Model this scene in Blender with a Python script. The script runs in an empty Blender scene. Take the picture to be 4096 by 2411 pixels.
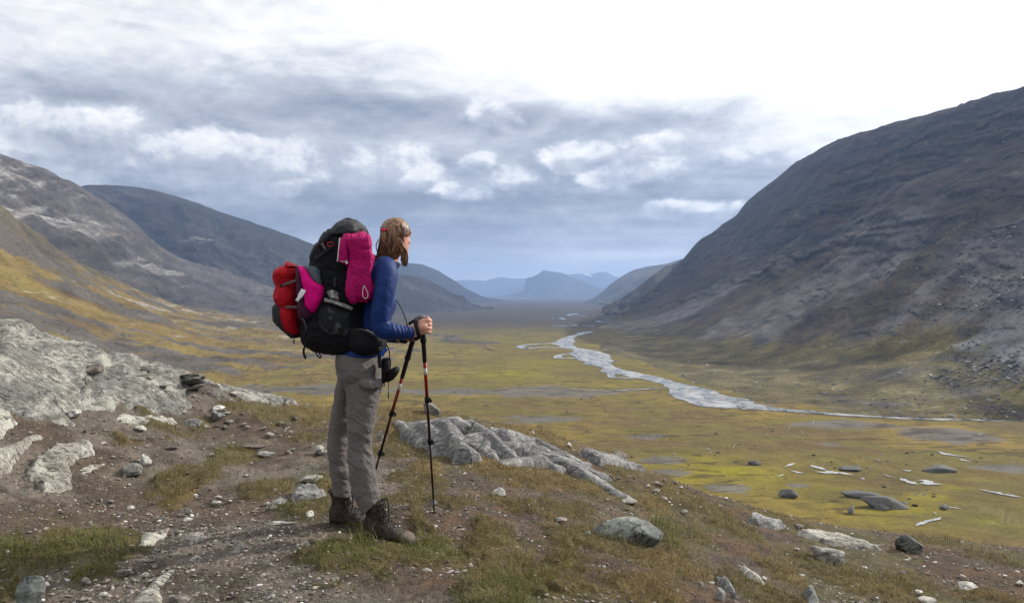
import bpy, bmesh, math, random
import numpy as np
from mathutils import Vector, Matrix

random.seed(7)
rng = np.random.default_rng(7)
SC = bpy.context.scene
COL = SC.collection
CZ = 1.3                 # eye height above the trodden soil
FS = 3200.0              # focal length in photograph pixels (4096 wide)
FLOOR = -60.0

# ------------------------------------------------------------------ camera
cam_d = bpy.data.cameras.new("camera")
cam = bpy.data.objects.new("camera", cam_d)
COL.objects.link(cam)
cam.location = (0, 0, CZ)
cam.rotation_euler = (math.radians(90), 0, 0)
cam_d.sensor_width = 36.0
cam_d.lens = 36.0 * FS / 4096
cam_d.shift_y = -(1205.5 - 1168.0) / 4096
cam_d.clip_start = 0.05
cam_d.clip_end = 60000
SC.camera = cam

# ------------------------------------------------------------------ light settings
SUN_AZ, SUN_EL = 63.0, 31.0
SUN_STRENGTH = 5.0
SKY_STRENGTH = 0.08
CLOUD_STRENGTH = 1.0
HAZE = 0.000105
SC.view_settings.view_transform = 'Standard'
SC.view_settings.look = 'None'
SC.view_settings.exposure = 0.0
SC.view_settings.gamma = 1.0
SC.view_settings.use_curve_mapping = False
SC.render.engine = 'CYCLES'
SC.cycles.use_denoising = True
SC.cycles.max_bounces = 6
SC.cycles.diffuse_bounces = 2
SC.cycles.glossy_bounces = 2
SC.cycles.volume_bounces = 0
SC.cycles.transparent_max_bounces = 6
SC.cycles.use_fast_gi = False

# ------------------------------------------------------------------ node expression helper
class E:
    """a socket that takes arithmetic"""
    def __init__(s, nt, sock): s.nt = nt; s.s = sock
    def _m(s, op, *a):
        n = s.nt.nodes.new('ShaderNodeMath'); n.operation = op
        for i, v in enumerate((s,) + a):
            if isinstance(v, E): s.nt.links.new(v.s, n.inputs[i])
            else: n.inputs[i].default_value = float(v)
        return E(s.nt, n.outputs[0])
    def __add__(s, o): return s._m('ADD', o)
    __radd__ = __add__
    def __mul__(s, o): return s._m('MULTIPLY', o)
    __rmul__ = __mul__
    def __sub__(s, o): return s._m('SUBTRACT', o)
    def __rsub__(s, o): return (s * -1.0) + o
    def __truediv__(s, o): return s._m('DIVIDE', o)
    def __pow__(s, o): return s._m('POWER', o)
    def exp(s): return s._m('EXPONENT')
    def abs(s): return s._m('ABSOLUTE')
    def mx(s, o): return s._m('MAXIMUM', o)
    def mn(s, o): return s._m('MINIMUM', o)
    def atan2(s, o): return s._m('ARCTAN2', o)
    def asin(s): return s._m('ARCSINE')
    def step(s, a, b, lo=0.0, hi=1.0):
        n = s.nt.nodes.new('ShaderNodeMapRange'); n.interpolation_type = 'SMOOTHSTEP'
        s.nt.links.new(s.s, n.inputs['Value'])
        n.inputs['From Min'].default_value = a; n.inputs['From Max'].default_value = b
        n.inputs['To Min'].default_value = lo; n.inputs['To Max'].default_value = hi
        return E(s.nt, n.outputs[0])

class NT:
    def __init__(s, nt): s.nt = nt; s.n = nt.nodes; s.l = nt.links
    def new(s, t, **k):
        n = s.n.new(t)
        for a, b in k.items(): setattr(n, a, b)
        return n
    def put(s, sock, v):
        if isinstance(v, E): s.l.new(v.s, sock)
        elif isinstance(v, (tuple, list)):
            if len(sock.default_value) == 4 and len(v) == 3: v = (*v, 1.0)
            sock.default_value = v
        else: sock.default_value = v
    def coord(s, kind='Object'):
        return E(s.nt, s.new('ShaderNodeTexCoord').outputs[kind])
    def pos(s): return E(s.nt, s.new('ShaderNodeNewGeometry').outputs['Position'])
    def nrm(s): return E(s.nt, s.new('ShaderNodeNewGeometry').outputs['Normal'])
    def attr(s, name, out='Color'):
        n = s.new('ShaderNodeAttribute', attribute_name=name); return E(s.nt, n.outputs[out])
    def rand(s): return E(s.nt, s.new('ShaderNodeObjectInfo').outputs['Random'])
    def sep(s, v):
        n = s.new('ShaderNodeSeparateXYZ'); s.put(n.inputs[0], v)
        return [E(s.nt, o) for o in n.outputs]
    def comb(s, x, y, z):
        n = s.new('ShaderNodeCombineXYZ')
        for i, v in enumerate((x, y, z)): s.put(n.inputs[i], v)
        return E(s.nt, n.outputs[0])
    def map(s, v, scale=(1, 1, 1), rot=(0, 0, 0), loc=(0, 0, 0)):
        n = s.new('ShaderNodeMapping'); s.put(n.inputs[0], v)
        n.inputs['Scale'].default_value = scale; n.inputs['Rotation'].default_value = rot
        n.inputs['Location'].default_value = loc
        return E(s.nt, n.outputs[0])
    def noise(s, v, scale=1, detail=4, rough=0.5, dist=0.0, col=False, lac=2.0):
        n = s.new('ShaderNodeTexNoise'); s.put(n.inputs['Vector'], v)
        n.inputs['Scale'].default_value = scale; n.inputs['Detail'].default_value = detail
        n.inputs['Roughness'].default_value = rough; n.inputs['Distortion'].default_value = dist
        n.inputs['Lacunarity'].default_value = lac
        return E(s.nt, n.outputs['Color' if col else 'Fac'])
    def voro(s, v, scale=1, feature='F1', out='Distance', rnd=1.0):
        n = s.new('ShaderNodeTexVoronoi', feature=feature); s.put(n.inputs['Vector'], v)
        n.inputs['Scale'].default_value = scale; n.inputs['Randomness'].default_value = rnd
        return E(s.nt, n.outputs[out])
    def mix(s, f, a, b, mode='MIX'):
        n = s.new('ShaderNodeMix', data_type='RGBA', blend_type=mode)
        s.put(n.inputs[0], f); s.put(n.inputs[6], a); s.put(n.inputs[7], b)
        return E(s.nt, n.outputs[2])
    def ramp(s, f, stops):
        n = s.new('ShaderNodeValToRGB'); s.put(n.inputs[0], f)
        e = n.color_ramp.elements
        while len(e) < len(stops): e.new(0.5)
        for i, (p, c) in enumerate(stops):
            e[i].position = p; e[i].color = (*c, 1) if len(c) == 3 else c
        return E(s.nt, n.outputs[0])
    def scale(s, c, f):
        return s.mix(1.0, c, s.comb(f, f, f), 'MULTIPLY')
    def bump(s, h, strength=0.5, dist=0.01, normal=None):
        n = s.new('ShaderNodeBump'); n.inputs['Strength'].default_value = strength
        n.inputs['Distance'].default_value = dist; s.put(n.inputs['Height'], h)
        if normal is not None: s.l.new(normal.s, n.inputs['Normal'])
        return E(s.nt, n.outputs[0])

def material(name, build):
    """build(nt) returns dict of Principled inputs"""
    m = bpy.data.materials.new(name); m.use_nodes = True
    nt = m.node_tree; b = nt.nodes['Principled BSDF']
    b.inputs['Specular IOR Level'].default_value = 0.25
    b.inputs['Roughness'].default_value = 0.85
    t = NT(nt); d = build(t)
    for k, v in d.items():
        t.put(b.inputs[k], v)
    return m

# ------------------------------------------------------------------ sky
def pxaz(px): return math.atan((px - 1260) / 1968)
def pxel(px, py): return math.atan((718 - py) / 1968 * math.cos(pxaz(px)))

w = bpy.data.worlds.new("World"); SC.world = w; w.use_nodes = True
wn = w.node_tree; wn.nodes.clear(); T = NT(wn)
sky = T.new('ShaderNodeTexSky', sky_type='NISHITA')
sky.sun_disc = False
sky.sun_elevation = math.radians(SUN_EL); sky.sun_rotation = math.radians(SUN_AZ)
sky.air_density = 1.0; sky.dust_density = 0.6; sky.altitude = 900
D = T.coord('Generated')
dx, dy, dz = T.sep(D)
AZ = dx.atan2(dy); EL = dz.mn(0.999).mx(-0.999).asin()
elp = EL.mx(0.0)
# cloud sheet seen in perspective: plane coordinates
inv = 1.0 / 1.0
den = elp + 0.10
cx = dx / den; cy = dy / den
P = T.comb(cx, cy, 0.0)
AE = T.comb(AZ * 1.0, EL * 1.0, 0.3)
warp1 = T.noise(T.map(AE, (5, 10, 1)), 1.0, 5, 0.6) - 0.5
warp2 = T.noise(T.map(AE, (5, 10, 1), loc=(7.3, 2.1, 4)), 1.0, 5, 0.6) - 0.5
wU = AZ + warp1 * 0.10
wV = EL + warp2 * 0.035
def blob(px, py, sx, sy, tilt=0.0, U=wU, V=wV):
    u0, v0 = pxaz(px), pxel(px, py)
    du = (U - u0); dv = (V - v0)
    if tilt: dv = dv - du * tilt
    a = du * (1968.0 / sx); b = dv * (1968.0 / sy)
    return ((a * a + b * b) * -1.0).exp()
streak = T.noise(T.map(AE, (3.2, 20, 1), rot=(0, 0, 0.06)), 1.0, 6, 0.62, 0.4)
broad = T.noise(T.map(AE, (2.6, 7, 1), loc=(3, 1, 0)), 1.0, 4, 0.55, 0.3)
fine = T.noise(T.map(AE, (13, 26, 1), loc=(0, 5, 1)), 1.0, 8, 0.66, 0.6)
# luminance of the stratus deck
L = elp.mn(0.5) * 1.15 + 0.48 + EL.step(0.0, 0.10, 0.30, 0.0)
mott = T.noise(T.map(AE, (7, 17, 1), rot=(0, 0, -0.12), loc=(4, 8, 2)), 1.0, 7, 0.62, 0.8)
L = L + (streak - 0.5) * 0.55 + (broad - 0.5) * 0.34 + (mott - 0.5) * 0.42 + (fine - 0.5) * 0.16
band = T.noise(T.map(AE, (2.2, 46, 1), rot=(0, 0, 0.03), loc=(6, 3, 2)), 1.0, 6, 0.60, 0.35)
L = L + (band - 0.5) * EL.step(0.04, 0.20, 0.62, 0.12)
# brighter towards the sun behind the deck
sx_, sy_ = math.radians(SUN_AZ), math.radians(SUN_EL)
sd = (math.sin(sx_) * math.cos(sy_), math.cos(sx_) * math.cos(sy_), math.sin(sy_))
cs = (dx * sd[0] + dy * sd[1] + dz * sd[2]).mx(0.0)
L = L + (cs ** 7.0) * 0.55
for (px, py, sx, sy, k, t) in [
    (1500, 60, 620, 150, 0.42, 0), (2100, 150, 520, 190, 0.48, 0), (900, 60, 300, 70, 0.10, 0), (1700, 190, 420, 60, 0.22, 0),
    (250, 120, 480, 60, 0.12, 0), (2250, 420, 260, 110, 0.30, 0.5),
    (200, 225, 330, 36, -0.16, -0.1), (560, 290, 330, 50, -0.10, 0), (900, 250, 300, 40, -0.14, -.1), (700, 190, 300, 22, -0.06, 0),
    (1600, 285, 290, 48, -0.34, 0.03), (1240, 320, 250, 60, -0.10, 0), (1100, 450, 700, 50, -0.05, 0), (1880, 215, 90, 22, -0.16, 0.4), (2050, 245, 60, 10, -0.1, 0.2),
    (1700, 445, 200, 32, -0.16, 0), (1100, 520, 620, 55, -0.10, 0), (700, 520, 300, 60, -0.10, 0), (1300, 600, 600, 34, -0.05, 0),
    (1780, 400, 160, 26, -0.12, -0.1), (1400, 620, 400, 14, 0.06, 0), (1250, 688, 320, 14, 0.10, 0), (300, 430, 220, 40, -0.04, 0)]:
    L = L + blob(px, py, sx, sy, t) * k
# cumulus banks: hard cauliflower tops, soft bases
C = None; C2 = None
for (px, py, sx, sy, k) in [(130, 330, 230, 55, 1.0), (40, 380, 200, 60, 0.8), (560, 398, 225, 50, 1.0), (700, 425, 120, 34, .8), (420, 400, 110, 34, .8),
    (950, 405, 120, 40, 0.95), (1040, 435, 100, 32, .8), (720, 460, 70, 18, .62), (1180, 392, 44, 20, 0.75), (1185, 285, 80, 34, .72), (1440, 385, 110, 32, 0.95),
    (1600, 360, 150, 30, .75), (1560, 430, 150, 40, .6), (1280, 440, 110, 36, 0.7), (1180, 470, 140, 24, .55), (1720, 512, 150, 20, 1.0), (330, 322, 44, 15, .62), (235, 318, 30, 13, .55), (1850, 380, 200, 30, .5)]:
    sy = sy * 1.35; g = blob(px, py, sx, sy) * k; g2 = blob(px, py - sy * 0.35, sx, sy) * k
    C = g if C is None else C.mx(g); C2 = g2 if C2 is None else C2.mx(g2)
pf2 = T.noise(T.map(AE, (8, 17, 1), loc=(3, 1, 7)), 1.0, 7, 0.60, 0.3)
pf2U = T.noise(T.map(AE, (8, 17, 1), loc=(3, 1 - 17 * 0.012, 7)), 1.0, 7, 0.60, 0.3)
L = L + ((pf2 - 0.5) * 0.30 + (pf2 - pf2U) * 0.65) * EL.step(0.02, 0.12)
puff = T.noise(T.map(AE, (15, 21, 1), loc=(0, 5, 1)), 1.0, 7, 0.58, 0.2)
puffU = T.noise(T.map(AE, (15, 21, 1), loc=(-0.10, 5.0 - 21 * 0.012, 1)), 1.0, 7, 0.58, 0.2)
cn = C + (puff - 0.5) * 1.1
cm = cn.step(0.22, 0.56) * C.step(0.03, 0.26) * 0.88
fineU = T.noise(T.map(AE, (13, 26, 1), loc=(0, 5.0 - 26 * 0.010, 1)), 1.0, 8, 0.66, 0.6)
lit = (puff - puffU) * 1.5 + (puff - 0.5) * 0.35 + 0.86 + (C2 - C) * 0.85
soft = (C2 - C).step(-0.24, -0.04, 0.45, 0.94)
L = L * (1.0 - cm * soft) + lit * cm * soft
thin = T.noise(T.map(AE, (9, 30, 1), loc=(11, 0, 0)), 1.0, 5, 0.6)
L = L.mx(0.30)
# blue-grey in the dark parts, white in the light
colr = T.ramp(L.mn(1.0), [(0.0, (0.17, 0.20, 0.27)), (0.40, (0.29, 0.335, 0.42)), (0.56, (0.44, 0.48, 0.56)), (0.74, (0.63, 0.67, 0.745)), (0.90, (0.90, 0.92, 0.95)), (1.0, (1.02, 1.02, 1.02))])
peach = blob(1290, 690, 420, 15, 0, AZ, EL)
colr = T.mix(peach * 0.8, colr, (0.92, 0.86, 0.83))
below = EL.step(-0.05, -0.005)
colr = T.mix(below, (0.10, 0.10, 0.09), colr)
gain = L.mx(1.0)
bg1 = T.new('ShaderNodeBackground'); T.put(bg1.inputs[0], T.scale(colr, gain)); bg1.inputs[1].default_value = CLOUD_STRENGTH
bg2 = T.new('ShaderNodeBackground'); wn.links.new(sky.outputs[0], bg2.inputs[0]); bg2.inputs[1].default_value = SKY_STRENGTH
gap = (T.noise(T.map(AE, (9, 22, 1), loc=(2, 9, 0)), 1.0, 6, 0.6) - 0.5) * 1.6 + blob(1260, 68, 90, 12, 0.03) * 0.9 + blob(1390, 66, 60, 10) * 0.8 + blob(905, 105, 50, 16) * 0.7 + blob(1300, 10, 90, 8) * .5
gapm = gap.step(0.62, 1.1) * 0.22
ms = T.new('ShaderNodeMixShader'); T.put(ms.inputs[0], gapm)
wn.links.new(bg1.outputs[0], ms.inputs[1]); wn.links.new(bg2.outputs[0], ms.inputs[2])
wo = T.new('ShaderNodeOutputWorld'); wn.links.new(ms.outputs[0], wo.inputs[0])
w.cycles.sampling_method = 'MANUAL'; w.cycles.sample_map_resolution = 512

sun_d = bpy.data.lights.new("sun", 'SUN'); sun_d.energy = SUN_STRENGTH; sun_d.angle = math.radians(0.9)
sun_d.color = (1.0, 0.94, 0.86)
sun = bpy.data.objects.new("sun", sun_d); COL.objects.link(sun)
sun.rotation_euler = Vector(sd).to_track_quat('Z', 'Y').to_euler()
sun.location = (20, 10, 30)

# ------------------------------------------------------------------ numpy noise
def _h(ix, iy, iz, seed):
    with np.errstate(over='ignore'):
        n = (ix.astype(np.uint32) * np.uint32(374761393) + iy.astype(np.uint32) * np.uint32(668265263)
             + iz.astype(np.uint32) * np.uint32(2147483647 - 58) + np.uint32(seed * 974711 + 13))
        n = (n ^ (n >> np.uint32(13))) * np.uint32(1274126177)
        n = (n ^ (n >> np.uint32(16))) * np.uint32(2246822519)
        n = n ^ (n >> np.uint32(15))
    return n.astype(np.float32) * np.float32(2.0 / 4294967295.0) - 1.0
def vnoise(x, y, z=None, seed=0):
    x = np.asarray(x, np.float64); y = np.asarray(y, np.float64)
    xi = np.floor(x); yi = np.floor(y); fx = x - xi; fy = y - yi
    xi = xi.astype(np.int64); yi = yi.astype(np.int64)
    fx = fx * fx * (3 - 2 * fx); fy = fy * fy * (3 - 2 * fy)
    def lay(zi):
        a = _h(xi, yi, zi, seed); b = _h(xi + 1, yi, zi, seed); c = _h(xi, yi + 1, zi, seed); d = _h(xi + 1, yi + 1, zi, seed)
        return (a + (b - a) * fx) * (1 - fy) + (c + (d - c) * fx) * fy
    if z is None:
        return lay(np.zeros_like(xi))
    z = np.asarray(z, np.float64) + np.zeros_like(x)
    zi = np.floor(z); fz = z - zi; zi = zi.astype(np.int64); fz = fz * fz * (3 - 2 * fz)
    return lay(zi) * (1 - fz) + lay(zi + 1) * fz
def fbm(x, y, z=None, o=5, seed=0, gain=0.5, lac=2.03):
    s = 0; a = 1.0; t = 0
    for i in range(o):
        s = s + a * vnoise(x, y, z, seed + i); t += a
        x = x * lac + 3.7; y = y * lac - 1.3; a *= gain
        if z is not None: z = z * lac + 0.7
    return s / t
def ridged(x, y, z=None, o=5, seed=0, gain=0.5, lac=2.05):
    s = 0; a = 1.0; t = 0
    for i in range(o):
        s = s + a * (1 - 2 * np.abs(vnoise(x, y, z, seed + i))); t += a
        x = x * lac + 5.1; y = y * lac - 2.7; a *= gain
        if z is not None: z = z * lac + 0.7
    return s / t
def sstep(x, a, b):
    t = np.clip((x - a) / (b - a), 0, 1); return t * t * (3 - 2 * t)

# ------------------------------------------------------------------ mesh helpers
def link(name, me, mat=None, parent=None, **props):
    o = bpy.data.objects.new(name, me); COL.objects.link(o)
    if mat is not None: me.materials.append(mat)
    if parent is not None: o.parent = parent
    for k, v in props.items(): o[k] = v
    return o
def make_mesh(name, V, F, smooth=True, cols=None, uv=None):
    """V (n,3); F (m,k) array with one k, or a list of such arrays"""
    me = bpy.data.meshes.new(name)
    V = np.asarray(V, np.float32)
    Fs = F if isinstance(F, list) else [F]
    Fs = [np.asarray(f, np.int32) for f in Fs if len(f)]
    me.vertices.add(len(V)); me.vertices.foreach_set('co', V.ravel())
    loops = np.concatenate([f.ravel() for f in Fs]); tot = np.concatenate([np.full(len(f), f.shape[1], np.int32) for f in Fs])
    me.loops.add(len(loops)); me.loops.foreach_set('vertex_index', loops)
    me.polygons.add(len(tot)); st = np.concatenate([[0], np.cumsum(tot)[:-1]]).astype(np.int32)
    me.polygons.foreach_set('loop_start', st)
    me.polygons.foreach_set('use_smooth', np.full(len(tot), smooth, bool))
    if cols is not None:
        for nm, c in cols.items():
            ca = me.color_attributes.new(nm, 'FLOAT_COLOR', 'POINT')
            c = np.asarray(c, np.float32)
            if c.ndim == 1: c = np.stack([c, c, c], 1)
            c = np.concatenate([c, np.ones((len(c), 1), np.float32)], 1)
            ca.data.foreach_set('color', c.ravel())
    me.update(calc_edges=True); me.validate()
    return me
def grid_faces(nr, nc):
    i = np.arange((nr - 1))[:, None] * nc + np.arange(nc - 1)[None, :]
    i = i.ravel()
    return np.stack([i, i + 1, i + nc + 1, i + nc], 1)
def unp(px, py, Y):
    """point of the place that lies Y metres ahead, in the direction seen at (px,py) of the 2519-wide view"""
    return np.array([(px - 1260) / 1968 * Y, Y, CZ + (718 - py) / 1968 * Y])
# photograph pixels from the enlarged views
def z1(u, v): return (1050 + u * .4046, 850 + v * .4046)
def z2(u, v): return (1250 + u * .5734, 1350 + v * .5734)
def z3(u, v): return (u * .783, 1250 + v * .783)
def z4(u, v): return (1300 + u * .5807, 1550 + v * .5807)
def z5(u, v): return (2600 + u * .5937, 1550 + v * .5937)
def z6(u, v): return (2000 + u * .5057, 950 + v * .5057)
def z7(u, v): return (2800 + u * .944, 300 + v * .944)
def s2p(s): return (s[0] / 1.6260, s[1] / 1.6260)
# ------------------------------------------------------------------ the far country
def lerp_cols(c1, c2, w): return c1 * (1 - w[:, None]) + np.array(c2) * w[:, None]

def detail_mat(name, s_fine, s_mid, str_=(1, 1, 1), bumpd=1.0, amp=0.55, speck=None):
    def b(t):
        p = t.pos(); q = t.map(p, str_)
        c = t.attr('tint')
        n1 = t.noise(q, s_fine, 6, 0.65); n2 = t.noise(q, s_mid, 5, 0.6, 0.5)
        f = (n1 - 0.5) * (2.2 * amp) + (n2 - 0.5) * (1.6 * amp) + 1.0
        c2 = t.scale(c, f.mx(0.15))
        if speck:
            sv = t.noise(q, speck[0], 3, 0.7)
            c2 = t.mix(sv.step(speck[1], speck[1] + 0.06) * speck[3], c2, speck[2])
        nb = t.bump(n1 * 0.6 + n2, 0.9, bumpd)
        return {'Base Color': c2, 'Normal': nb, 'Roughness': 0.95, 'Specular IOR Level': 0.1}
    return material(name, b)

def sheet(name, rows, nc, nr, disp, colour, mat, back=None):
    """rows: polylines of (px,py,Y), top first; resampled, splined across, displaced"""
    R = []
    for r in rows:
        r = np.array(r, float); t = (r[:, 0] - r[0, 0]) / (r[-1, 0] - r[0, 0])
        T_ = np.linspace(0, 1, nc)
        # smooth piecewise interpolation (monotone cubic-ish by averaging)
        vals = []
        for k in (1, 2):
            y = np.interp(T_, t, r[:, k])
            ker = max(3, nc // 90) | 1
            pad = ker // 2
            yp = np.pad(y, pad, mode='reflect', reflect_type='odd')
            y = np.convolve(yp, np.ones(ker) / ker, 'valid')
            vals.append(y)
        px = np.interp(T_, t, r[:, 0])
        Yv = vals[1]
        R.append(np.stack([(px - 1260) / 1968 * Yv, Yv, CZ + (718 - vals[0]) / 1968 * Yv], 1))
    if back is not None:
        top = R[0].copy(); top[:, 1] += back[0]; top[:, 2] -= back[1]; top[:, 0] += back[2]
        R = [top] + R
    R = np.array(R)                                    # (k, nc, 3)
    k = len(R); v = np.linspace(0, k - 1, nr)
    # Catmull-Rom across rows
    i = np.clip(np.floor(v).astype(int), 0, k - 2); f = (v - i)[:, None, None]
    g = lambda j: R[np.clip(j, 0, k - 1)]
    p0, p1, p2, p3 = g(i - 1), g(i), g(i + 1), g(i + 2)
    p0 = np.where((i == 0)[:, None, None], 2 * p1 - p2, p0); p3 = np.where((i == k - 2)[:, None, None], 2 * p2 - p1, p3)
    tns = 0.35
    m1 = (p2 - p0) * tns; m2 = (p3 - p1) * tns
    P_ = (2 * f**3 - 3 * f**2 + 1) * p1 + (f**3 - 2 * f**2 + f) * m1 + (-2 * f**3 + 3 * f**2) * p2 + (f**3 - f**2) * m2
    u = np.tile(np.linspace(0, 1, nc), (nr, 1)); vv = np.repeat(v[:, None], nc, 1)
    if back is not None: vv = vv - 1
    X = P_.reshape(-1, 3); uu = u.ravel(); vv = vv.ravel()
    X = disp(X, uu, vv)
    G3 = X.reshape(nr, nc, 3); nn = np.cross(np.gradient(G3, axis=1), np.gradient(G3, axis=0)); nn /= np.linalg.norm(nn, axis=2)[..., None] + 1e-9
    global SLOPE; SLOPE = np.abs(nn[..., 2]).ravel()
    c = colour(X, uu, vv)
    SURF[name] = (X, uu, vv)
    me = make_mesh(name, X, grid_faces(nr, nc)[:, ::-1], cols={'tint': c})
    return link(name, me, mat, kind='structure')

SURF = {}
OLIVE = np.array((0.135, 0.108, 0.030)); GOLD = np.array((0.215, 0.145, 0.032)); BROWNG = np.array((0.095, 0.062, 0.029))
SCREE = np.array((0.125, 0.115, 0.105)); DARKH = np.array((0.060, 0.050, 0.040)); ROCKL = np.array((0.30, 0.28, 0.25))
LIME = np.array((0.185, 0.158, 0.013))

# rotated coordinate running down the fall line / along the strike of the gullies
def rot(x, y, a): 
    c, s = math.cos(a), math.sin(a); return x * c + y * s, -x * s + y * c

# ---- valley floor
river_px = [z6(730,745), z6(640,765), z6(560,785), z6(490,812), z6(420,830), z6(250,850), z6(400,862), z6(560,870), z6(660,900), z6(730,935), z6(640,935), z6(560,940), z6(700,970), z6(800,985), z6(880,1040), z6(1000,1075), z6(1200,1120), z6(1400,1180), z6(1560,1250), z6(1750,1300), z6(2000,1345), z5(500,120), z5(900,155), z5(1300,185), z5(1800,207), z5(2250,218)]
def on_floor(s):
    Y = (CZ - FLOOR) * FS / (s[1] - 1168); return np.array([(s[0] - 2048) / FS * Y, Y])
riverW = np.array([on_floor(s) for s in river_px])

def floor_z(x, y):
    d = np.hypot(x, y)
    a = sstep(d, 150, 400)
    z = FLOOR + 1.3 * (1 - sstep(d, 300, 700)) * fbm(x / 38, y / 24, o=4, seed=5) + 0.4 * fbm(x / 9, y / 9, o=3, seed=9) * (1 - sstep(d, 250, 500))
    # gentle rise to the left and to the hill we stand on
    return z
ang = np.radians(np.linspace(-70, 70, 1100)); rr = np.concatenate([CZ * 0 + 61.3 * 1968 / np.linspace(760, 30, 640), 61.3 * 1968 / np.linspace(29.5, 5, 60)])
A_, R_ = np.meshgrid(ang, rr); fx = (np.tan(A_ * 0.72) * R_).ravel(); fy = R_.ravel()
fz = floor_z(fx, fy)

def ell(x, y, s, wpx, hpx):
    """soft elliptical zone on the floor; s = photo pixel of the centre, w/h half extents in photo px"""
    c = on_floor(s); k = c[1] / FS
    wx = wpx * k; wy = hpx * c[1] ** 2 / FS / (CZ - FLOOR)
    q = ((x - c[0]) / wx) ** 2 + ((y - c[1]) / wy) ** 2
    return np.exp(-q)
def floor_col(x, y):
    n1 = fbm(x / 60, y / 45, o=5, seed=21); n2 = fbm(x / 14, y / 12, o=5, seed=33); n3 = fbm(x / 160, y / 130, o=4, seed=41)
    c = lerp_cols(np.tile(OLIVE, (len(x), 1)), GOLD, sstep(n1 + 0.5 * n2, -0.25, 0.45) * 0.75)
    c = lerp_cols(c, BROWNG, sstep(n2 - 0.5 * n1 + 0.1 * (1 - sstep(y, 250, 450)), 0.0, 0.45) * 0.8)
    mid = sstep(y, 380, 600) * (1 - sstep(y, 1200, 1900)); c = lerp_cols(c, (0.165, 0.145, 0.030), mid * (0.35 + .5 * n1))
    c = lerp_cols(c, LIME, np.clip(0.7 * ell(x, y, z5(1500, 640), 620, 110) + 1.2 * ell(x, y, z5(330, 540), 200, 60) + .9 * ell(x, y, z5(2050, 860), 420, 70), 0, 1) * np.clip(0.55 + 1.3 * n2 + .6 * n1, 0, 1))
    c = lerp_cols(c, LIME, np.clip(ell(x, y, z6(60, 1080), 130, 22) + ell(x, y, z6(380, 985), 140, 12) + 0.8 * ell(x, y, z5(1150, 225), 190, 16), 0, 1) * 0.75)
    c = lerp_cols(c, (0.13, 0.135, 0.016), .6 * np.clip(ell(x, y, z5(2250, 880), 90, 30) + .6 * ell(x, y, z5(2200, 450), 220, 22), 0, 1))
    # grey gravel washes
    g = np.zeros(len(x))
    for (s, ww, hh) in [(z4(900, 20), 420, 16), (z3(1500, 385), 420, 20), (z4(1500, 10), 300, 14), (z6(400, 1230), 330, 14), (z5(100, 480), 120, 24), (z5(1300, 250), 210, 26), (z5(2000, 320), 230, 28), (z5(2400, 540), 160, 24), (z5(1230, 385), 50, 10), (z4(2230, 330), 120, 12), (z5(1000, 650), 60, 12), (z5(500, 660), 110, 18), (z4(1500, 215), 180, 24), (z5(100, 570), 130, 14), (z5(1800, 60), 700, 40), (z3(1750, 400), 300, 14)]:
        g = np.maximum(g, ell(x, y, s, ww, hh))
    g = sstep(g + 0.55 * n2 + 0.25 * n1, 0.42, 0.72)
    c = lerp_cols(c, SCREE * 0.95, g * 0.85)
    # far down the valley: dark heath
    far = sstep(y, 850, 1700); c = lerp_cols(c, DARKH * (0.8 + .6 * n3)[:, None] * 1.0 if False else DARKH * 0.75, far * 0.94)
    c = lerp_cols(c, BROWNG, sstep(y, 4200, 9000) * 0.8 * (0.5 + 0.5 * n3))
    c *= (1 + 0.35 * n2)[:, None]
    pt = sstep(ridged(x / 20, y / 7, o=3, seed=71) + 0.5 * n1, 0.62, 0.8) * (1 - far)      # peat banks
    c = lerp_cols(c, (0.035, 0.024, 0.014), pt * 0.6)
    return np.clip(c, 0.01, 1)
fc = floor_col(fx, fy)
floor_mat = detail_mat('bog_and_heath', 0.9, 0.12, (1, 1, 1), 0.7, 0.6, (0.8, 0.67, (0.30, 0.29, 0.27), 0.25))
link('valley_floor', make_mesh('valley_floor', np.stack([fx, fy, fz], 1), grid_faces(len(rr), len(ang)), cols={'tint': fc}), floor_mat, kind='structure')

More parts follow.
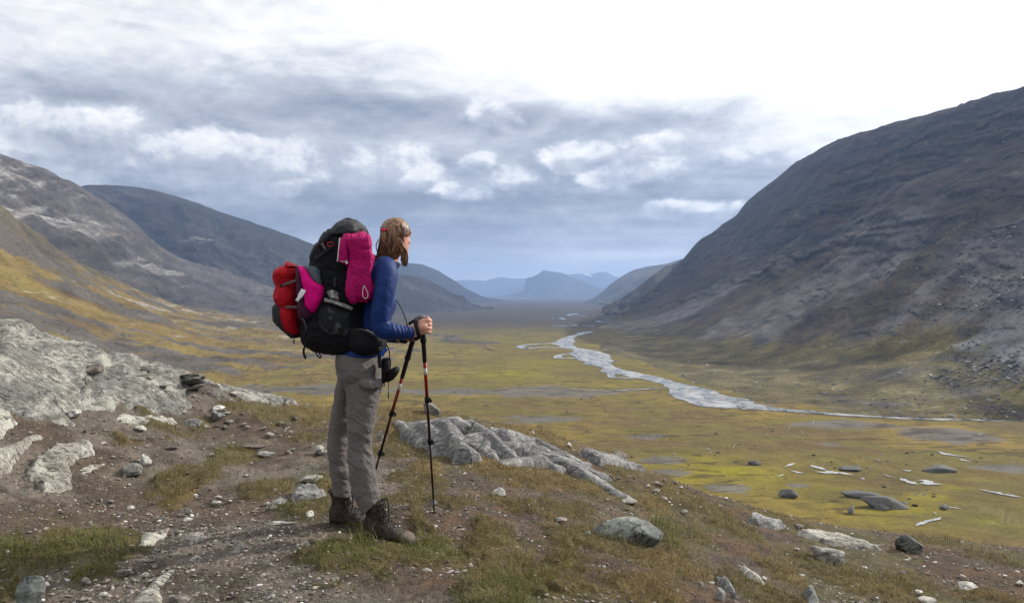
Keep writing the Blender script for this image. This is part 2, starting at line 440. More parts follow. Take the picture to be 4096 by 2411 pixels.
# ---- hillside on the left, yellow grass and scree (A)
def dispA(X, u, v):
    a, b = rot(X[:, 0], X[:, 1], math.radians(60))
    r = ridged(X[:, 0] / 60, (X[:, 1]) / 150, o=5, seed=3)
    fade = sstep(v, -0.1, 0.8)
    X = X.copy(); X[:, 2] += (r * 5 + 2.0 * ridged(X[:, 0] / 14, X[:, 1] / 26, o=4, seed=8)) * (0.35 + 0.65 * fade) * (1 - 0.75 * sstep(v, 2.2, 3.0)) + (ridged(X[:, 0] / 30, X[:, 1] / 30, o=3, seed=2) * 3 - 1) * (v < 0.9)
    return X
def colA(X, u, v):
    # streaks run down to the right
    sx = X[:, 0] / 70 + 0; sy = X[:, 1] / 120
    n1 = fbm(u * 3.2 + v * 0.6, v * 6 - u * 5.0, o=6, seed=11); n2 = fbm(X[:, 0] / 16, X[:, 1] / 30, o=5, seed=12)
    n3 = fbm(u * 9 + v * 2, v * 22 - u * 14, o=5, seed=14)
    c = np.tile(np.array((0.090, 0.079, 0.066)), (len(u), 1))
    g = sstep(n1 * 1.3 + n2 * .4 + n3 * .5 + 0.75 * np.exp(-((v - 0.75 - 1.0 * u) / 0.38) ** 2) + 0.8 * sstep(v, 1.75, 2.4) - 0.16, -0.05, 0.30)
    c = lerp_cols(c, GOLD * np.array((.80, .82, .95)), g * 0.85)
    c = lerp_cols(c, OLIVE * 0.8, sstep(n2, 0.0, 0.4) * 0.6 * g)
    top = sstep(0.42 - v, 0.0, 0.35); c = lerp_cols(c, OLIVE * 0.72, top * (0.6 + n3))
    p = sstep(ridged(u * 8 + v * 3, v * 18 - u * 12, o=4, seed=17), 0.55, 0.8) * sstep(n1, 0.05, 0.3) * (v < 1.6)
    c = lerp_cols(c, ROCKL, p * 0.7)
    c = lerp_cols(c, BROWNG * 0.9, sstep(n3, 0.1, 0.4) * 0.5)
    return np.clip(c * (1 + 0.45 * n2)[:, None], 0.01, 1)
hill_mat = detail_mat('hillside_grass_and_scree', 0.35, 0.05, (1, 0.6, 1.4), 1.6, 0.65, (0.5, 0.66, (0.27, 0.25, 0.23), 0.25))
sheet('hillside', [
    [(-700, 180, 560), (-300, 330, 620), (0, 512, 700), (60, 556, 730), (110, 592, 760), (200, 652, 850), (300, 697, 980), (430, 748, 1200), (560, 772, 1450), (750, 786, 1700), (1000, 796, 1950), (1300, 802, 2200)],
    [(-700, 400, 470), (-300, 560, 520), (0, 680, 590), (200, 740, 670), (300, 775, 730), (430, 805, 800), (560, 822, 880), (750, 835, 960), (1000, 840, 1000), (1300, 846, 1020)],
    [(-700, 650, 400), (-300, 760, 430), (0, 830, 480), (200, 868, 540), (300, 880, 560), (430, 890, 600), (560, 905, 620), (750, 915, 630), (1000, 918, 650), (1300, 924, 660)],
    [(-700, 850, 330), (-300, 940, 360), (0, 970, 385), (200, 990, 410), (300, 1000, 425), (430, 1010, 430), (560, 1010, 440), (750, 1010, 445), (1000, 1000, 460), (1300, 1000, 470)]],
    760, 420, dispA, colA, hill_mat, back=(160, 60, -60))

# ---- rocky spur (B)
def dispB(X, u, v):
    r = ridged(u * 9 - v * 3, v * 3.0 + u * 2, o=6, seed=31); f = fbm(X[:, 0] / 40, X[:, 2] / 22, X[:, 1] / 60, o=5, seed=33)
    X = X.copy(); X[:, 2] += r * 16 * (0.2 + 0.8 * sstep(v, 0, 0.5)) + f * 16 * (0.3 + 0.7 * sstep(v, 0, 0.4))
    X[:, 1] += 14 * f
    return X
def colB(X, u, v):
    n1 = fbm(u * 6, v * 3, o=5, seed=35); st = ridged(u * 26 - v * 9, v * 5 + u * 14, o=6, seed=36, gain=.65); n2 = fbm(X[:, 0] / 22, X[:, 2] / 14, o=6, seed=37, gain=.6)
    c = np.tile(np.array((0.078, 0.069, 0.062)), (len(u), 1))
    c = lerp_cols(c, (0.065, 0.055, 0.05), sstep(n1 + 0.5 * n2 + 0.6 * sstep(0.25 - v, 0, .3), 0.0, 0.45) * 0.85)
    pale = np.exp(-((u - 0.52) / 0.12) ** 2 - ((v - 0.85) / 0.38) ** 2) + 0.8 * np.exp(-((u - 0.40) / 0.10) ** 2 - ((v - 0.55) / 0.4) ** 2) + .6 * np.exp(-((u - 0.62) / 0.06) ** 2 - ((v - 1.3) / 0.3) ** 2)
    c = lerp_cols(c, (0.22, 0.212, 0.195), np.clip(sstep(pale * (0.75 + .8 * n1) + 0.75 * st + .5 * n2, 0.55, 1.25), 0, 1) * 0.85)
    c = lerp_cols(c, (0.19, 0.115, 0.065), sstep(n2 - st * 0.4, 0.15, 0.5) * 0.4)
    c = lerp_cols(c, DARKH * 0.9, sstep(v, 1.25, 1.8) * 0.8)
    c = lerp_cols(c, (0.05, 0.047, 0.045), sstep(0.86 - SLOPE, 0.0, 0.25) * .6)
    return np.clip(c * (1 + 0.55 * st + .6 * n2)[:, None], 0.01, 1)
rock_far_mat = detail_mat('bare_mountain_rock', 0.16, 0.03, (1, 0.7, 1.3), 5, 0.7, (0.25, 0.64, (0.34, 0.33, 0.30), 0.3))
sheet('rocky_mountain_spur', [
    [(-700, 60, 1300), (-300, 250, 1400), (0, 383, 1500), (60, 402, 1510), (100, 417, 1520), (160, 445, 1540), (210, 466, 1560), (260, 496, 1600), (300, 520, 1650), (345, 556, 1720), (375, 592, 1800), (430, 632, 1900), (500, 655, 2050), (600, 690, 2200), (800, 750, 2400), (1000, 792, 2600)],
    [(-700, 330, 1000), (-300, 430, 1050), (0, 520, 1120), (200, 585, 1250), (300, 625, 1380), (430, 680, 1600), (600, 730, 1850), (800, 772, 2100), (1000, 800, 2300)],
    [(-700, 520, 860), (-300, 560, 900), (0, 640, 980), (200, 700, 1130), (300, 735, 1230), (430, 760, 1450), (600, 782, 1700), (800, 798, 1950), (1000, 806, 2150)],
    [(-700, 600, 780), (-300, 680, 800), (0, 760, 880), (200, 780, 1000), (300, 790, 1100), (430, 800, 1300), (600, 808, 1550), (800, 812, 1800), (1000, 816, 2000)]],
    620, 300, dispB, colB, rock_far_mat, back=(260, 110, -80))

# ---- dark mountain behind it (C), continuing past the hiker
def dispC(X, u, v):
    r = ridged(u * 10 - v * 2, v * 2.5 + u * 4, o=6, seed=51)
    f = fbm(X[:, 0] / 60, X[:, 2] / 35, X[:, 1] / 90, o=5, seed=55, gain=.6); X = X.copy(); X[:, 2] += (r * 26 + f * 18) * (0.18 + 0.82 * sstep(v, 0, 0.6)) * (1 - 0.7 * sstep(v, 1.4, 2)); return X
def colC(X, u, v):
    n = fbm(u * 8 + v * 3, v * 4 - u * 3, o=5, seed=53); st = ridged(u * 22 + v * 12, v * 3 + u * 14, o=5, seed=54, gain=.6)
    c = np.tile(np.array((0.024, 0.024, 0.026)), (len(u), 1))  # cloud shade over this mountain is put into its dark base colour
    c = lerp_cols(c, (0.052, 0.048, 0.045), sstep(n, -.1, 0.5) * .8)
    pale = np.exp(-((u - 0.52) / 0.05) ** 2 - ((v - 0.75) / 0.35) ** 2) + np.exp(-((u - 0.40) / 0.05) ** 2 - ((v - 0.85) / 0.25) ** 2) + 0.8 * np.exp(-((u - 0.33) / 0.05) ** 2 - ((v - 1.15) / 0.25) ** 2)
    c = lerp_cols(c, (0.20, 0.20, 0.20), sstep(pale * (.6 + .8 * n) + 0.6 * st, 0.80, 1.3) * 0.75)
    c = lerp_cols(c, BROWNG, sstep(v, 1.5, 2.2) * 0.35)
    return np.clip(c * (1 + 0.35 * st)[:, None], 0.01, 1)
far_rock = detail_mat('mountain_heath_and_cloud_shade', 0.07, 0.012, (1, 0.7, 1.2), 10, 0.6)
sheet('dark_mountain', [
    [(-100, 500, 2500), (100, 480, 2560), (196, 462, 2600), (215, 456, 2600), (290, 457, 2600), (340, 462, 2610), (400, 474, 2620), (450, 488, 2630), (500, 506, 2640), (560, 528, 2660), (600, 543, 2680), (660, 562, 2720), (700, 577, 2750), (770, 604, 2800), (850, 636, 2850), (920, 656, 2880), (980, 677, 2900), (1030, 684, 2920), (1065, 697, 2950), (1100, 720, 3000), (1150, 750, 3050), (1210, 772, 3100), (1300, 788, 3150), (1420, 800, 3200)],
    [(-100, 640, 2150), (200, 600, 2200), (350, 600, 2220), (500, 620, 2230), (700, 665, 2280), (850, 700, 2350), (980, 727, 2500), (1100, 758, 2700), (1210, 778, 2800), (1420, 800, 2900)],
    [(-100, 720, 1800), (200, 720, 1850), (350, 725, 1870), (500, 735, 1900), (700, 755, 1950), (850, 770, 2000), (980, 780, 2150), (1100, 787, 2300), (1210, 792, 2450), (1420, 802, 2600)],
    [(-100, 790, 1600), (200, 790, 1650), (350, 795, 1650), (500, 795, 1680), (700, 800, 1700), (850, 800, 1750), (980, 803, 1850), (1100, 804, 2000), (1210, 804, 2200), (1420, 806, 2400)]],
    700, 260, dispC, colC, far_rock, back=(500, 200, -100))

# ---- ridge D beyond, the far range F and the hills G, H
def simple_disp(amp, su, seed, sv=2.5):
    def f(X, u, v):
        r = ridged(u * su, v * sv + u * 2, o=6, seed=seed); X = X.copy()
        X[:, 2] += r * amp * (0.15 + 0.85 * sstep(v, 0, 0.6)); return X
    return f
def simple_col(c1, c2, seed, snow=None):
    def f(X, u, v):
        n = fbm(u * 14 + v * 3, v * 4, o=5, seed=seed)
        c = lerp_cols(np.tile(np.array(c1), (len(u), 1)), c2, sstep(n, -0.2, 0.4))
        if snow:
            for (u0, v0, su, sv) in snow:
                c = lerp_cols(c, (0.8, 0.82, 0.85), sstep(np.exp(-((u - u0) / su) ** 2 - ((v - v0) / sv) ** 2) + 0.4 * n, 0.55, 0.7))
        return np.clip(c * (1 + .3 * n)[:, None], 0.01, 1)
    return f
vfar = detail_mat('far_heath', 0.02, 0.005, (1, 1, 1), 20, 0.4)
sheet('blue_ridge', [
    [(820, 690, 5200), (900, 662, 5200), (960, 650, 5200), (1000, 647, 5200), (1040, 650, 5200), (1080, 667, 5200), (1115, 688, 5200), (1150, 712, 5300), (1190, 733, 5400), (1240, 745, 5500), (1330, 750, 5600)],
    [(820, 735, 4700), (1000, 715, 4700), (1080, 727, 4700), (1150, 741, 4800), (1240, 750, 5000), (1330, 752, 5100)],
    [(820, 750, 4300), (1000, 750, 4300), (1080, 751, 4300), (1150, 752, 4400), (1240, 753, 4500), (1330, 755, 4600)]],
    260, 120, simple_disp(16, 7, 61), simple_col((0.016, 0.017, 0.020), (0.026, 0.026, 0.026), 62), vfar, back=(900, 300, 0))
sheet('table_peak', [
    [z for z in [(1160, 742, 10000), (1210, 734, 10000), (1245, 730, 10000), (1268, 722, 10000), (1290, 715, 10000)]] +
    [(1291, 700, 10000), (1294, 684, 10000), (1312, 680, 10000), (1326, 673, 10000), (1336, 664, 10000), (1344, 666, 10000), (1362, 668, 10000), (1386, 672, 10000), (1400, 680, 10000), (1420, 686, 10000), (1445, 697, 10000), (1462, 705, 10000), (1500, 716, 10000), (1560, 725, 10000)],
    [(1160, 745, 9400), (1245, 738, 9400), (1291, 728, 9400), (1340, 705, 9400), (1400, 712, 9400), (1460, 722, 9400), (1560, 734, 9400)],
    [(1160, 746, 8200), (1291, 745, 8200), (1340, 745, 8200), (1460, 745, 8200), (1560, 745, 8200)]],
    340, 110, simple_disp(18, 10, 71), simple_col((0.022, 0.022, 0.024), (0.04, 0.036, 0.032), 72), vfar, back=(1200, 300, 0))
sheet('far_range', [
    [(1050, 705, 14000), (1100, 697, 14000), (1125, 690, 14000), (1140, 688, 14000), (1170, 689, 14000), (1195, 691, 14000), (1210, 686, 14000), (1230, 681, 14000), (1245, 683, 14000), (1262, 686, 14000), (1300, 684, 14000), (1380, 676, 14000), (1430, 673, 14000), (1462, 673, 14000), (1470, 670, 14000), (1482, 668, 14000), (1495, 670, 14000), (1506, 677, 14000), (1540, 690, 14000), (1600, 700, 14000), (1750, 700, 14000)],
    [(1050, 722, 13000), (1300, 715, 13000), (1480, 705, 13000), (1750, 722, 13000)],
    [(1050, 738, 11800), (1300, 738, 11800), (1480, 738, 11800), (1750, 738, 11800)]],
    420, 110, simple_disp(22, 14, 81), simple_col((0.03, 0.03, 0.032), (0.05, 0.046, 0.042), 82, [(0.562, 0.18, 0.012, 0.10), (0.575, 0.32, 0.006, 0.09)]), vfar, back=(1500, 350, 0))
sheet('far_hill', [
    [(1430, 752, 4600), (1455, 742, 4600), (1478, 724, 4650), (1500, 703, 4700), (1516, 691, 4750), (1540, 675, 4800), (1562, 664, 4850), (1590, 657, 4900), (1640, 650, 4950), (1670, 641, 5000), (1760, 620, 5000), (1900, 600, 5000)],
    [(1430, 753, 4300), (1478, 740, 4300), (1540, 712, 4300), (1590, 700, 4300), (1670, 690, 4300), (1900, 660, 4300)],
    [(1430, 754, 3900), (1478, 749, 3900), (1540, 748, 3800), (1600, 748, 3700), (1700, 748, 3600), (1900, 748, 3500)]],
    300, 140, simple_disp(16, 8, 91), simple_col((0.045, 0.040, 0.034), (0.075, 0.062, 0.044), 92), vfar, back=(900, 300, 0))
sheet('dark_spur', [
    [(1480, 772, 2500), (1510, 752, 2550), (1535, 737, 2600), (1555, 724, 2640), (1580, 702, 2700), (1605, 684, 2750), (1630, 662, 2800), (1660, 650, 2820), (1700, 632, 2850), (1760, 590, 2900), (1900, 520, 2900)],
    [(1480, 776, 2350), (1535, 757, 2350), (1605, 728, 2350), (1700, 700, 2350), (1900, 650, 2350)],
    [(1480, 779, 2150), (1535, 776, 2150), (1605, 772, 2100), (1700, 772, 2050), (1900, 772, 2000)]],
    300, 160, simple_disp(18, 8, 101), simple_col((0.032, 0.030, 0.030), (0.06, 0.052, 0.038), 102), far_rock, back=(600, 300, 0))

# ---- the great mountain on the right (I)
def dispI(X, u, v):
    # spurs and gullies run down to the left
    a = u * 10 + v * 1.9
    g = ridged(a, v * 1.3, o=6, seed=111, gain=.48); f = ridged(X[:, 0] / 42, X[:, 2] / 26, X[:, 1] / 60, o=5, seed=113, gain=.6)
    m = (0.03 + 0.97 * sstep(v, 0, 0.5)) * (1 - 0.96 * sstep(v, 2.4, 3.6)) * (0.25 + 0.75 * sstep(u, 0.08, 0.32))
    crag = sstep(fbm(u * 6 + v, v * 3, o=4, seed=115), -0.1, 0.35)
    X = X.copy(); am = X[:, 1] / 900
    X[:, 2] += g * 18 * m * am + f * 10 * m * am * (0.4 + crag)
    st = X[:, 2] / 9.0 + 1.2 * fbm(X[:, 0] / 60, X[:, 1] / 60, o=4, seed=118)
    tr = (st % 1.0); tr = np.where(tr < .7, tr / .7, (1 - tr) / .3) - .5
    st2 = X[:, 2] / 27.0 + 0.9 * fbm(X[:, 0] / 120, X[:, 1] / 120, o=5, seed=119); tr2 = (st2 % 1.0); tr2 = np.where(tr2 < .75, tr2 / .75, (1 - tr2) / .25) - .5
    q = (tr * 3 + tr2 * 6) * m * (0.15 + crag) * am * sstep(v, 0.1, 0.55) + f * 9 * m
    X[:, 1] += q * .8; X[:, 0] += q
    return X
def colI(X, u, v):
    a = u * 10 + v * 1.9
    n = fbm(u * 7 + v, v * 3, o=6, seed=121); g = ridged(a * 2.2, v * 2.2, o=6, seed=122, gain=.6); n2 = fbm(X[:, 0] / 14, X[:, 2] / 8, X[:, 1] / 20, o=5, seed=124)
    sc = fbm(a * 1.3, v * 0.9, o=5, seed=126)
    c = np.tile(np.array((0.074, 0.057, 0.046)), (len(u), 1))
    c = lerp_cols(c, (0.11, 0.062, 0.042), sstep(n, 0.05, 0.5) * .7)                # rusty heath
    c = lerp_cols(c, (0.036, 0.034, 0.035), sstep(fbm(u * 8 + v * .5, v * 4, o=5, seed=127) + .3 * g, 0.2, 0.5) * .85)  # crags
    lower = sstep(v, 1.2, 2.2)
    c = lerp_cols(c, (0.135, 0.125, 0.120), sstep(sc + 0.3 * lower + 0.3 * u - 0.1, 0.12, 0.42) * sstep(v, 0.9, 1.8) * 0.9)   # scree fans
    gr = sstep(-sc + 0.35 * n - 0.25 * u + 0.1, -0.02, 0.3) * sstep(v, 1.2, 2.2)
    c = lerp_cols(c, (0.095, 0.077, 0.036), gr * 0.45)                             # grass tongues
    yl = sstep(n2 * .5 + sstep(v, 2.4, 3.2) - u * 0.55 + 0.5 * n, 0.35, 0.8) * sstep(v, 2.2, 2.9)
    c = lerp_cols(c, OLIVE * 0.85, yl * 0.8)
    tal = sstep(v, 2.1, 2.6) * sstep(u, 0.42, 0.6) * (1 - sstep(v, 3.3, 3.55)) * (1-sstep(u,.82,1.0))
    c = lerp_cols(c, (0.150, 0.147, 0.147), sstep(tal + .6 * n2 + .3 * n, 0.40, 0.85))
    c = lerp_cols(c, (0.17, 0.165, 0.16), sstep(g + .5 * n2, 0.75, 0.95) * 0.5)
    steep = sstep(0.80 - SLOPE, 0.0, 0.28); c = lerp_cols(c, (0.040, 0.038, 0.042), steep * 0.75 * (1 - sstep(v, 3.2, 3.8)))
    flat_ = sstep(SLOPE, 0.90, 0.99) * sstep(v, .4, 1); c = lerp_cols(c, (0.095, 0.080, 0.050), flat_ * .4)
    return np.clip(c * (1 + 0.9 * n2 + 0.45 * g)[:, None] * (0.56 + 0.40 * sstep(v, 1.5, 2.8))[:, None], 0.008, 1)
def S7(u, v, Y): a = s2p(z7(u, v)); return (a[0], a[1], Y)
def S6(u, v, Y): a = s2p(z6(u, v)); return (a[0], a[1], Y)
def S6f(u, v): a = z6(u, v); b = s2p(a); return (b[0], b[1] + 3, 61.3 * FS / (a[1] - 1168) * 1.0)
def S5f(u, v): a = z5(u, v); b = s2p(a); return (b[0], b[1] + 3, 61.3 * FS / (a[1] - 1168) * 1.0)
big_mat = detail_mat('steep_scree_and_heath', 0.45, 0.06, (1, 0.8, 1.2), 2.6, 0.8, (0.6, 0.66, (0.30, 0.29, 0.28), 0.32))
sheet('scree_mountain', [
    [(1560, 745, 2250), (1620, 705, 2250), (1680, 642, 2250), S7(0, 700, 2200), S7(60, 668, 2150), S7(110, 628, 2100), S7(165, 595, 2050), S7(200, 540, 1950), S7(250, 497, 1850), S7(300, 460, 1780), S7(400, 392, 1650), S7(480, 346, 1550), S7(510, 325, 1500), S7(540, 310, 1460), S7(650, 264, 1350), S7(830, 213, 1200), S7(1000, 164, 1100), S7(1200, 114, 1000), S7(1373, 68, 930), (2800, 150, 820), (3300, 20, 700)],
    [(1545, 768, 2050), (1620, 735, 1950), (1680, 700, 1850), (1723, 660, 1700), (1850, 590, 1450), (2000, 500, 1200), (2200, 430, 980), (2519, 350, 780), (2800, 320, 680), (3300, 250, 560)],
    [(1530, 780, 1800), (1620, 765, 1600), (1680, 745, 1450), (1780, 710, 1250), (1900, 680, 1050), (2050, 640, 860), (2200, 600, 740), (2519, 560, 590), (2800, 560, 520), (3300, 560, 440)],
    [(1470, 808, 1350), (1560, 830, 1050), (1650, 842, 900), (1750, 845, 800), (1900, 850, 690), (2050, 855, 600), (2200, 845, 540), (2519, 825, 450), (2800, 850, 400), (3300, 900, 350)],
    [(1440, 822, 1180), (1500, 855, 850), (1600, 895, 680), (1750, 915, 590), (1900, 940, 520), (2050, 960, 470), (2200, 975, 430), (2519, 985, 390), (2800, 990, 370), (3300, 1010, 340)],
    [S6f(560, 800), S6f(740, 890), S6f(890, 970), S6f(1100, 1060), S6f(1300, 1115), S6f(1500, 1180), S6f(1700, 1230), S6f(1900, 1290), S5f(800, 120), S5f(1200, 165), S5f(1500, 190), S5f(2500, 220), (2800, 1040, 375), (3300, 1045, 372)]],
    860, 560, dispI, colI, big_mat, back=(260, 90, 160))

# ---- river, streams and ponds
def ribbon_mesh(name, pts, widths, z_off=0.25, ny=3, seed=0, jag=0.35):
    pts = np.array(pts, float); n = max(24, len(pts) * 12)
    t = np.linspace(0, len(pts) - 1, n)
    x = np.interp(t, range(len(pts)), pts[:, 0]); y = np.interp(t, range(len(pts)), pts[:, 1]); wd = np.interp(t, range(len(pts)), widths)
    tx = np.gradient(x); ty = np.gradient(y); l = np.hypot(tx, ty) + 1e-9; nx, nyv = -ty / l, tx / l
    wl = wd * (1 + jag * fbm(t * 1.7, t * 0 + seed, o=3, seed=seed)); wr = wd * (1 + jag * fbm(t * 1.9, t * 0 + seed + 9, o=3, seed=seed + 4))
    rowsL = []
    for s in np.linspace(-1, 1, ny + 2):
        ww = np.where(s < 0, wl, wr) * abs(s) * np.sign(s)
        rowsL.append(np.stack([x + nx * ww, y + nyv * ww], 1))
    V = np.concatenate(rowsL); z = np.full(len(V), 0.0)
    z = floor_z(V[:, 0], V[:, 1]) + z_off
    return make_mesh(name, np.concatenate([V, z[:, None]], 1), grid_faces(ny + 2, n))
def water_b(t):
    p = t.pos(); q = t.map(p, (0.10, 0.03, 1)); n = t.noise(t.map(p, (0.11, 0.05, 1), rot=(0, 0, 0.7)), 1, 5, 0.65, 1.0)
    r = n.step(0.38, 0.66)
    c = t.mix(r, (0.05, 0.06, 0.065), t.scale((0.36, 0.36, 0.36), t.noise(p, 0.5, 5, 0.7) * 1.5 + 0.2))
    return {'Base Color': c, 'Roughness': r * 0.45 + 0.22, 'Specular IOR Level': 0.6, 'Normal': t.bump(t.noise(p, 0.8, 3, 0.6), 0.30, 0.20)}
river_mat = material('braided_river_water', water_b)
def still_b(t):
    p = t.pos(); return {'Base Color': (0.03, 0.04, 0.05), 'Roughness': 0.16, 'Specular IOR Level': 0.9, 'Normal': t.bump(t.noise(p, 1.2, 3, 0.5), 0.25, 0.05)}
pond_mat = material('still_water', still_b)
def glitter_b(t):
    p = t.pos(); n = t.noise(p, 2.2, 4, 0.7)
    return {'Base Color': t.mix(n.step(0.36, 0.62), (0.10, 0.11, 0.11), (0.58, 0.58, 0.57)), 'Roughness': 0.3, 'Specular IOR Level': 0.8}  # pale flecks paint the glitter of the water into its colour
glitter_mat = material('painted_glitter_water', glitter_b)
def W6(l): return [on_floor(z6(*p)) for p in l]
def W5(l): return [on_floor(z5(*p)) for p in l]
link('river', ribbon_mesh('river', W6([(730, 745), (650, 762), (590, 775), (545, 795), (520, 820), (500, 845), (560, 872), (650, 890), (700, 925), (760, 960), (770, 990), (860, 1030), (920, 1060), (1050, 1085), (1200, 1115), (1330, 1150), (1440, 1185), (1540, 1225), (1620, 1270), (1800, 1310), (2000, 1345)]) + W5([(500, 118), (800, 145), (1200, 178), (1600, 198), (2000, 211), (2300, 218), (2700, 226)]),
    np.array([4, 6, 7, 9, 14, 16, 9, 14, 22, 20, 14, 8, 15, 12, 11, 9, 12, 17, 26, 22, 14, 9, 6.5, 5, 4, 3.6, 3, 2]) * 0.8, seed=3), river_mat, kind='structure')
for (pl, wd) in [([(545, 830), (420, 835), (300, 842), (200, 850), (150, 865), (200, 878), (330, 868), (450, 872), (560, 874)], 5), ([(700, 905), (600, 915), (500, 925), (455, 940), (460, 955), (560, 955), (650, 960), (730, 985), (680, 1005)], 4),
                 ([(900, 1060), (870, 1085), (890, 1110), (960, 1110), (1060, 1118)], 3), ([(760, 962), (840, 962), (885, 975), (850, 990)], 3)]:
    link('river_braid', ribbon_mesh('river_braid', W6(pl), [wd] * len(pl), 0.32, seed=8), river_mat, kind='structure')
link('river_braid', ribbon_mesh('river_braid', W6([(560, 1200), (700, 1207), (850, 1215), (1000, 1205), (1150, 1198), (1320, 1190)]), [1.0, 1.2, 1.6, 1.4, 1.4, 1], 0.3, seed=5), river_mat, kind='structure')
for (pl, wd) in [([(430, 640), (455, 633), (510, 650)], 8), ([(540, 618), (570, 608), (618, 602)], 9), ([(590, 616), (640, 618), (685, 624)], 5), ([(640, 559), (675, 558), (708, 561)], 10), ([(430, 698), (470, 701), (520, 697), (560, 698), (612, 693)], 9), ([(650, 698), (700, 697), (742, 701)], 5), ([(436, 676), (495, 677)], 4), ([(548, 674), (575, 675)], 3), ([(762, 660), (800, 668), (876, 672)], 4), ([(838, 646), (860, 652)], 4), ([(680, 666), (692, 664)], 3), ([(620, 762), (660, 755), (728, 746)], 6)]:
    link('pond', ribbon_mesh('pond', W6(pl), [wd * .5] + [wd * 1.5] * (len(pl) - 2) + [wd * .5], 0.5, seed=12), pond_mat, kind='structure')
for (pl, wd) in [([(1080, 522), (1110, 535), (1160, 548), (1190, 560)], 1.3), ([(1115, 562), (1200, 568), (1290, 574), (1370, 583)], 1.4), ([(940, 551), (990, 560), (1040, 565)], .9), ([(905, 530), (950, 522), (975, 508)], 1.2), ([(862, 590), (885, 580), (905, 576)], .5), ([(865, 592), (885, 606)], .35),
                 ([(1570, 578), (1610, 590), (1660, 598)], .35), ([(1680, 604), (1720, 620), (1770, 635), (1820, 645)], 1.2), ([(1800, 622), (1860, 630), (1900, 640), (1970, 650)], 3.0), ([(1700, 556), (1735, 564), (1760, 560)], 1.0), ([(1795, 540), (1815, 552)], .9),
                 ([(1930, 425), (1990, 443), (2060, 454), (2150, 463)], 1.7), ([(2070, 480), (2110, 490), (2160, 500)], 2.0), ([(2280, 535), (2320, 550)], .8), ([(1980, 800), (2040, 803), (2110, 808)], .5), ([(2220, 690), (2270, 700), (2370, 728), (2440, 738), (2510, 745)], 1.3), ([(2390, 715), (2450, 730)], 1.5),
                 ([(1785, 940), (1820, 915), (1870, 900), (1930, 888), (1965, 873)], .85), ([(1905, 828), (1918, 845), (1935, 858)], .3), ([(2280, 918), (2320, 905)], .6), ([(2200, 830), (2225, 855)], .3),
                 ([(560, 405), (575, 385)], 1.6), ([(780, 320), (800, 305)], 1.3), ([(930, 285), (940, 268)], 1.5), ([(1015, 292), (1040, 315)], 1.4), ([(1095, 248), (1108, 225)], 1.8), ([(1290, 197), (1315, 208)], 1.3), ([(810, 340), (880, 350)], 1.0), ([(690, 358), (770, 352)], .5), ([(690, 450), (745, 440)], .5), ([(1530, 380), (1560, 390)], .6), ([(1750, 600), (1800, 607)], .7)]:
    link('stream', ribbon_mesh('stream', W5(pl), [wd * .05] + [wd * .8] * (len(pl) - 2) + [wd * .05], 0.22, seed=int(pl[0][0]), jag=1.1), glitter_mat, kind='structure')

# ---- haze
hb = bpy.data.meshes.new('haze'); bmh = bmesh.new(); bmesh.ops.create_cube(bmh, size=1.0); bmh.to_mesh(hb); bmh.free()
hm = bpy.data.materials.new('valley_air'); hm.use_nodes = True; hm.node_tree.nodes.clear()
hv = hm.node_tree.nodes.new('ShaderNodeVolumePrincipled'); ho = hm.node_tree.nodes.new('ShaderNodeOutputMaterial')
hm.node_tree.links.new(hv.outputs[0], ho.inputs['Volume'])
hv.inputs['Color'].default_value = (0.42, 0.61, 1.0, 1); hv.inputs['Density'].default_value = HAZE; hv.inputs['Anisotropy'].default_value = 0.3
haze = link('haze', hb, hm, kind='stuff'); haze.scale = (26000, 18000, 620); haze.location = (0, 8200, 500 - 310)
# ------------------------------------------------------------------ the knoll we stand on
# (px, py, z): points of the knoll's surface, traced; depth follows from the height
KP = [(900, 1483, 0.0), (900, 1310, 0.0), (900, 1180, 0.0), (850, 1080, 0.02), (800, 1000, 0.08),
      (0, 1483, 0.03), (-500, 1483, 0.1), (400, 1483, 0.0), (0, 1300, 0.08), (300, 1300, 0.02), (600, 1250, 0.0), (0, 1180, 0.16), (-400, 1200, 0.35), (0, 1090, 0.30), (0, 1000, 0.47), (200, 1100, 0.18),
      (0, 900, 0.72), (-400, 900, 0.9), (0, 815, 0.90), (-300, 740, 1.2), (120, 845, 0.78), (250, 888, 0.64), (380, 918, 0.53), (500, 950, 0.40), (600, 975, 0.28), (735, 1005, 0.12), (300, 1000, 0.36), (300, 1060, 0.22), (500, 1060, 0.12), (650, 1100, 0.04),
      (1060, 1012, 0.06), (1000, 1060, 0.02), (1200, 1040, -0.08), (1100, 1150, -0.02), (1330, 1070, -0.18), (1460, 1110, -0.28), (1590, 1170, -0.40), (1530, 1225, -0.32), (1300, 1200, -0.12), (1550, 1330, -0.25), (1270, 1340, -0.11), (1070, 1260, -0.03),
      (1260, 1483, -0.06), (1600, 1483, -0.2), (1700, 1225, -0.47), (1850, 1282, -0.62), (1850, 1380, -0.45), (2150, 1325, -0.82), (2240, 1375, -0.76), (2519, 1352, -1.05), (2519, 1483, -0.66), (2000, 1483, -0.42), (3000, 1483, -0.95), (3000, 1360, -1.4), (2150, 1400, -0.66)]
pts = []
for px, py, z in KP:
    Y = (CZ - z) * 1968 / (py - 718); pts.append(((px - 1260) / 1968 * Y, Y, z))
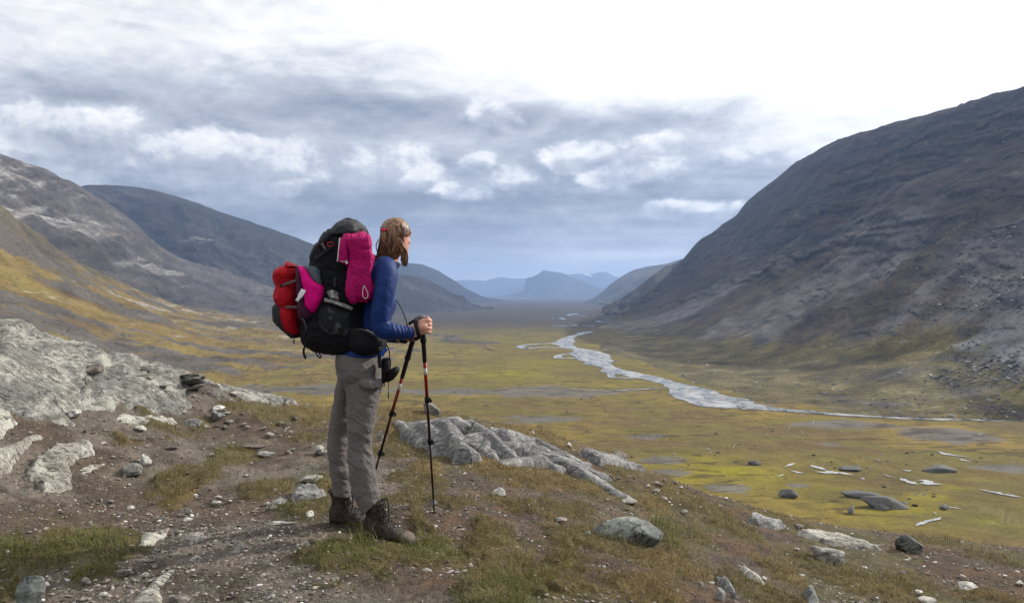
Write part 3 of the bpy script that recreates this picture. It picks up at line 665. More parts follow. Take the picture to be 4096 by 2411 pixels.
pts += [(0, 0.5, -0.05), (-3, 0.5, 0.15), (3, 0.5, -0.35), (0, -6, -0.1), (-6, -6, 0.5), (6, -6, -0.8), (-8, 2, 0.9), (8, 2, -1.4),
        (-7, 6, 1.2), (-6, 9.2, 0.25), (-4, 9.0, 0.12), (-3, 9.4, -0.12), (-1.8, 9.8, -0.35), (-0.2, 9.8, -0.5), (1.2, 9.6, -0.9), (2.6, 9.0, -1.2), (4.4, 8.8, -1.55), (6.5, 9, -2.1), (8, 7, -2.1),
        (-9, 9, 0.6), (-9, 12, -0.4), (-5, 12, -1.0), (0, 12, -2.0), (4, 12, -2.9), (9, 12, -3.8), (-9, 16, -2.8), (0, 16, -3.9), (9, 16, -4.8)]
pts = np.array(pts)
def tps(P_):
    n = len(P_); d2 = ((P_[:, None, :2] - P_[None, :, :2]) ** 2).sum(2) + 1e-9
    K = 0.5 * d2 * np.log(d2) + np.eye(n) * 0.02
    A = np.zeros((n + 3, n + 3)); A[:n, :n] = K; A[:n, n] = 1; A[:n, n + 1:] = P_[:, :2]; A[n, :n] = 1; A[n + 1:, :n] = P_[:, :2].T
    return np.linalg.solve(A, np.concatenate([P_[:, 2], [0, 0, 0]]))
Wt = tps(pts)
def Hb(x, y):
    """broad height of the ground"""
    x = np.atleast_1d(np.asarray(x, float)); y = np.atleast_1d(np.asarray(y, float))
    xc = np.clip(x, -9, 9); yc = np.clip(y, -6, 16)
    z = Wt[-3] + Wt[-2] * xc + Wt[-1] * yc
    for (a, b, _), wgt in zip(pts, Wt):
        d2 = (xc - a) ** 2 + (yc - b) ** 2 + 1e-9; z = z + wgt * 0.5 * d2 * np.log(d2)
    far = 1.3 - 0.338 * np.maximum(y, 3) - 0.4 + 0.35 * fbm(x / 9, y / 9, o=4, seed=201) * sstep(y, 12, 25)
    k = sstep(y, 10.5, 16)
    z = z * (1 - k) + far * k
    return np.maximum(z, FLOOR - 0.6)
def hit(s):
    """where the line of sight through photo pixel s meets the knoll"""
    Y = np.arange(2.2, 15, 0.01); k = (1168 - s[1]) / FS; X = (s[0] - 2048) / FS * Y
    below = (CZ + k * Y) < Hb(X, Y)
    i = int(np.argmax(below)) if below.any() else len(Y) - 1
    if i == 0: i = 1
    return np.array([X[i], Y[i]])

# rows spaced for the distance, columns fan out
yr = np.concatenate([np.linspace(-12, 2.4, 26)[:-1], CZ * 800 / np.linspace(CZ * 800 / 2.4, 62, 560), np.geomspace(17.3, 235, 90)])
t_ = np.linspace(-1, 1, 980); g_ = 0.74 * t_ + 0.9 * t_ ** 7
wrow = np.sqrt(yr ** 2 + 1.2)
gx = (g_[None, :] * wrow[:, None]).ravel(); gy = np.repeat(yr, len(t_))
gx = gx + 0  # plain copy

# where grass grows: tussock patches traced from the photograph (photo px centre, half width, half height px, kind)
GRASS = [  # kind: 0 green, 1 golden, 2 mixed, 3 red heath
    (z3(90, 1240), 190, 70, 0), (z3(430, 1210), 170, 80, 0), (z3(60, 1330), 120, 40, 0), (z3(560, 1290), 110, 60, 0), (z3(260, 1170), 60, 30, 2), (z3(0, 1440), 60, 40, 2),
    (z3(735, 515), 55, 20, 0), (z3(1030, 560), 48, 22, 0), (z3(1010, 595), 45, 12, 2), (z3(860, 615), 110, 34, 2), (z3(590, 640), 60, 26, 1), (z3(1200, 735), 110, 42, 0), (z3(1110, 820), 60, 40, 0), (z3(1000, 850), 120, 44, 2), (z3(880, 890), 90, 44, 2), (z3(940, 950), 50, 30, 1),
    (z3(1330, 510), 130, 26, 0), (z3(1580, 505), 120, 28, 1), (z3(1450, 520), 130, 24, 2), (z3(1370, 900), 130, 32, 2), (z3(1590, 640), 90, 20, 2), (z3(1660, 850), 60, 60, 0), (z3(1600, 1000), 120, 40, 0), (z3(1660, 900), 50, 34, 1), (z3(1540, 1270), 60, 50, 2),
    (z4(130, 1170), 200, 80, 0), (z4(320, 1120), 120, 60, 0), (z4(700, 1160), 110, 60, 0), (z4(60, 1290), 60, 40, 0), (z4(280, 1330), 60, 30, 0), (z4(760, 1050), 80, 40, 2), (z4(660, 940), 60, 30, 2), (z4(1130, 1020), 90, 56, 2), (z4(1060, 1170), 80, 36, 2), (z4(1150, 960), 60, 36, 2),
    (z4(1640, 1050), 110, 60, 2), (z4(1700, 1120), 60, 40, 2), (z4(1950, 1090), 130, 50, 2), (z4(1680, 850), 140, 44, 2), (z4(1800, 860), 40, 40, 0), (z4(1320, 800), 110, 26, 2), (z4(900, 790), 120, 26, 2), (z4(560, 770), 110, 30, 2), (z4(1730, 1220), 90, 50, 2), (z4(1350, 1290), 170, 50, 2), (z4(1380, 1390), 110, 36, 0), (z4(1120, 1440), 130, 40, 0), (z4(1650, 1370), 120, 30, 0), (z4(2330, 1230), 90, 60, 1), (z4(2200, 1430), 150, 50, 1), (z4(1800, 1420), 120, 30, 1),
    (z4(1300, 600), 200, 30, 1), (z4(1600, 640), 200, 30, 1), (z4(1090, 520), 100, 34, 1), (z4(700, 560), 90, 30, 1), (z4(620, 640), 110, 36, 2), (z4(500, 440), 120, 34, 2), (z4(850, 480), 100, 26, 2), (z4(620, 170), 110, 34, 1), (z4(430, 160), 60, 34, 1), (z4(480, 290), 70, 50, 1), (z4(1040, 200), 90, 22, 1), (z4(1450, 330), 180, 26, 1), (z4(1800, 400), 90, 30, 1), (z4(1230, 240), 60, 18, 1), (z4(60, 160), 60, 60, 1), (z4(20, 650), 30, 60, 0),
    (z4(2000, 560), 90, 26, 2), (z4(1850, 680), 120, 22, 0), (z5(30, 790), 60, 40, 1), (z5(340, 780), 160, 36, 2), (z5(200, 700), 120, 24, 2), (z5(120, 1020), 60, 60, 0), (z5(280, 1010), 110, 30, 0), (z5(560, 940), 120, 40, 2), (z5(150, 1230), 160, 50, 1), (z5(1170, 1200), 90, 50, 2), (z5(870, 1260), 80, 50, 1), (z5(620, 1320), 80, 50, 2), (z5(780, 1400), 120, 50, 2), (z5(1400, 1300), 160, 34, 2), (z5(1250, 1230), 100, 30, 2), (z5(1750, 1310), 120, 30, 2), (z5(2250, 1400), 100, 30, 1), (z5(1500, 930), 70, 16, 2), (z5(900, 880), 120, 20, 2), (z5(2350, 1160), 120, 26, 2), (z5(1900, 1050), 120, 22, 2), (z5(1560, 1390), 120, 30, 1),
]
GW = []
for s, hw, hh, kind in GRASS:
    p = hit(s); q = hit((s[0], s[1] + hh)); dyw = max(0.06, abs(p[1] - q[1]) * 1.1)
    GW.append((p[0], p[1], hw * p[1] / FS, dyw, kind))
def grass_mask(x, y):
    """strength of grass and its kinds at a place"""
    nx = x + 0.17 * fbm(x / 0.20, y / 0.20, o=4, seed=220, gain=.6); ny = y + 0.22 * fbm(x / 0.20, y / 0.20, o=4, seed=223, gain=.6)
    m = np.zeros_like(x); k = np.zeros((4, len(x)))
    for (a, b, sx, sy, kind) in GW:
        g = np.exp(-((nx - a) / sx) ** 2 - ((ny - b) / sy) ** 2)
        m = np.maximum(m, g); k[kind] = np.maximum(k[kind], g)
    return m, k

gm, gk = grass_mask(gx, gy)
def H(x, y, m=None):
    """the ground with its small relief"""
    x = np.atleast_1d(np.asarray(x, float)); y = np.atleast_1d(np.asarray(y, float))
    if m is None: m = grass_mask(x, y)[0]
    near = 1 - sstep(y, 14, 30)
    z = Hb(x, y) + 0.035 * fbm(x / 0.7, y / 0.7, o=3, seed=231) * near + 0.016 * fbm(x / 0.15, y / 0.15, o=4, seed=235) * near
    z = z + 0.028 * sstep(m, 0.25, 0.9) * near
    return z
gz = H(gx, gy, gm) + 0.009 * fbm(gx / 0.035, gy / 0.035, o=3, seed=238) * (1 - sstep(gy, 8, 14))
# colour of the soil
n1 = fbm(gx / 0.8, gy / 0.8, o=5, seed=241); n2 = fbm(gx / 0.12, gy / 0.12, o=5, seed=243); n3 = fbm(gx / 0.03, gy / 0.03, o=3, seed=245)
SOIL = np.array((0.098, 0.079, 0.062)); SOILR = np.array((0.080, 0.055, 0.042)); TURF = np.array((0.095, 0.078, 0.032)); GREY = np.array((0.150, 0.131, 0.112)); HEATH = np.array((0.11, 0.066, 0.036))
gc = lerp_cols(np.tile(SOIL, (len(gx), 1)), SOILR, sstep(n1 + .4 * n2 + 0.25 * sstep(gx, -0.3, 0.6), 0.0, 0.35) * (0.35 + 0.5 * sstep(gx, -1.0, 0.0)))
left = 1 - sstep(gx, -0.9, -0.2)
gc = lerp_cols(gc, GREY, sstep(-n1 + 0.5 * n2 + 0.20 * left, 0.05, 0.45) * 0.75 * (0.35 + 0.65 * left))
gc = lerp_cols(gc, HEATH, sstep(n2 + n1 * .5 + 0.2 * sstep(gx, 0, 1), 0.1, 0.5) * 0.6 * (1 - 0.6 * left))
moss = sstep(fbm(gx / 0.5, gy / 0.5, o=5, seed=248) + 0.25 * sstep(gx, -.4, .4) * (1 - sstep(gy, 6, 9)), 0.12, 0.42)
gc = lerp_cols(gc, (0.088, 0.080, 0.034), moss * 0.7 * (1 - .7 * left))
gc = lerp_cols(gc, TURF, sstep(gm, 0.2, 0.6) * 0.85)
gc = lerp_cols(gc, (0.14, 0.10, 0.042), sstep(gk[1], 0.2, 0.7) * 0.7)
gc = lerp_cols(gc, OLIVE * 0.9, sstep(gy, 14, 26))
gc = gc * (1 + 0.45 * n2 + 0.30 * n3)[:, None]

def soil_b(t):
    p = t.pos(); c = t.attr('tint')
    a = t.noise(p, 55, 6, 0.7); b = t.noise(p, 260, 4, 0.7); v = t.voro(p, 95); v2 = t.voro(p, 240, out='Color')
    c = t.scale(c, ((a - 0.5) * 2.3 + (b - 0.5) * 2.0 + 1.0).mx(0.2))
    grit = t.noise(p, 170, 2, 0.5).step(0.64, 0.69)
    c = t.mix(grit * 0.55, c, (0.30, 0.27, 0.235))
    dark = t.noise(p, 90, 3, 0.6).step(0.40, 0.30)
    c = t.mix(dark * 0.6, c, (0.028, 0.017, 0.012))
    h = a * 0.8 + b * 0.5 + v * 0.5
    return {'Base Color': c, 'Roughness': 0.95, 'Specular IOR Level': 0.12, 'Normal': t.bump(h, 1.0, 0.012)}
soil_mat = material('trodden_peaty_soil', soil_b)
link('ground', make_mesh('ground', np.stack([gx, gy, gz], 1), grid_faces(len(yr), len(t_)), cols={'tint': np.clip(gc, 0.005, 1)}), soil_mat, kind='structure')

# ------------------------------------------------------------------ rock materials
def rock_b(base, dark, pale, lich, strike, sc=1.0, lichen=0.3, contrast=1.0, stre=6.0, fol=None):
    def b(t):
        p = t.coord('Object') if False else t.pos()
        q = t.map(p, (1, stre, stre * 0.7), rot=(0.25, 0, strike))
        w1 = t.noise(q, 3.0 * sc, 7, 0.66, 0.8); w2 = t.noise(p, 16 * sc, 6, 0.7); w3 = t.noise(p, 75 * sc, 4, 0.7); w4 = t.noise(p, 2.2 * sc, 4, 0.6)
        c = t.mix(w1.step(0.36, 0.62), dark, base)
        c = t.mix((w4 * 0.55 + w2 * 0.45).step(0.47, 0.60), c, pale)
        c = t.mix(t.noise(q, 11 * sc, 5, 0.7, 0.5).step(0.43, 0.35) * 0.75, c, tuple(x * 0.35 for x in dark))
        c = t.scale(c, ((w3 - 0.5) * 1.3 * contrast + (w2 - 0.5) * 0.9 + 1.0).mx(0.25))
        lm = (t.noise(p, 26 * sc, 4, 0.6) * 0.6 + w4 * 0.4).step(0.55, 0.60)
        c = t.mix(lm * lichen, c, lich)
        bl = t.noise(p, 38 * sc, 3, 0.6).step(0.62, 0.66)
        c = t.mix(bl * 0.55, c, (0.035, 0.034, 0.032))
        ck = ((t.noise(t.map(p, (1, stre * .6, stre * 0.5), rot=(0.2, 0, strike)), 1.6 * sc, 6, 0.6, 0.6) - 0.5).abs().step(0.016, 0.002)) * t.noise(p, 5 * sc, 3, .5).step(.42, .58)
        c = t.mix(ck * 0.8, c, (0.03, 0.026, 0.022))
        h = w1 * 1.2 + w2 * 0.6 + w3 * 0.25 - ck * 0.8
        return {'Base Color': c, 'Roughness': 0.82, 'Specular IOR Level': 0.25, 'Normal': t.bump(h, 0.85, 0.03 / sc)}
    return b
pale_rock = material('pale_weathered_schist', rock_b((0.215, 0.212, 0.188), (0.105, 0.10, 0.088), (0.37, 0.355, 0.315), (0.25, 0.285, 0.195), -0.5, 1.3, 0.35, 1.4))
grey_rock = material('grey_banded_gneiss', rock_b((0.225, 0.22, 0.215), (0.085, 0.085, 0.088), (0.33, 0.325, 0.31), (0.26, 0.28, 0.22), -0.9, 1.6, 0.12, 0.8, 9))
boulder_mat = material('lichened_green_grey_stone', rock_b((0.155, 0.165, 0.15), (0.075, 0.08, 0.08), (0.21, 0.22, 0.19), (0.33, 0.36, 0.30), 0.3, 2.4, 0.5, 0.8, 1.6))
dark_rock = material('dark_stone', rock_b((0.125, 0.125, 0.115), (0.05, 0.05, 0.048), (0.19, 0.185, 0.165), (0.20, 0.20, 0.17), 0.3, 2.5, 0.25, 0.8, 2))
cream_rock = material('cream_weathered_schist', rock_b((0.33, 0.31, 0.265), (0.14, 0.125, 0.105), (0.46, 0.44, 0.385), (0.30, 0.32, 0.23), -0.5, 1.6, 0.25, 1.4))
white_rock = material('white_quartz_stone', rock_b((0.56, 0.54, 0.49), (0.28, 0.26, 0.22), (0.72, 0.70, 0.65), (0.40, 0.38, 0.30), 0.3, 3.0, 0.2, 0.6, 2))
stone_pale = material('pale_flat_stone', rock_b((0.33, 0.31, 0.27), (0.15, 0.135, 0.115), (0.50, 0.475, 0.42), (0.30, 0.31, 0.23), 0.3, 3.0, 0.25, 0.8, 3))
stone_brown = material('brown_grey_stone', rock_b((0.175, 0.15, 0.125), (0.075, 0.062, 0.052), (0.26, 0.235, 0.205), (0.25, 0.25, 0.19), 0.3, 3.0, 0.2, 0.8, 3))

# ------------------------------------------------------------------ bedrock showing through the soil
def inside_dist(x, y, poly):
    """signed distance to a polygon, positive inside"""
    n = len(poly); dmin = np.full(x.shape, 1e9); ins = np.zeros(x.shape, bool)
    for i in range(n):
        ax, ay = poly[i]; bx, by = poly[(i + 1) % n]
        ex, ey = bx - ax, by - ay; wx, wy = x - ax, y - ay
        t = np.clip((wx * ex + wy * ey) / (ex * ex + ey * ey + 1e-12), 0, 1)
        dmin = np.minimum(dmin, np.hypot(wx - t * ex, wy - t * ey))
        c = ((ay > y) != (by > y)) & (x < (bx - ax) * (y - ay) / (by - ay + 1e-12) + ax)
        ins ^= c
    return np.where(ins, dmin, -dmin)
def tagit(o, label, cat, group=None):
    o['label'] = label; o['category'] = cat
    if group: o['group'] = group
    return o
def rock_patch(name, poly_s, h, mat, back=(), edge=0.10, strike=-0.6, strata=0.02, step=0.014, rough=0.02, seed=0, dome=0.0, world=None, parent=None, tilt=(0, 0), sfreq=0.10):
    poly = np.array([hit(s) for s in poly_s]) if world is None else np.array(world)
    for i_ in back: poly[i_, 1] += 0.9
    x0, y0 = poly.min(0) - 0.10; x1, y1 = poly.max(0) + 0.10
    # finer towards the eye
    ny = int(min(420, max(24, (y1 - y0) / step))); nx = int(min(520, max(24, (x1 - x0) / step)))
    xs = np.linspace(x0, x1, nx); ys = np.linspace(y0, y1, ny)
    X, Y = np.meshgrid(xs, ys); X = X.ravel(); Y = Y.ravel()
    wx = X + 0.05 * fbm(X / 0.18, Y / 0.18, o=5, seed=seed + 1, gain=.6) * min(1, (x1 - x0)); wy = Y + 0.07 * fbm(X / 0.18, Y / 0.18, o=5, seed=seed + 2, gain=.6) * min(1, (y1 - y0))
    d = inside_dist(wx, wy, poly)
    g = Hb(X, Y)
    ca, sa = math.cos(strike), math.sin(strike)
    u = X * ca + Y * sa; v = -X * sa + Y * ca
    # saw-tooth ledges: gentle back, broken front
    ph = v / sfreq + 0.9 * fbm(u / 0.8, v / 0.3, o=4, seed=seed + 4) + 0.12 * fbm(u / .25, v / .08, o=3, seed=seed + 5)
    saw = (ph % 1.0); saw = np.where(saw < 0.78, saw / 0.78, (1 - saw) / 0.22)
    sel = sstep(fbm(u / 0.7, v / 0.4, o=3, seed=seed + 7), -0.25, 0.15)
    r = ridged(u / 0.5, v / 0.11, o=5, seed=seed + 8, gain=.55)
    top = h * sstep(d, 0.0, edge) + dome * sstep(d, 0.0, 0.9)
    und = fbm(X / 0.6, Y / 0.5, o=3, seed=seed + 21)
    z = g - 0.06 + (0.06 + top + (strata * 1.3 * (saw - 0.3) * sel + strata * 0.45 * r + rough * 1.1 * und + rough * 0.35 * fbm(X / 0.05, Y / 0.05, o=4, seed=seed + 9, gain=.6)) * sstep(d, -0.01, 0.05)) * sstep(d, -0.03, 0.02)
    z = z + tilt[0] * (X - poly[:, 0].mean()) * sstep(d, 0, .05) + tilt[1] * (Y - poly[:, 1].mean()) * sstep(d, 0, .05)
    # deep cracks
    cr = np.abs(fbm(u / 0.35, v / 0.16, o=3, seed=seed + 12)); z = z - 0.03 * (1 - sstep(cr, 0.0, 0.035)) * sstep(d, 0.02, 0.06) * min(1, h * 12)
    F = grid_faces(ny, nx)
    keep = (d[F] > -0.09).any(1)
    F = F[keep]; used = np.unique(F); re = np.full(len(X), -1); re[used] = np.arange(len(used))
    me = make_mesh(name, np.stack([X, Y, z], 1)[used], re[F])
    o = link(name, me, mat, parent)
    return o

O = rock_patch('rock_outcrop', [z3(-420, -60), z3(-150, 50), z3(0, 108), z3(130, 128), z3(260, 188), z3(390, 232), z3(450, 262), z3(510, 250), z3(640, 285), z3(700, 310), z3(780, 305), z3(870, 320), z3(950, 335), z3(1035, 362), z3(1000, 410), z3(940, 440), z3(985, 470), z3(905, 525), z3(780, 520), z3(600, 515), z3(440, 500), z3(330, 540), z3(110, 545), z3(0, 470), z3(-450, 420)],
    0.06, pale_rock, back=range(0, 14), edge=0.22, strike=-1.0, strata=0.050, step=0.0145, rough=0.020, seed=300, dome=0.04, sfreq=0.30)
tagit(O, 'large pale grey whaleback of bare cracked rock rising to the left edge', 'rock outcrop')
def SL(poly, label, h=0.035, mat=None, seed=0, **k):
    o = rock_patch('rock_slab', poly, h, mat or cream_rock, seed=seed, **{**dict(edge=0.05, strata=0.014, step=0.009, rough=0.016, strike=-0.5), **k})
    return tagit(o, label, 'rock slab', 'rock slabs flush with the soil')
SL([z3(-300, 470), z3(0, 495), z3(60, 540), z3(92, 570), z3(90, 600), z3(0, 650), z3(-300, 640)], 'pale rock slab at the left frame edge just under the big whaleback', 0.05, seed=320)
SL([z3(560, 555), z3(600, 520), z3(700, 530), z3(830, 545), z3(910, 560), z3(905, 592), z3(760, 582), z3(600, 572)], 'long flat grey slab directly below the small green tuft on the outcrop', 0.03, seed=330)
SL([z3(240, 555), z3(330, 535), z3(400, 580), z3(380, 592), z3(290, 575)], 'small wedge of pale slab in the reddish soil below the whaleback', 0.03, seed=340)
SL([z3(-200, 700), z3(0, 690), z3(150, 625), z3(250, 650), z3(150, 700), z3(75, 780), z3(0, 862), z3(-200, 880)], 'pale slab with a ragged edge running off the left frame edge', 0.04, seed=350)
SL([z3(120, 850), z3(160, 770), z3(260, 695), z3(400, 665), z3(480, 690), z3(490, 740), z3(420, 765), z3(380, 800), z3(370, 870), z3(372, 925), z3(210, 932), z3(185, 885)], 'biggest pale crumbly slab set in the brown soil at lower left', 0.045, seed=360, strata=0.022)
SL([z3(385, 803), z3(450, 785), z3(575, 765), z3(560, 785), z3(470, 832), z3(400, 862)], 'narrow tongue of pale slab pointing right from the biggest crumbly slab', 0.03, seed=370)
SL([z3(640, 1500), z3(650, 1470), z3(740, 1405), z3(860, 1310), z3(935, 1310), z3(905, 1365), z3(850, 1400), z3(855, 1500)], 'pale slab climbing out of the bottom frame edge left of the hiker', 0.02, seed=380)
SL([z3(690, 1215), z3(720, 1140), z3(830, 1112), z3(895, 1085), z3(840, 1150), z3(760, 1190)], 'jagged pale streak of rock at the right end of the dark green grass', 0.02, seed=390)
SL([z3(930, 1145), z3(1060, 1118), z3(1067, 1150), z3(1030, 1205), z3(960, 1190)], 'flat grey rock plate with a square shape in the hiker\'s shadow', 0.028, seed=400, strata=.006)
SL([z3(1150, 1225), z3(1230, 1170), z3(1277, 1205), z3(1240, 1265), z3(1180, 1255)], 'lumpy pale rock knob left of the boots inside the shadow', 0.045, seed=410)
SL([z3(1470, 965), z3(1500, 915), z3(1600, 905), z3(1690, 950), z3(1640, 978), z3(1500, 985)], 'grey rounded slab half buried just left of the rear boot', 0.05, grey_rock, seed=420)
SL([z3(1360, 975), z3(1440, 950), z3(1500, 965), z3(1430, 985)], 'thin grey slab ending left of the rounded slab by the boot', 0.02, grey_rock, seed=430)
SL([z5(965, 990), z5(1090, 990), z5(1250, 1012), z5(1450, 1065), z5(1600, 1115), z5(1400, 1108), z5(1250, 1092), z5(1100, 1045)], 'long pale rock strip slanting down the slope left of the dark block', 0.05, seed=440)
SL([z5(640, 890), z5(700, 880), z5(780, 895), z5(920, 935), z5(850, 945), z5(720, 920)], 'low grey slab under the bright white stone at the knoll edge', 0.04, grey_rock, seed=450)
SL([z5(1020, 1390), z5(1070, 1355), z5(1140, 1400), z5(1150, 1470), z5(1050, 1470)], 'grey green rock lump cut by the bottom frame edge on the right', 0.07, boulder_mat, seed=460)
SL([z5(2010, 945), z5(2060, 915), z5(2150, 925), z5(2190, 965), z5(2180, 985), z5(2080, 975)], 'dark layered ledge in front of the green bog, leftmost of three', 0.10, dark_rock, seed=470, world=None)
SL([z5(2190, 940), z5(2330, 935), z5(2450, 970), z5(2440, 1005), z5(2300, 985), z5(2200, 960)], 'dark layered ledge in front of the green bog, middle of three', 0.09, dark_rock, seed=480)
SL([z5(2360, 930), z5(2520, 925), z5(2700, 950), z5(2700, 1040), z5(2470, 1020), z5(2430, 980)], 'dark layered ledge cut by the right frame edge', 0.14, dark_rock, seed=490)
SL([z5(590, 1235), z5(640, 1230), z5(700, 1270), z5(790, 1330), z5(720, 1335), z5(640, 1290)], 'white streaked slab sticking out of green heath, lower right', 0.05, white_rock, seed=500)
SL([z5(430, 1310), z5(470, 1275), z5(520, 1310), z5(560, 1360), z5(630, 1440), z5(560, 1440), z5(500, 1370)], 'grey folded slab below the white streaked slab', 0.05, grey_rock, seed=505)
SL([z3(1000, 410), z3(1060, 405), z3(1150, 440), z3(1240, 465), z3(1180, 470), z3(1060, 430)], 'thin dark edged shale ledge at the end of the whaleback', 0.035, stone_brown, seed=510)
SL([z3(1380, 412), z3(1430, 430), z3(1520, 470), z3(1530, 482), z3(1440, 478), z3(1400, 445)], 'pale ridge of rock at the lip of the knoll behind the grass', 0.05, pale_rock, seed=515)
SL([z3(930, 555), z3(990, 540), z3(1060, 570), z3(1040, 600), z3(960, 585)], 'grey rock half hidden by the dark green tuft', 0.04, grey_rock, seed=520)
SL([z4(1515, 560), z4(1560, 548), z4(1680, 580), z4(1690, 610), z4(1600, 605)], 'small grey whaleback below the banded outcrop', 0.05, grey_rock, seed=525, strike=-0.9)
SL([z4(1740, 455), z4(1800, 450), z4(1960, 485), z4(2180, 560), z4(2210, 580), z4(2080, 560), z4(1900, 540), z4(1800, 490)], 'flat grey slab at the right end of the banded outcrop', 0.05, grey_rock, seed=530, strike=-0.5)

SL([z3(1000, 352), z3(1080, 368), z3(1240, 412), z3(1400, 416), z3(1520, 470), z3(1400, 468), z3(1250, 452), z3(1100, 405)], 'low broken ridge of rock along the skyline between whaleback and backpack', 0.03, pale_rock, seed=516, back=(0, 1, 2, 3), strata=.03)
# the banded outcrop in the middle: overlapping smooth ribs
root = bpy.data.objects.new('rock_outcrop', None); COL.objects.link(root)
tagit(root, 'grey outcrop of smooth slanting ribs right of the trekking poles', 'rock outcrop')
RIBS = [  # ridge line upper end -> lower end (z4 px), half width (z4 px), height m
    ([(585, 262), (620, 300), (670, 360), (720, 395)], 34, 0.12), ([(680, 235), (760, 300), (820, 370), (860, 405)], 60, 0.19), ([(800, 215), (880, 300), (950, 390), (985, 430)], 72, 0.23),
    ([(900, 205), (980, 250), (1030, 300), (1060, 330)], 62, 0.23), ([(1000, 225), (1090, 280), (1180, 350), (1230, 400)], 52, 0.22), ([(1060, 350), (1110, 400), (1160, 460), (1190, 492)], 52, 0.10), ([(1130, 310), (1210, 380), (1290, 450), (1370, 505)], 46, 0.16),
    ([(1240, 285), (1330, 315), (1430, 360), (1500, 395)], 48, 0.20), ([(1230, 330), (1340, 390), (1420, 440)], 36, 0.14), ([(1370, 370), (1480, 400), (1590, 450), (1690, 500)], 52, 0.14), ([(1460, 350), (1600, 420), (1720, 480), (1800, 520)], 44, 0.13),
    ([(1620, 470), (1740, 520), (1850, 570), (1920, 600)], 46, 0.11), ([(1730, 540), (1850, 610), (1960, 680), (2055, 735)], 44, 0.09), ([(1010, 345), (1040, 380)], 30, 0.06), ([(1490, 470), (1540, 490), (1580, 500)], 40, 0.09), ([(1150, 275), (1200, 290)], 36, 0.17)]
def hit_up(s, h):
    Y = np.arange(4.0, 13, 0.01); k = (1168 - s[1]) / FS; X = (s[0] - 2048) / FS * Y
    below = (CZ + k * Y) < Hb(X, Y) + h; i = max(1, int(np.argmax(below)) if below.any() else len(Y) - 1); return np.array([X[i], Y[i]])
def pieces(f):
    """the connected patches of faces"""
    own = {}
    for i_, q in enumerate(f.tolist()):
        for a in q: own.setdefault(a, []).append(i_)
    seen = np.zeros(len(f), bool); out = []
    for i_ in range(len(f)):
        if seen[i_]: continue
        st_ = [i_]; seen[i_] = True; cc = []
        while st_:
            j = st_.pop(); cc.append(j)
            for a in f[j].tolist():
                for k in own[a]:
                    if not seen[k]: seen[k] = True; st_.append(k)
        if len(cc) > 3: out.append(f[np.array(cc)])
    return out
RL = []
for (ln, hw, hh) in RIBS:
    n_ = len(ln); hp = [hh * (1.0 - 0.75 * (k / (n_ - 1)) ** 1.5) for k in range(n_)]
    P2 = np.array([hit_up(z4(u, v), hp[k]) for k, (u, v) in enumerate(ln)])
    up_dir = P2[0] - P2[1]; up_dir /= np.linalg.norm(up_dir) + 1e-9
    P2 = np.concatenate([[P2[0] + up_dir * 0.45], P2]); hp = [hp[0] * .55] + hp
    RL.append((P2, np.array(hp), max(0.07, hw * .5807 * P2[:, 1].mean() / FS * 1.25)))
allp = np.concatenate([r_[0] for r_ in RL]); bx0, by0 = allp.min(0) - .2; bx1, by1 = allp.max(0) + .3
nxr, nyr = int((bx1 - bx0) / .0085), int((by1 - by0) / .011)
RX, RY = np.meshgrid(np.linspace(bx0, bx1, nxr), np.linspace(by0, by1, nyr)); RX = RX.ravel(); RY = RY.ravel()
wob = 0.035 * fbm(RX / .25, RY / .25, o=3, seed=541); wox = RX + wob; woy = RY + 0.05 * fbm(RX / .3, RY / .3, o=3, seed=542)
G0 = Hb(RX, RY); best = np.full(len(RX), -0.09); who = np.full(len(RX), -1)
for i, (P2, hp, wd_) in enumerate(RL):
    dm = np.full(len(RX), 1e9); hv_ = np.zeros(len(RX)); sd_ = np.zeros(len(RX)); al = np.zeros(len(RX)); acc = 0
    for k in range(len(P2) - 1):
        a, b = P2[k], P2[k + 1]; e = b - a; L2 = e @ e + 1e-9; t = np.clip(((wox - a[0]) * e[0] + (woy - a[1]) * e[1]) / L2, 0, 1)
        qx, qy = wox - a[0] - t * e[0], woy - a[1] - t * e[1]; d = np.hypot(qx, qy); c = d < dm
        dm = np.where(c, d, dm); hv_ = np.where(c, hp[k] + (hp[k + 1] - hp[k]) * t, hv_); sd_ = np.where(c, np.sign(e[0] * qy - e[1] * qx), sd_); al = np.where(c, acc + t * math.sqrt(L2), al); acc += math.sqrt(L2)
    wv = wd_ * np.where(sd_ > 0, 1.25, 0.85); q = dm / wv
    hgt = hv_ * (1 - 0.55 * np.minimum(q, 1) ** 2) - np.maximum(q - 0.8, 0) ** 1.3 * 0.26
    hgt = hgt + 0.010 * ridged(al / .7 + i * 7, sd_ * dm / .045, o=4, seed=545 + i) + 0.008 * fbm(al / .15, sd_ * dm / .06 + i, o=4, seed=580)
    c = hgt > best; best = np.where(c, hgt, best); who = np.where(c, i, who)
RZ = G0 + best + 0.006 * fbm(RX / .05, RY / .05, o=4, seed=547, gain=.6)
FQ = grid_faces(nyr, nxr); on = best > -0.05
for i in range(len(RIBS)):
    f_ = FQ[(who[FQ[:, 0]] == i) & on[FQ].any(1)]
    if len(f_) < 20: continue
    for f2 in pieces(f_):
        used = np.unique(f2); re_ = np.full(len(RX), -1); re_[used] = np.arange(len(used))
        link('rib', make_mesh('rib', np.stack([RX, RY, RZ], 1)[used], re_[f2]), grey_rock, root)

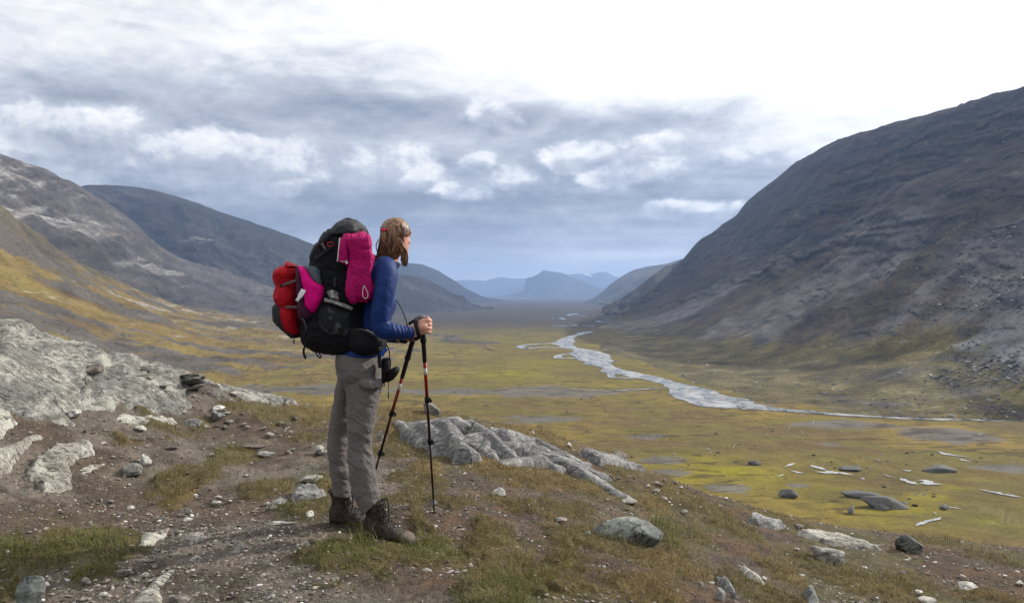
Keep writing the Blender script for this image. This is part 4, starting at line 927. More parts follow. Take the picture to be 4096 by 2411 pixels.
# ------------------------------------------------------------------ loose stones
def ico(sub):
    bm = bmesh.new(); bmesh.ops.create_icosphere(bm, subdivisions=sub, radius=1.0)
    V = np.array([v.co[:] for v in bm.verts]); F = np.array([[v.index for v in f.verts] for f in bm.faces]); bm.free(); return V, F
ICO = {k: ico(k) for k in (1, 2, 3, 4, 5)}
def stone_shape(seed, sub=3, planes=13, rough=0.05, sharp=22):
    r = np.random.default_rng(seed); V, F = ICO[sub]
    N = r.normal(size=(planes, 3)); N /= np.linalg.norm(N, axis=1)[:, None]; D_ = r.uniform(0.62, 1.0, planes)
    dots = V @ N.T; q = np.maximum(dots, 1e-3) / D_
    rad = 1.0 / (np.sum(q ** sharp, 1) ** (1 / sharp)); rad = np.minimum(rad, 1.25)
    rad *= 1 + rough * fbm(V[:, 0] * 2.5 + seed, V[:, 1] * 2.5, V[:, 2] * 2.5, o=4, seed=seed % 97)
    W = V * rad[:, None]; W /= np.abs(W).max(0); return W, F
def stone(s, w_s, h_s, mat, label, seed, name='stone', cat='stone', depth=1.0, sink=0.25, rotz=None, group=None, sub=4, at=None, tilt=0.0, planes=13, hb=None):
    """s: photo px of the stone's middle; w_s, h_s its size in photo px"""
    p = hit((s[0], s[1] + h_s * 0.30)) if at is None else at
    k = p[1] / FS; W, F = stone_shape(seed, sub, planes)
    a = w_s * k / 2; view = (CZ - 0.0) / p[1]
    b = a * depth; hz = max(0.012, (h_s * k - 2 * b * view * 0.35) * 0.62) if hb is None else hb
    r = np.random.default_rng(seed + 5); rz = r.uniform(-0.25, 0.25) if rotz is None else rotz
    V = W * np.array([a, b, hz])
    if tilt: V[:, 2] += V[:, 0] * tilt
    c_, s_ = math.cos(rz), math.sin(rz); V = np.stack([V[:, 0] * c_ - V[:, 1] * s_, V[:, 0] * s_ + V[:, 1] * c_, V[:, 2]], 1)
    o = link(name, make_mesh(name, V, F), mat); base = (Hb(p[0], p[1])[0] if p[1] < 60 else FLOOR)
    o.location = (p[0], p[1], base + hz * (1 - 2 * sink) + 0.004)
    return tagit(o, label, cat, group)
stone(z4(2090, 985), 292, 150, boulder_mat, 'big rounded grey green boulder with pale lichen spots among heath', 601, 'boulder', 'boulder', depth=0.75, sink=0.30, planes=26, sub=5, hb=0.125)
stone(z4(1207, 740), 62, 42, white_rock, 'white stone alone on red brown soil below the banded outcrop', 602, depth=.7, hb=0.045)
stone(z4(2090, 780), 74, 22, stone_pale, 'flat pale slab stone at the lower tip of the banded outcrop', 603, depth=.7)
stone(z4(1625, 912), 50, 12, stone_pale, 'thin pale flake in the yellow grass right of the boots', 604)
stone(z4(1810, 1008), 42, 24, boulder_mat, 'little grey stone touching the left side of the big boulder', 605)
stone(z4(700, 1260), 42, 24, stone_pale, 'pale stone between two tufts below the boots', 606)
stone(z4(1003, 1232), 16, 12, white_rock, 'tiny white stone in the middle of the heath below the boots', 607, sub=3)
stone(z4(1225, 1462), 80, 26, boulder_mat, 'grey flat stone at the bottom frame edge right of bright green grass', 608)
stone(z4(755, 962), 22, 14, white_rock, 'small whitish stone just right of the front boot toe', 609, sub=3)
stone(z4(525, 868), 34, 12, stone_pale, 'small pale flake behind the front boot laces', 610, sub=3)
stone(z4(1683, 396), 24, 18, white_rock, 'bright white stone on grass behind the banded outcrop', 611, sub=3, hb=.03)
stone(z4(1035, 322), 30, 16, stone_pale, 'small pale stone lying on the ribs of the banded outcrop', 612, sub=3, hb=.03)
stone(z4(2030, 482), 70, 34, stone_brown, 'brown grey rock at the knoll edge beyond the flat slab', 613, hb=.06)
stone(z4(2020, 626), 22, 16, stone_brown, 'small dark round stone on gravel below the flat slab', 614, sub=3)
stone(z4(2280, 712), 32, 16, white_rock, 'white stone on the gravelly right shoulder of the knoll', 615, sub=3)
stone(z4(2225, 680), 18, 10, white_rock, 'tiny white stone above left of another white stone on the shoulder', 616, sub=3)
stone(z4(2290, 665), 46, 20, stone_brown, 'dark flat stone behind the white stones on the shoulder', 617, sub=3)
stone(z4(880, 165), 50, 22, grey_rock, 'grey rock on the skyline left above the banded outcrop', 618, hb=.06)
stone(z4(1165, 190), 26, 40, stone_brown, 'reddish upright stone on the skyline behind the banded outcrop', 619, hb=.09)
stone(z4(1090, 158), 60, 18, stone_pale, 'low lichened stone on the skyline behind golden grass', 620, hb=.045)
stone(z4(740, 165), 76, 46, pale_rock, 'wedge of grey rock behind the top of the near trekking pole', 621, hb=.09, tilt=-0.35)
stone(z4(1720, 310), 165, 34, stone_pale, 'long low rock slanting down at the knoll edge over the valley', 622, hb=.05, tilt=-0.25, depth=.4)
stone(z4(1430, 318), 22, 14, white_rock, 'small white stone on the crest of the banded outcrop', 623, sub=3, hb=.03)
stone(z4(380, 350), 26, 40, pale_rock, 'pale rock glimpsed between the legs and the rear trekking pole', 624, hb=.07)
stone(z4(1180, 220), 18, 10, white_rock, 'tiny white stone on the skyline beside the reddish upright stone', 625, sub=3)
stone(z5(1745, 1082), 106, 68, dark_rock, 'dark square block of stone with a flat top on the right slope', 631, 'boulder', 'boulder', depth=0.6, planes=7, hb=0.10, sink=0.2, sub=5)
stone(z5(1195, 1145), 122, 44, pale_rock, 'pale pointed rock above the green heath on the right slope', 632, hb=0.085, sink=0.3)
stone(z5(728, 888), 54, 24, white_rock, 'bright white stone at the knoll edge above the bog', 633, hb=.05)
stone(z5(468, 797), 22, 10, white_rock, 'small white stone on the grassy knoll edge left of the brighter one', 634, sub=3)
stone(z5(40, 697), 30, 14, white_rock, 'white stone on the upper gravel of the right shoulder', 635, sub=3)
stone(z5(1565, 893), 98, 52, boulder_mat, 'grey green boulder split by a crack at the edge of the yellow bog', 636, 'boulder', 'boulder', hb=.15, sink=.2)
stone(z5(1520, 862), 44, 24, boulder_mat, 'small green grey stone leaning behind the cracked boulder', 637, hb=.09, sub=3)
stone(z5(1665, 983), 30, 12, white_rock, 'white flake on brown soil below the cracked boulder', 638, sub=3)
stone(z5(1005, 940), 44, 22, stone_brown, 'dark brown hummock stone left of the long pale strip', 639, sub=3)
stone(z5(2415, 860), 110, 74, dark_rock, 'big dark rounded boulder beside the bright green bog at the right edge', 640, 'boulder', 'boulder', at=np.array([4.55, 10.6]), hb=.33, sink=.3)
stone(z5(2130, 1350), 70, 20, white_rock, 'whitish flat stone on the bare soil at lower right', 641, hb=.03)
stone(z5(1860, 1428), 70, 20, stone_pale, 'pale flat stone touching the bottom frame edge, lower right', 642, hb=.02)
stone(z5(340, 1330), 36, 20, stone_brown, 'grey stone in red heath left of the folded slab', 643)
stone(z5(455, 1290), 36, 20, boulder_mat, 'rounded grey stone on top of the folded slab', 644)
stone(z5(770, 1290), 22, 16, white_rock, 'small white stone right of the white streaked slab', 645, sub=3)
stone(z5(600, 1212), 30, 14, white_rock, 'white stone just above the white streaked slab', 646, sub=3)
stone(z5(1695, 1248), 40, 18, stone_brown, 'brownish stone under the dark square block', 647, sub=3)
stone(z5(1865, 1148), 18, 14, white_rock, 'tiny white stone at the right foot of the dark square block', 648, sub=3)
stone(z5(480, 1430), 44, 44, grey_rock, 'grey rounded stone cut by the bottom frame edge left of the heath', 649, hb=.05)
stone(z3(160, 1450), 112, 70, boulder_mat, 'rounded grey stone in the bottom left corner', 650, 'boulder', 'boulder', hb=.085)
stone(z3(745, 765), 74, 52, white_rock, 'pale oval stone lying tilted between slab and path', 651, hb=.055, rotz=-0.7, depth=.55)
stone(z3(660, 825), 110, 44, pale_rock, 'bluish white wedge rock left of the pale oval stone', 652, hb=.06, depth=.6)
stone(z3(1580, 850), 92, 38, stone_pale, 'large pale flat stone with a dark underside left of the knee', 653, hb=.035, tilt=.08)
stone(z3(1630, 717), 60, 34, stone_pale, 'round pale grey stone on the path beside the trousers', 654, hb=.05)
stone(z3(1435, 1078), 140, 24, stone_pale, 'long thin pale flagstone lying in front of the rear boot', 655, hb=.012, depth=.35, rotz=.12)
stone(z3(1372, 622), 44, 18, stone_pale, 'small bright flat stone in the middle of the path', 656, hb=.02)
stone(z3(1300, 690), 104, 16, stone_brown, 'long thin brown grey flake at the top of a green tussock', 657, hb=.02, depth=.3, rotz=.2)
stone(z3(1350, 722), 100, 22, stone_pale, 'pale crooked flat stone just above the grass tussock on the path', 658, hb=.02, depth=.45)
stone(z3(955, 1018), 56, 18, stone_brown, 'dark brown shard on the bare soil', 659, hb=.02, rotz=-.3, depth=.4)
stone(z3(855, 698), 86, 20, stone_brown, 'dark brown splintered plate with a pale top', 660, hb=.02, rotz=-.2, depth=.45)
stone(z3(695, 650), 64, 18, stone_brown, 'thin brown plate beside the golden tuft', 661, hb=.02, depth=.4)
stone(z3(630, 1335), 84, 26, stone_brown, 'brown grey flagstone at the lower edge of the dark green grass', 662, hb=.02, rotz=-.25, depth=.5)
stone(z3(437, 1375), 58, 26, stone_brown, 'grey splinter of stone in the dark corner at lower left', 663, hb=.02, rotz=-.6, depth=.4)
stone(z3(745, 1342), 34, 18, stone_pale, 'small pale grey stone right of the brown grey flagstone', 664, sub=3)
stone(z3(1000, 1270), 50, 18, stone_pale, 'pale flat stone below the square rock plate', 665, hb=.02)
stone(z3(1390, 1462), 44, 32, stone_pale, 'pale stone at the bottom frame edge below the shadow', 666)
stone(z3(1700, 1362), 50, 24, stone_pale, 'pale stone below the boots at the edge of the green grass', 667)
stone(z3(920, 1475), 90, 22, stone_brown, 'grey flat stone touching the bottom frame edge near the pale slab', 668, hb=.02)
stone(z3(995, 937), 26, 16, white_rock, 'small white pebble stone left of the olive tussock', 669, sub=3)
stone(z3(1115, 945), 40, 18, stone_pale, 'small grey stone right of the white pebble stone', 670, sub=3)
stone(z3(790, 905), 40, 14, stone_pale, 'small flat grey flake left of the brown grass clump', 671, sub=3)
stone(z3(1110, 532), 62, 32, grey_rock, 'rounded grey stone right of the dark green tuft', 672, hb=.05)
stone(z3(1110, 490), 56, 18, white_rock, 'white flake on the gravel behind the dark green tuft', 673, hb=.03)
stone(z3(1225, 385), 42, 34, grey_rock, 'pointed grey stone standing on the skyline left of the backpack', 674, hb=.075, planes=7)
stone(z3(720, 600), 52, 22, white_rock, 'bright white stone below the long grey slab', 675, hb=.03)
stone(z3(385, 525), 56, 22, white_rock, 'whitish stone at the foot of the whaleback', 676, hb=.035)
stone(z3(870, 308), 68, 26, dark_rock, 'dark flat stone resting on the crest of the whaleback', 677, hb=.05)
stone(z3(1100, 380), 60, 14, stone_pale, 'pale plate on the skyline at the end of the whaleback', 678, hb=.03)
stone(z3(1200, 420), 80, 14, stone_pale, 'pale cracked plate right of the shale ledge', 679, hb=.03)
stone(z3(1110, 415), 54, 10, dark_rock, 'thin black plate at the end of the whaleback', 680, hb=.02)
stone(z3(445, 395), 46, 40, pale_rock, 'upright pale flake in the dark hollow of the whaleback', 681, hb=.09, rotz=.6, planes=6)
stone(z3(470, 325), 100, 50, stone_brown, 'dark overhanging block in the hollow of the whaleback', 682, 'boulder', 'boulder', hb=.09, tilt=.3, planes=7)
stone(z3(1560, 1190), 44, 14, stone_pale, 'flat pale pebble stone in the shadow near the boots', 683, sub=3)
stone(z3(1595, 1165), 46, 14, stone_brown, 'grey brown pebble stone in the shadow behind the flat pale one', 684, sub=3)
stone(z3(240, 1392), 26, 20, white_rock, 'small white stone above the bottom left boulder', 685, sub=3)
stone(z3(1415, 1108), 24, 20, stone_pale, 'small stone under the left tip of the long thin flagstone', 686, sub=3)
stone(z3(1480, 612), 26, 10, stone_brown, 'dark chip on the path beside the bright flat stone', 687, sub=3)
# rocks standing in the bog below
def bog_at(s): return on_floor((s[0], s[1]))
stone(z5(1590, 760), 190, 64, dark_rock, 'big dark whaleback lying in the yellow bog, tail to the left', 701, 'boulder', 'boulder', at=bog_at(z5(1590, 800)), hb=2.6, sink=.42, depth=.5, tilt=-0.14, planes=70, sub=5)
stone(z5(1430, 722), 180, 20, dark_rock, 'long low tail of dark rock left of the whaleback in the bog', 702, at=bog_at(z5(1430, 735)), hb=1.3, sink=.3, depth=.3, tilt=-0.06, planes=70)
stone(z5(1355, 822), 30, 28, boulder_mat, 'single round boulder in the bog left of the cracked boulder', 703, 'boulder', 'boulder', at=bog_at(z5(1355, 842)), hb=1.3, sink=.2)
stone(z5(940, 705), 84, 34, dark_rock, 'dark rock in the middle of the yellow bog below the water', 704, at=bog_at(z5(940, 725)), hb=1.6, sink=.3, depth=.6)
stone(z5(1950, 556), 140, 16, dark_rock, 'long dark bank of rock right of the small pool in the bog', 705, at=bog_at(z5(1950, 566)), hb=1.6, sink=.3, depth=.4)
stone(z5(710, 505), 60, 20, dark_rock, 'dark peat lump in the yellow bog far left', 706, at=bog_at(z5(710, 514)), hb=1.2, sink=.3, depth=.5)
stone(z5(1600, 795), 60, 20, dark_rock, 'broken dark rock under the whaleback in the bog', 707, at=bog_at(z5(1560, 812)), hb=1.0, sink=.3)
stone(z5(1985, 802), 36, 18, boulder_mat, 'grey rock at the left end of the thin stream in the bog', 708, at=bog_at(z5(1985, 812)), hb=.9, sink=.3)
stone(z5(1330, 548), 110, 10, dark_rock, 'low dark bank above the longest bright pool in the bog', 709, at=bog_at(z5(1330, 556)), hb=1.1, sink=.3, depth=.5)

# small stones that can be told apart but not described one by one
def scatter_group(n, sampler, size, mats, label, group, seed, flat=(0.3, 0.6)):
    r = np.random.default_rng(seed); meshes = []
    for mi, mt in enumerate(mats):
        for q in range(3):
            W, F = stone_shape(seed + 31 * mi + q, 2, 10, 0.06); me = make_mesh('stone', W, F); me.materials.append(mt); meshes.append(me)
    P_ = sampler(r, n)
    hs = Hb(P_[:, 0], P_[:, 1])
    for i in range(len(P_)):
        o = bpy.data.objects.new('stone', meshes[r.integers(len(meshes))]); COL.objects.link(o)
        s = size[0] + (size[1] - size[0]) * r.random() ** 2.2; f = r.uniform(*flat)
        o.scale = (s, s * r.uniform(0.55, 0.9), s * f); o.rotation_euler = (r.normal(0, .12), r.normal(0, .12), r.uniform(0, 6.28))
        o.location = (P_[i, 0], P_[i, 1], hs[i] + s * f * 0.45)
        tagit(o, label, 'stone', group)
def in_view(px0, px1, py0, py1):
    def f(r, n):
        out = []
        while len(out) < n:
            s = (r.uniform(px0, px1) * 1.626, r.uniform(py0, py1) * 1.626); p = hit(s)
            if p[1] < 11: out.append(p)
        return np.array(out)
    return f
scatter_group(90, in_view(250, 820, 1040, 1460), (0.010, 0.042), [stone_pale, stone_pale, white_rock, stone_brown], 'one of the small flat stones strewn on the trodden path left of the hiker', 'small stones on the trodden path', 801)
scatter_group(40, in_view(1560, 1980, 1180, 1330), (0.010, 0.035), [stone_pale, white_rock, stone_brown], 'one of the small stones on the gravelly shoulder right of the banded outcrop', 'small stones on the shoulder of the knoll', 802)
scatter_group(90, in_view(1650, 2519, 1350, 1483), (0.007, 0.030), [stone_pale, white_rock, white_rock, stone_brown], 'one of the small pale stones strewn in the heath at lower right', 'small stones in the heath', 803)
scatter_group(35, in_view(450, 760, 990, 1060), (0.012, 0.045), [stone_pale, pale_rock, stone_brown], 'one of the rock chips at the end of the pale whaleback', 'rock chips at the foot of the whaleback', 804, (0.25, .5))
scatter_group(30, in_view(0, 420, 1380, 1483), (0.008, 0.025), [stone_pale, stone_brown, white_rock], 'one of the small stones in the dark soil at bottom left', 'small stones in the dark soil', 805)

# tilted plates where the whaleback breaks up
rp = np.random.default_rng(77)
for i in range(16):
    u = rp.uniform(660, 1060); v = 300 + (u - 640) * .16 + rp.uniform(5, 120) * (1 - (u - 640) / 900)
    p = hit(z3(u, v)); W_, F_ = stone_shape(900 + i, 3, 7); ln_ = rp.uniform(.07, .20); V_ = W_ * np.array([ln_, ln_ * rp.uniform(.3, .5), rp.uniform(.018, .04)])
    o = link('rock_plate', make_mesh('rock_plate', V_, F_), pale_rock); o.location = (p[0], p[1] + .05, Hb(p[0], p[1])[0] + .07); o.rotation_euler = (rp.uniform(.05, .3), rp.uniform(-.3, .1), rp.uniform(-1.2, -.6))
    tagit(o, 'one of the tilted split plates at the right end of the pale whaleback', 'rock plate', 'split plates of the whaleback')
# gravel: thousands of chips merged
def merged(name, base, P_, S, R, mat, tint=None, tiltn=0.2, seed=0, extra=None):
    Vb, Fb = base; n = len(P_); r = np.random.default_rng(seed)
    c, s = np.cos(R), np.sin(R)
    V = Vb[None] * S[:, None, :]
    V = np.stack([V[..., 0] * c[:, None] - V[..., 1] * s[:, None], V[..., 0] * s[:, None] + V[..., 1] * c[:, None], V[..., 2]], -1)
    tl = r.normal(0, tiltn, (n, 2)); V[..., 2] += V[..., 0] * tl[:, :1] + V[..., 1] * tl[:, 1:]
    V = V + P_[:, None, :]
    F = (Fb[None] + (np.arange(n) * len(Vb))[:, None, None]).reshape(-1, Fb.shape[1])
    cols = {'tint': np.repeat(tint, len(Vb), 0)} if tint is not None else None
    return link(name, make_mesh(name, V.reshape(-1, 3), F, smooth=False, cols=cols), mat, kind='stuff')
def field(n, seed, dens, ymax=10.5):
    """random places on the knoll in front, even in the picture rather than on the ground, thinned by a density function"""
    r = np.random.default_rng(seed); out = []
    y = 1 / r.uniform(1 / ymax, 1 / 2.9, n); x = r.uniform(-0.78, 0.78, n) * y
    keep = r.random(n) < dens(x, y)
    return x[keep], y[keep], r
tint_mat = material('chips', lambda t: {'Base Color': t.scale(t.attr('tint'), t.noise(t.pos(), 120, 3, .6) + 0.5), 'Roughness': .9})
def dgrav(x, y):
    m = grass_mask(x, y)[0]; n = fbm(x / .5, y / .5, o=4, seed=601)
    return np.clip(0.22 + 1.1 * n + 0.35 * (x < -.2), 0.03, 1) * (1 - 0.85 * sstep(m, .2, .6))
x, y, r = field(95000, 811, dgrav); n = len(x)
sz = (0.0022 + 0.013 * r.random(n) ** 4.2) * (0.6 + y / 9)
t1 = np.array([0.20, 0.175, 0.15])[None] * r.uniform(0.35, 1.7, (n, 1)) + r.normal(0, .008, (n, 3)); wh = r.random(n) < .045; t1[wh] = np.array([.52, .50, .46])
W1, F1 = stone_shape(5, 1, 8, .1)
merged('gravel', (W1, F1), np.stack([x, y, H(x, y) + sz * .15], 1), np.stack([sz, sz * r.uniform(.5, .9, n), sz * r.uniform(.25, .6, n)], 1), r.uniform(0, 6.28, n), tint_mat, np.clip(t1, .03, .8))

# grass: curved blades
def blades(name, x, y, z, L_, W_, lean, az, tint, mat, seg=3, curl=1.0):
    n = len(x); k = seg + 1
    s = np.linspace(0, 1, k)[None]
    out = lean[:, None] * (s ** 1.6) * L_[:, None] * curl; up = L_[:, None] * s * np.sqrt(np.clip(1 - (lean[:, None] * 0.75 * s) ** 2, .08, 1))
    cxp = x[:, None] + np.cos(az)[:, None] * out; cyp = y[:, None] + np.sin(az)[:, None] * out; czp = z[:, None] + up
    wv = W_[:, None] * (1 - s ** 1.5 * 0.92)
    # blade faces across its lean, partly turned to everywhere
    pa = az + np.pi / 2
    L1 = np.stack([cxp - np.cos(pa)[:, None] * wv, cyp - np.sin(pa)[:, None] * wv, czp], -1)
    R1 = np.stack([cxp + np.cos(pa)[:, None] * wv, cyp + np.sin(pa)[:, None] * wv, czp], -1)
    V = np.stack([L1, R1], 2).reshape(n, 2 * k, 3)
    f = np.array([[2 * i, 2 * i + 1, 2 * i + 3, 2 * i + 2] for i in range(seg)])
    F = (f[None] + (np.arange(n) * 2 * k)[:, None, None]).reshape(-1, 4)
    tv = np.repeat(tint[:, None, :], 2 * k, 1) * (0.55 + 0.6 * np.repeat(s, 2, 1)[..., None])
    return link(name, make_mesh(name, V.reshape(-1, 3), F, smooth=True, cols={'tint': tv.reshape(-1, 3)}), mat, kind='stuff')
def blade_b(t):
    return {'Base Color': t.attr('tint'), 'Roughness': 0.6, 'Specular IOR Level': 0.25}
blade_mat = material('grass_blades', blade_b)
# blades let light through: translucent mix
nt = blade_mat.node_tree; tb = nt.nodes.new('ShaderNodeBsdfTranslucent'); mx_ = nt.nodes.new('ShaderNodeMixShader'); at_ = nt.nodes.new('ShaderNodeAttribute'); at_.attribute_name = 'tint'
nt.links.new(at_.outputs['Color'], tb.inputs['Color']); mx_.inputs[0].default_value = 0.35
nt.links.new(nt.nodes['Principled BSDF'].outputs[0], mx_.inputs[1]); nt.links.new(tb.outputs[0], mx_.inputs[2]); nt.links.new(mx_.outputs[0], nt.nodes['Material Output'].inputs['Surface'])
KC = [np.array((0.135, 0.150, 0.030)), np.array((0.24, 0.170, 0.062)), np.array((0.170, 0.142, 0.042)), np.array((0.14, 0.07, 0.035))]
def grass_layer(name, n, seed, thr, Lr, dens_bare, wd):
    def dens(x, y):
        m = grass_mask(x, y)[0]; return np.clip(sstep(m, thr, thr + .35) + dens_bare * sstep(fbm(x / .25, y / .25, o=3, seed=seed), 0.0, 0.4) * (x > -0.9), 0, 1)
    x, y, r = field(n, seed, dens); m, k = grass_mask(x, y); n = len(x)
    clump = fbm(x / 0.09, y / 0.09, o=3, seed=seed + 3)
    L_ = (Lr[0] + (Lr[1] - Lr[0]) * r.random(n) ** 1.5) * (0.5 + 0.9 * np.clip(m, 0, 1)) * (0.95 + 1.7 * clump)
    kk = k.T + 0.25; kk[:, 3] -= .25; kk = kk ** 3; kk /= kk.sum(1)[:, None]
    tint = sum(kk[:, i:i + 1] * KC[i] for i in range(4)) * r.uniform(0.55, 1.45, (n, 1))
    dry = r.random(n) < 0.22; tint[dry] = np.array((0.26, 0.20, 0.10)) * r.uniform(.6, 1.3, (dry.sum(), 1))
    bare = m < 0.25; tint[bare] = tint[bare] * 0.4 + np.array((0.12, 0.085, 0.04)) * 0.6
    ca = np.arctan2(-vnoise(x / .2, y / .2, seed=seed + 7), vnoise(x / .2 + 9, y / .2, seed=seed + 8))
    az = ca + r.normal(0, 1.1, n)
    blades(name, x, y, H(x, y, m) - 0.004, np.clip(L_, .008, .16), wd * (0.6 + y / 6) * r.uniform(.6, 1.2, n), np.clip(r.normal(0.8, .33, n), .05, 1.28), az, np.clip(tint, .01, .5), blade_mat)
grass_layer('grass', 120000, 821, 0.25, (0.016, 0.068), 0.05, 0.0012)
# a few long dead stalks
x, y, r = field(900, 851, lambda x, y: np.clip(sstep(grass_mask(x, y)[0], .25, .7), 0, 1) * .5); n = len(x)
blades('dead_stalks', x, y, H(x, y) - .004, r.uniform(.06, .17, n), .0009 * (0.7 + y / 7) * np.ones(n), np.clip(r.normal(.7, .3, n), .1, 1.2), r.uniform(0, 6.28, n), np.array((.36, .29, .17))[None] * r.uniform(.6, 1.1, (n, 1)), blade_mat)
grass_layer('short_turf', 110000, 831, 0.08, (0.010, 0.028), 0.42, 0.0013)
# dead stems, heather twigs and root litter lying about
x, y, r = field(42000, 841, lambda x, y: np.clip(0.25 + 0.8 * fbm(x / .4, y / .4, o=3, seed=843) + 0.3 * (x > -.2), .05, 1)); n = len(x)
tl = np.array((0.12, 0.075, 0.05))[None] * r.uniform(.3, 1.5, (n, 1)); pl = r.random(n) < .10; tl[pl] = np.array((.33, .28, .21)) * r.uniform(.6, 1.2, (pl.sum(), 1))
blades('heather_litter', x, y, H(x, y) + 0.002, r.uniform(.008, .035, n) * (.8 + y / 12), 0.0010 * (0.6 + y / 6) * np.ones(n), r.uniform(.8, 1.32, n), r.uniform(0, 6.28, n), tl, blade_mat, seg=2)

# blocks and stones lying out on the slopes and the bog, far past counting
def far_blocks(name, src, pick, n, size, seed, pal):
    X_, u_, v_ = SURF[src]; r = np.random.default_rng(seed); w_ = pick(u_, v_, X_); w_ = w_ / w_.sum()
    i_ = r.choice(len(u_), n, p=w_); P_ = X_[i_] + r.normal(0, 1.0, (n, 3)) * np.array([1.2, 1.2, 0])
    s_ = size[0] + (size[1] - size[0]) * r.random(n) ** 3; Wv, Fv = stone_shape(seed, 1, 8, .1)
    t_ = np.array(pal)[r.integers(len(pal), size=n)] * r.uniform(.7, 1.3, (n, 1))
    merged(name, (Wv, Fv), P_, np.stack([s_, s_ * r.uniform(.5, .9, n), s_ * r.uniform(.25, .6, n)], 1), r.uniform(0, 6.28, n), tint_mat, t_, .2, seed)
PALE = [(.20, .195, .185), (.13, .125, .12), (.28, .27, .25), (.09, .085, .08)]
far_blocks('talus', 'scree_mountain', lambda u, v, X: sstep(v, 1.7, 2.4) * (1 - sstep(v, 3.3, 3.8)) * sstep(u, .35, .5) * (1 - sstep(u, .8, .9)) * sstep(fbm(X[:, 0] / 40, X[:, 1] / 40, o=3, seed=881), -.1, .4) + .015, 9000, (.35, 1.5), 882, PALE)
far_blocks('hillside_stones', 'hillside', lambda u, v, X: sstep(fbm(u * 10, v * 10 - u * 8, o=4, seed=884), 0, .4) + .05, 5000, (.25, 1.1), 885, PALE)
r = np.random.default_rng(888); n = 4200; y = 1 / r.uniform(1 / 700, 1 / 185, n); x = r.uniform(-.5, .72, n) * y
k = r.random(n) < np.clip(.15 + 1.6 * fbm(x / 30, y / 20, o=3, seed=889), 0, 1); x, y = x[k], y[k]; n = len(x); s_ = .15 + .75 * r.random(n) ** 3; Wv, Fv = stone_shape(31, 1, 8, .1)
merged('bog_stones', (Wv, Fv), np.stack([x, y, floor_z(x, y) + s_ * .1], 1), np.stack([s_, s_ * .8, s_ * .5], 1), r.uniform(0, 6.28, n), tint_mat, np.array([(.19, .18, .165), (.06, .045, .03), (.045, .035, .025), (.30, .29, .27)])[r.integers(4, size=n)], .15, 3)
# ------------------------------------------------------------------ the hiker
def fr(f):
    def g(u, v, Y):
        s = f(u, v); return np.array([(s[0] - 2048) / FS * Y, Y, CZ - (s[1] - 1168) / FS * Y])
    return g
def z8(u, v): return (1550 + u * .1484, 1200 + v * .1484)
def z9(u, v): return (1480 + u * .1618, 860 + v * .1618)
def zA(u, v): return (1080 + u * .2832, 1020 + v * .2832)
Q1, Q2, Q8, Q9, QA = fr(z1), fr(z2), fr(z8), fr(z9), fr(zA)

def rings(f, R, m=40, e=1.0, sub=6, cap=True):
    """R: rings (uL,vL,uR,vR,Y,d[,skewY]): left and right edge as seen, depth of centre, half thickness; splined along"""
    C_, A_, B_ = [], [], []
    for r in R:
        uL, vL, uR, vR, Y, d = r[:6]; sk = r[6] if len(r) > 6 else 0.0
        L_, Rr = f(uL, vL, Y - sk), f(uR, vR, Y + sk); C_.append((L_ + Rr) / 2); A_.append((Rr - L_) / 2); B_.append(np.array([0, d, 0]))
    C_, A_, B_ = map(np.array, (C_, A_, B_))
    n = len(R); T_ = np.linspace(0, n - 1, (n - 1) * sub + 1)
    def spl(Pp):
        i = np.clip(np.floor(T_).astype(int), 0, n - 2); t = (T_ - i)[:, None]
        g = lambda j: Pp[np.clip(j, 0, n - 1)]
        p0, p1, p2, p3 = g(i - 1), g(i), g(i + 1), g(i + 2); m1 = (p2 - p0) * .5; m2 = (p3 - p1) * .5
        return (2*t**3 - 3*t**2 + 1) * p1 + (t**3 - 2*t**2 + t) * m1 + (-2*t**3 + 3*t**2) * p2 + (t**3 - t**2) * m2
    C_, A_, B_ = spl(C_), spl(A_), spl(B_)
    th = np.linspace(0, 2 * np.pi, m, endpoint=False); c = np.cos(th); s = np.sin(th)
    c = np.sign(c) * np.abs(c) ** e; s = np.sign(s) * np.abs(s) ** e
    V = C_[:, None, :] + A_[:, None, :] * c[None, :, None] - B_[:, None, :] * s[None, :, None]
    k = len(T_); idx = np.arange(k * m).reshape(k, m)
    F = np.stack([idx[:-1], idx[1:], np.roll(idx, -1, 1)[1:], np.roll(idx, -1, 1)[:-1]], -1).reshape(-1, 4)
    V = V.reshape(-1, 3); T3 = []
    if cap:
        a, b = len(V), len(V) + 1; V = np.concatenate([V, C_[:1], C_[-1:]])
        for j in range(m):
            T3.append((a, j, (j + 1) % m)); T3.append((b, idx[-1][(j + 1) % m], idx[-1][j]))
    return V, F, np.array(T3, int).reshape(-1, 3)
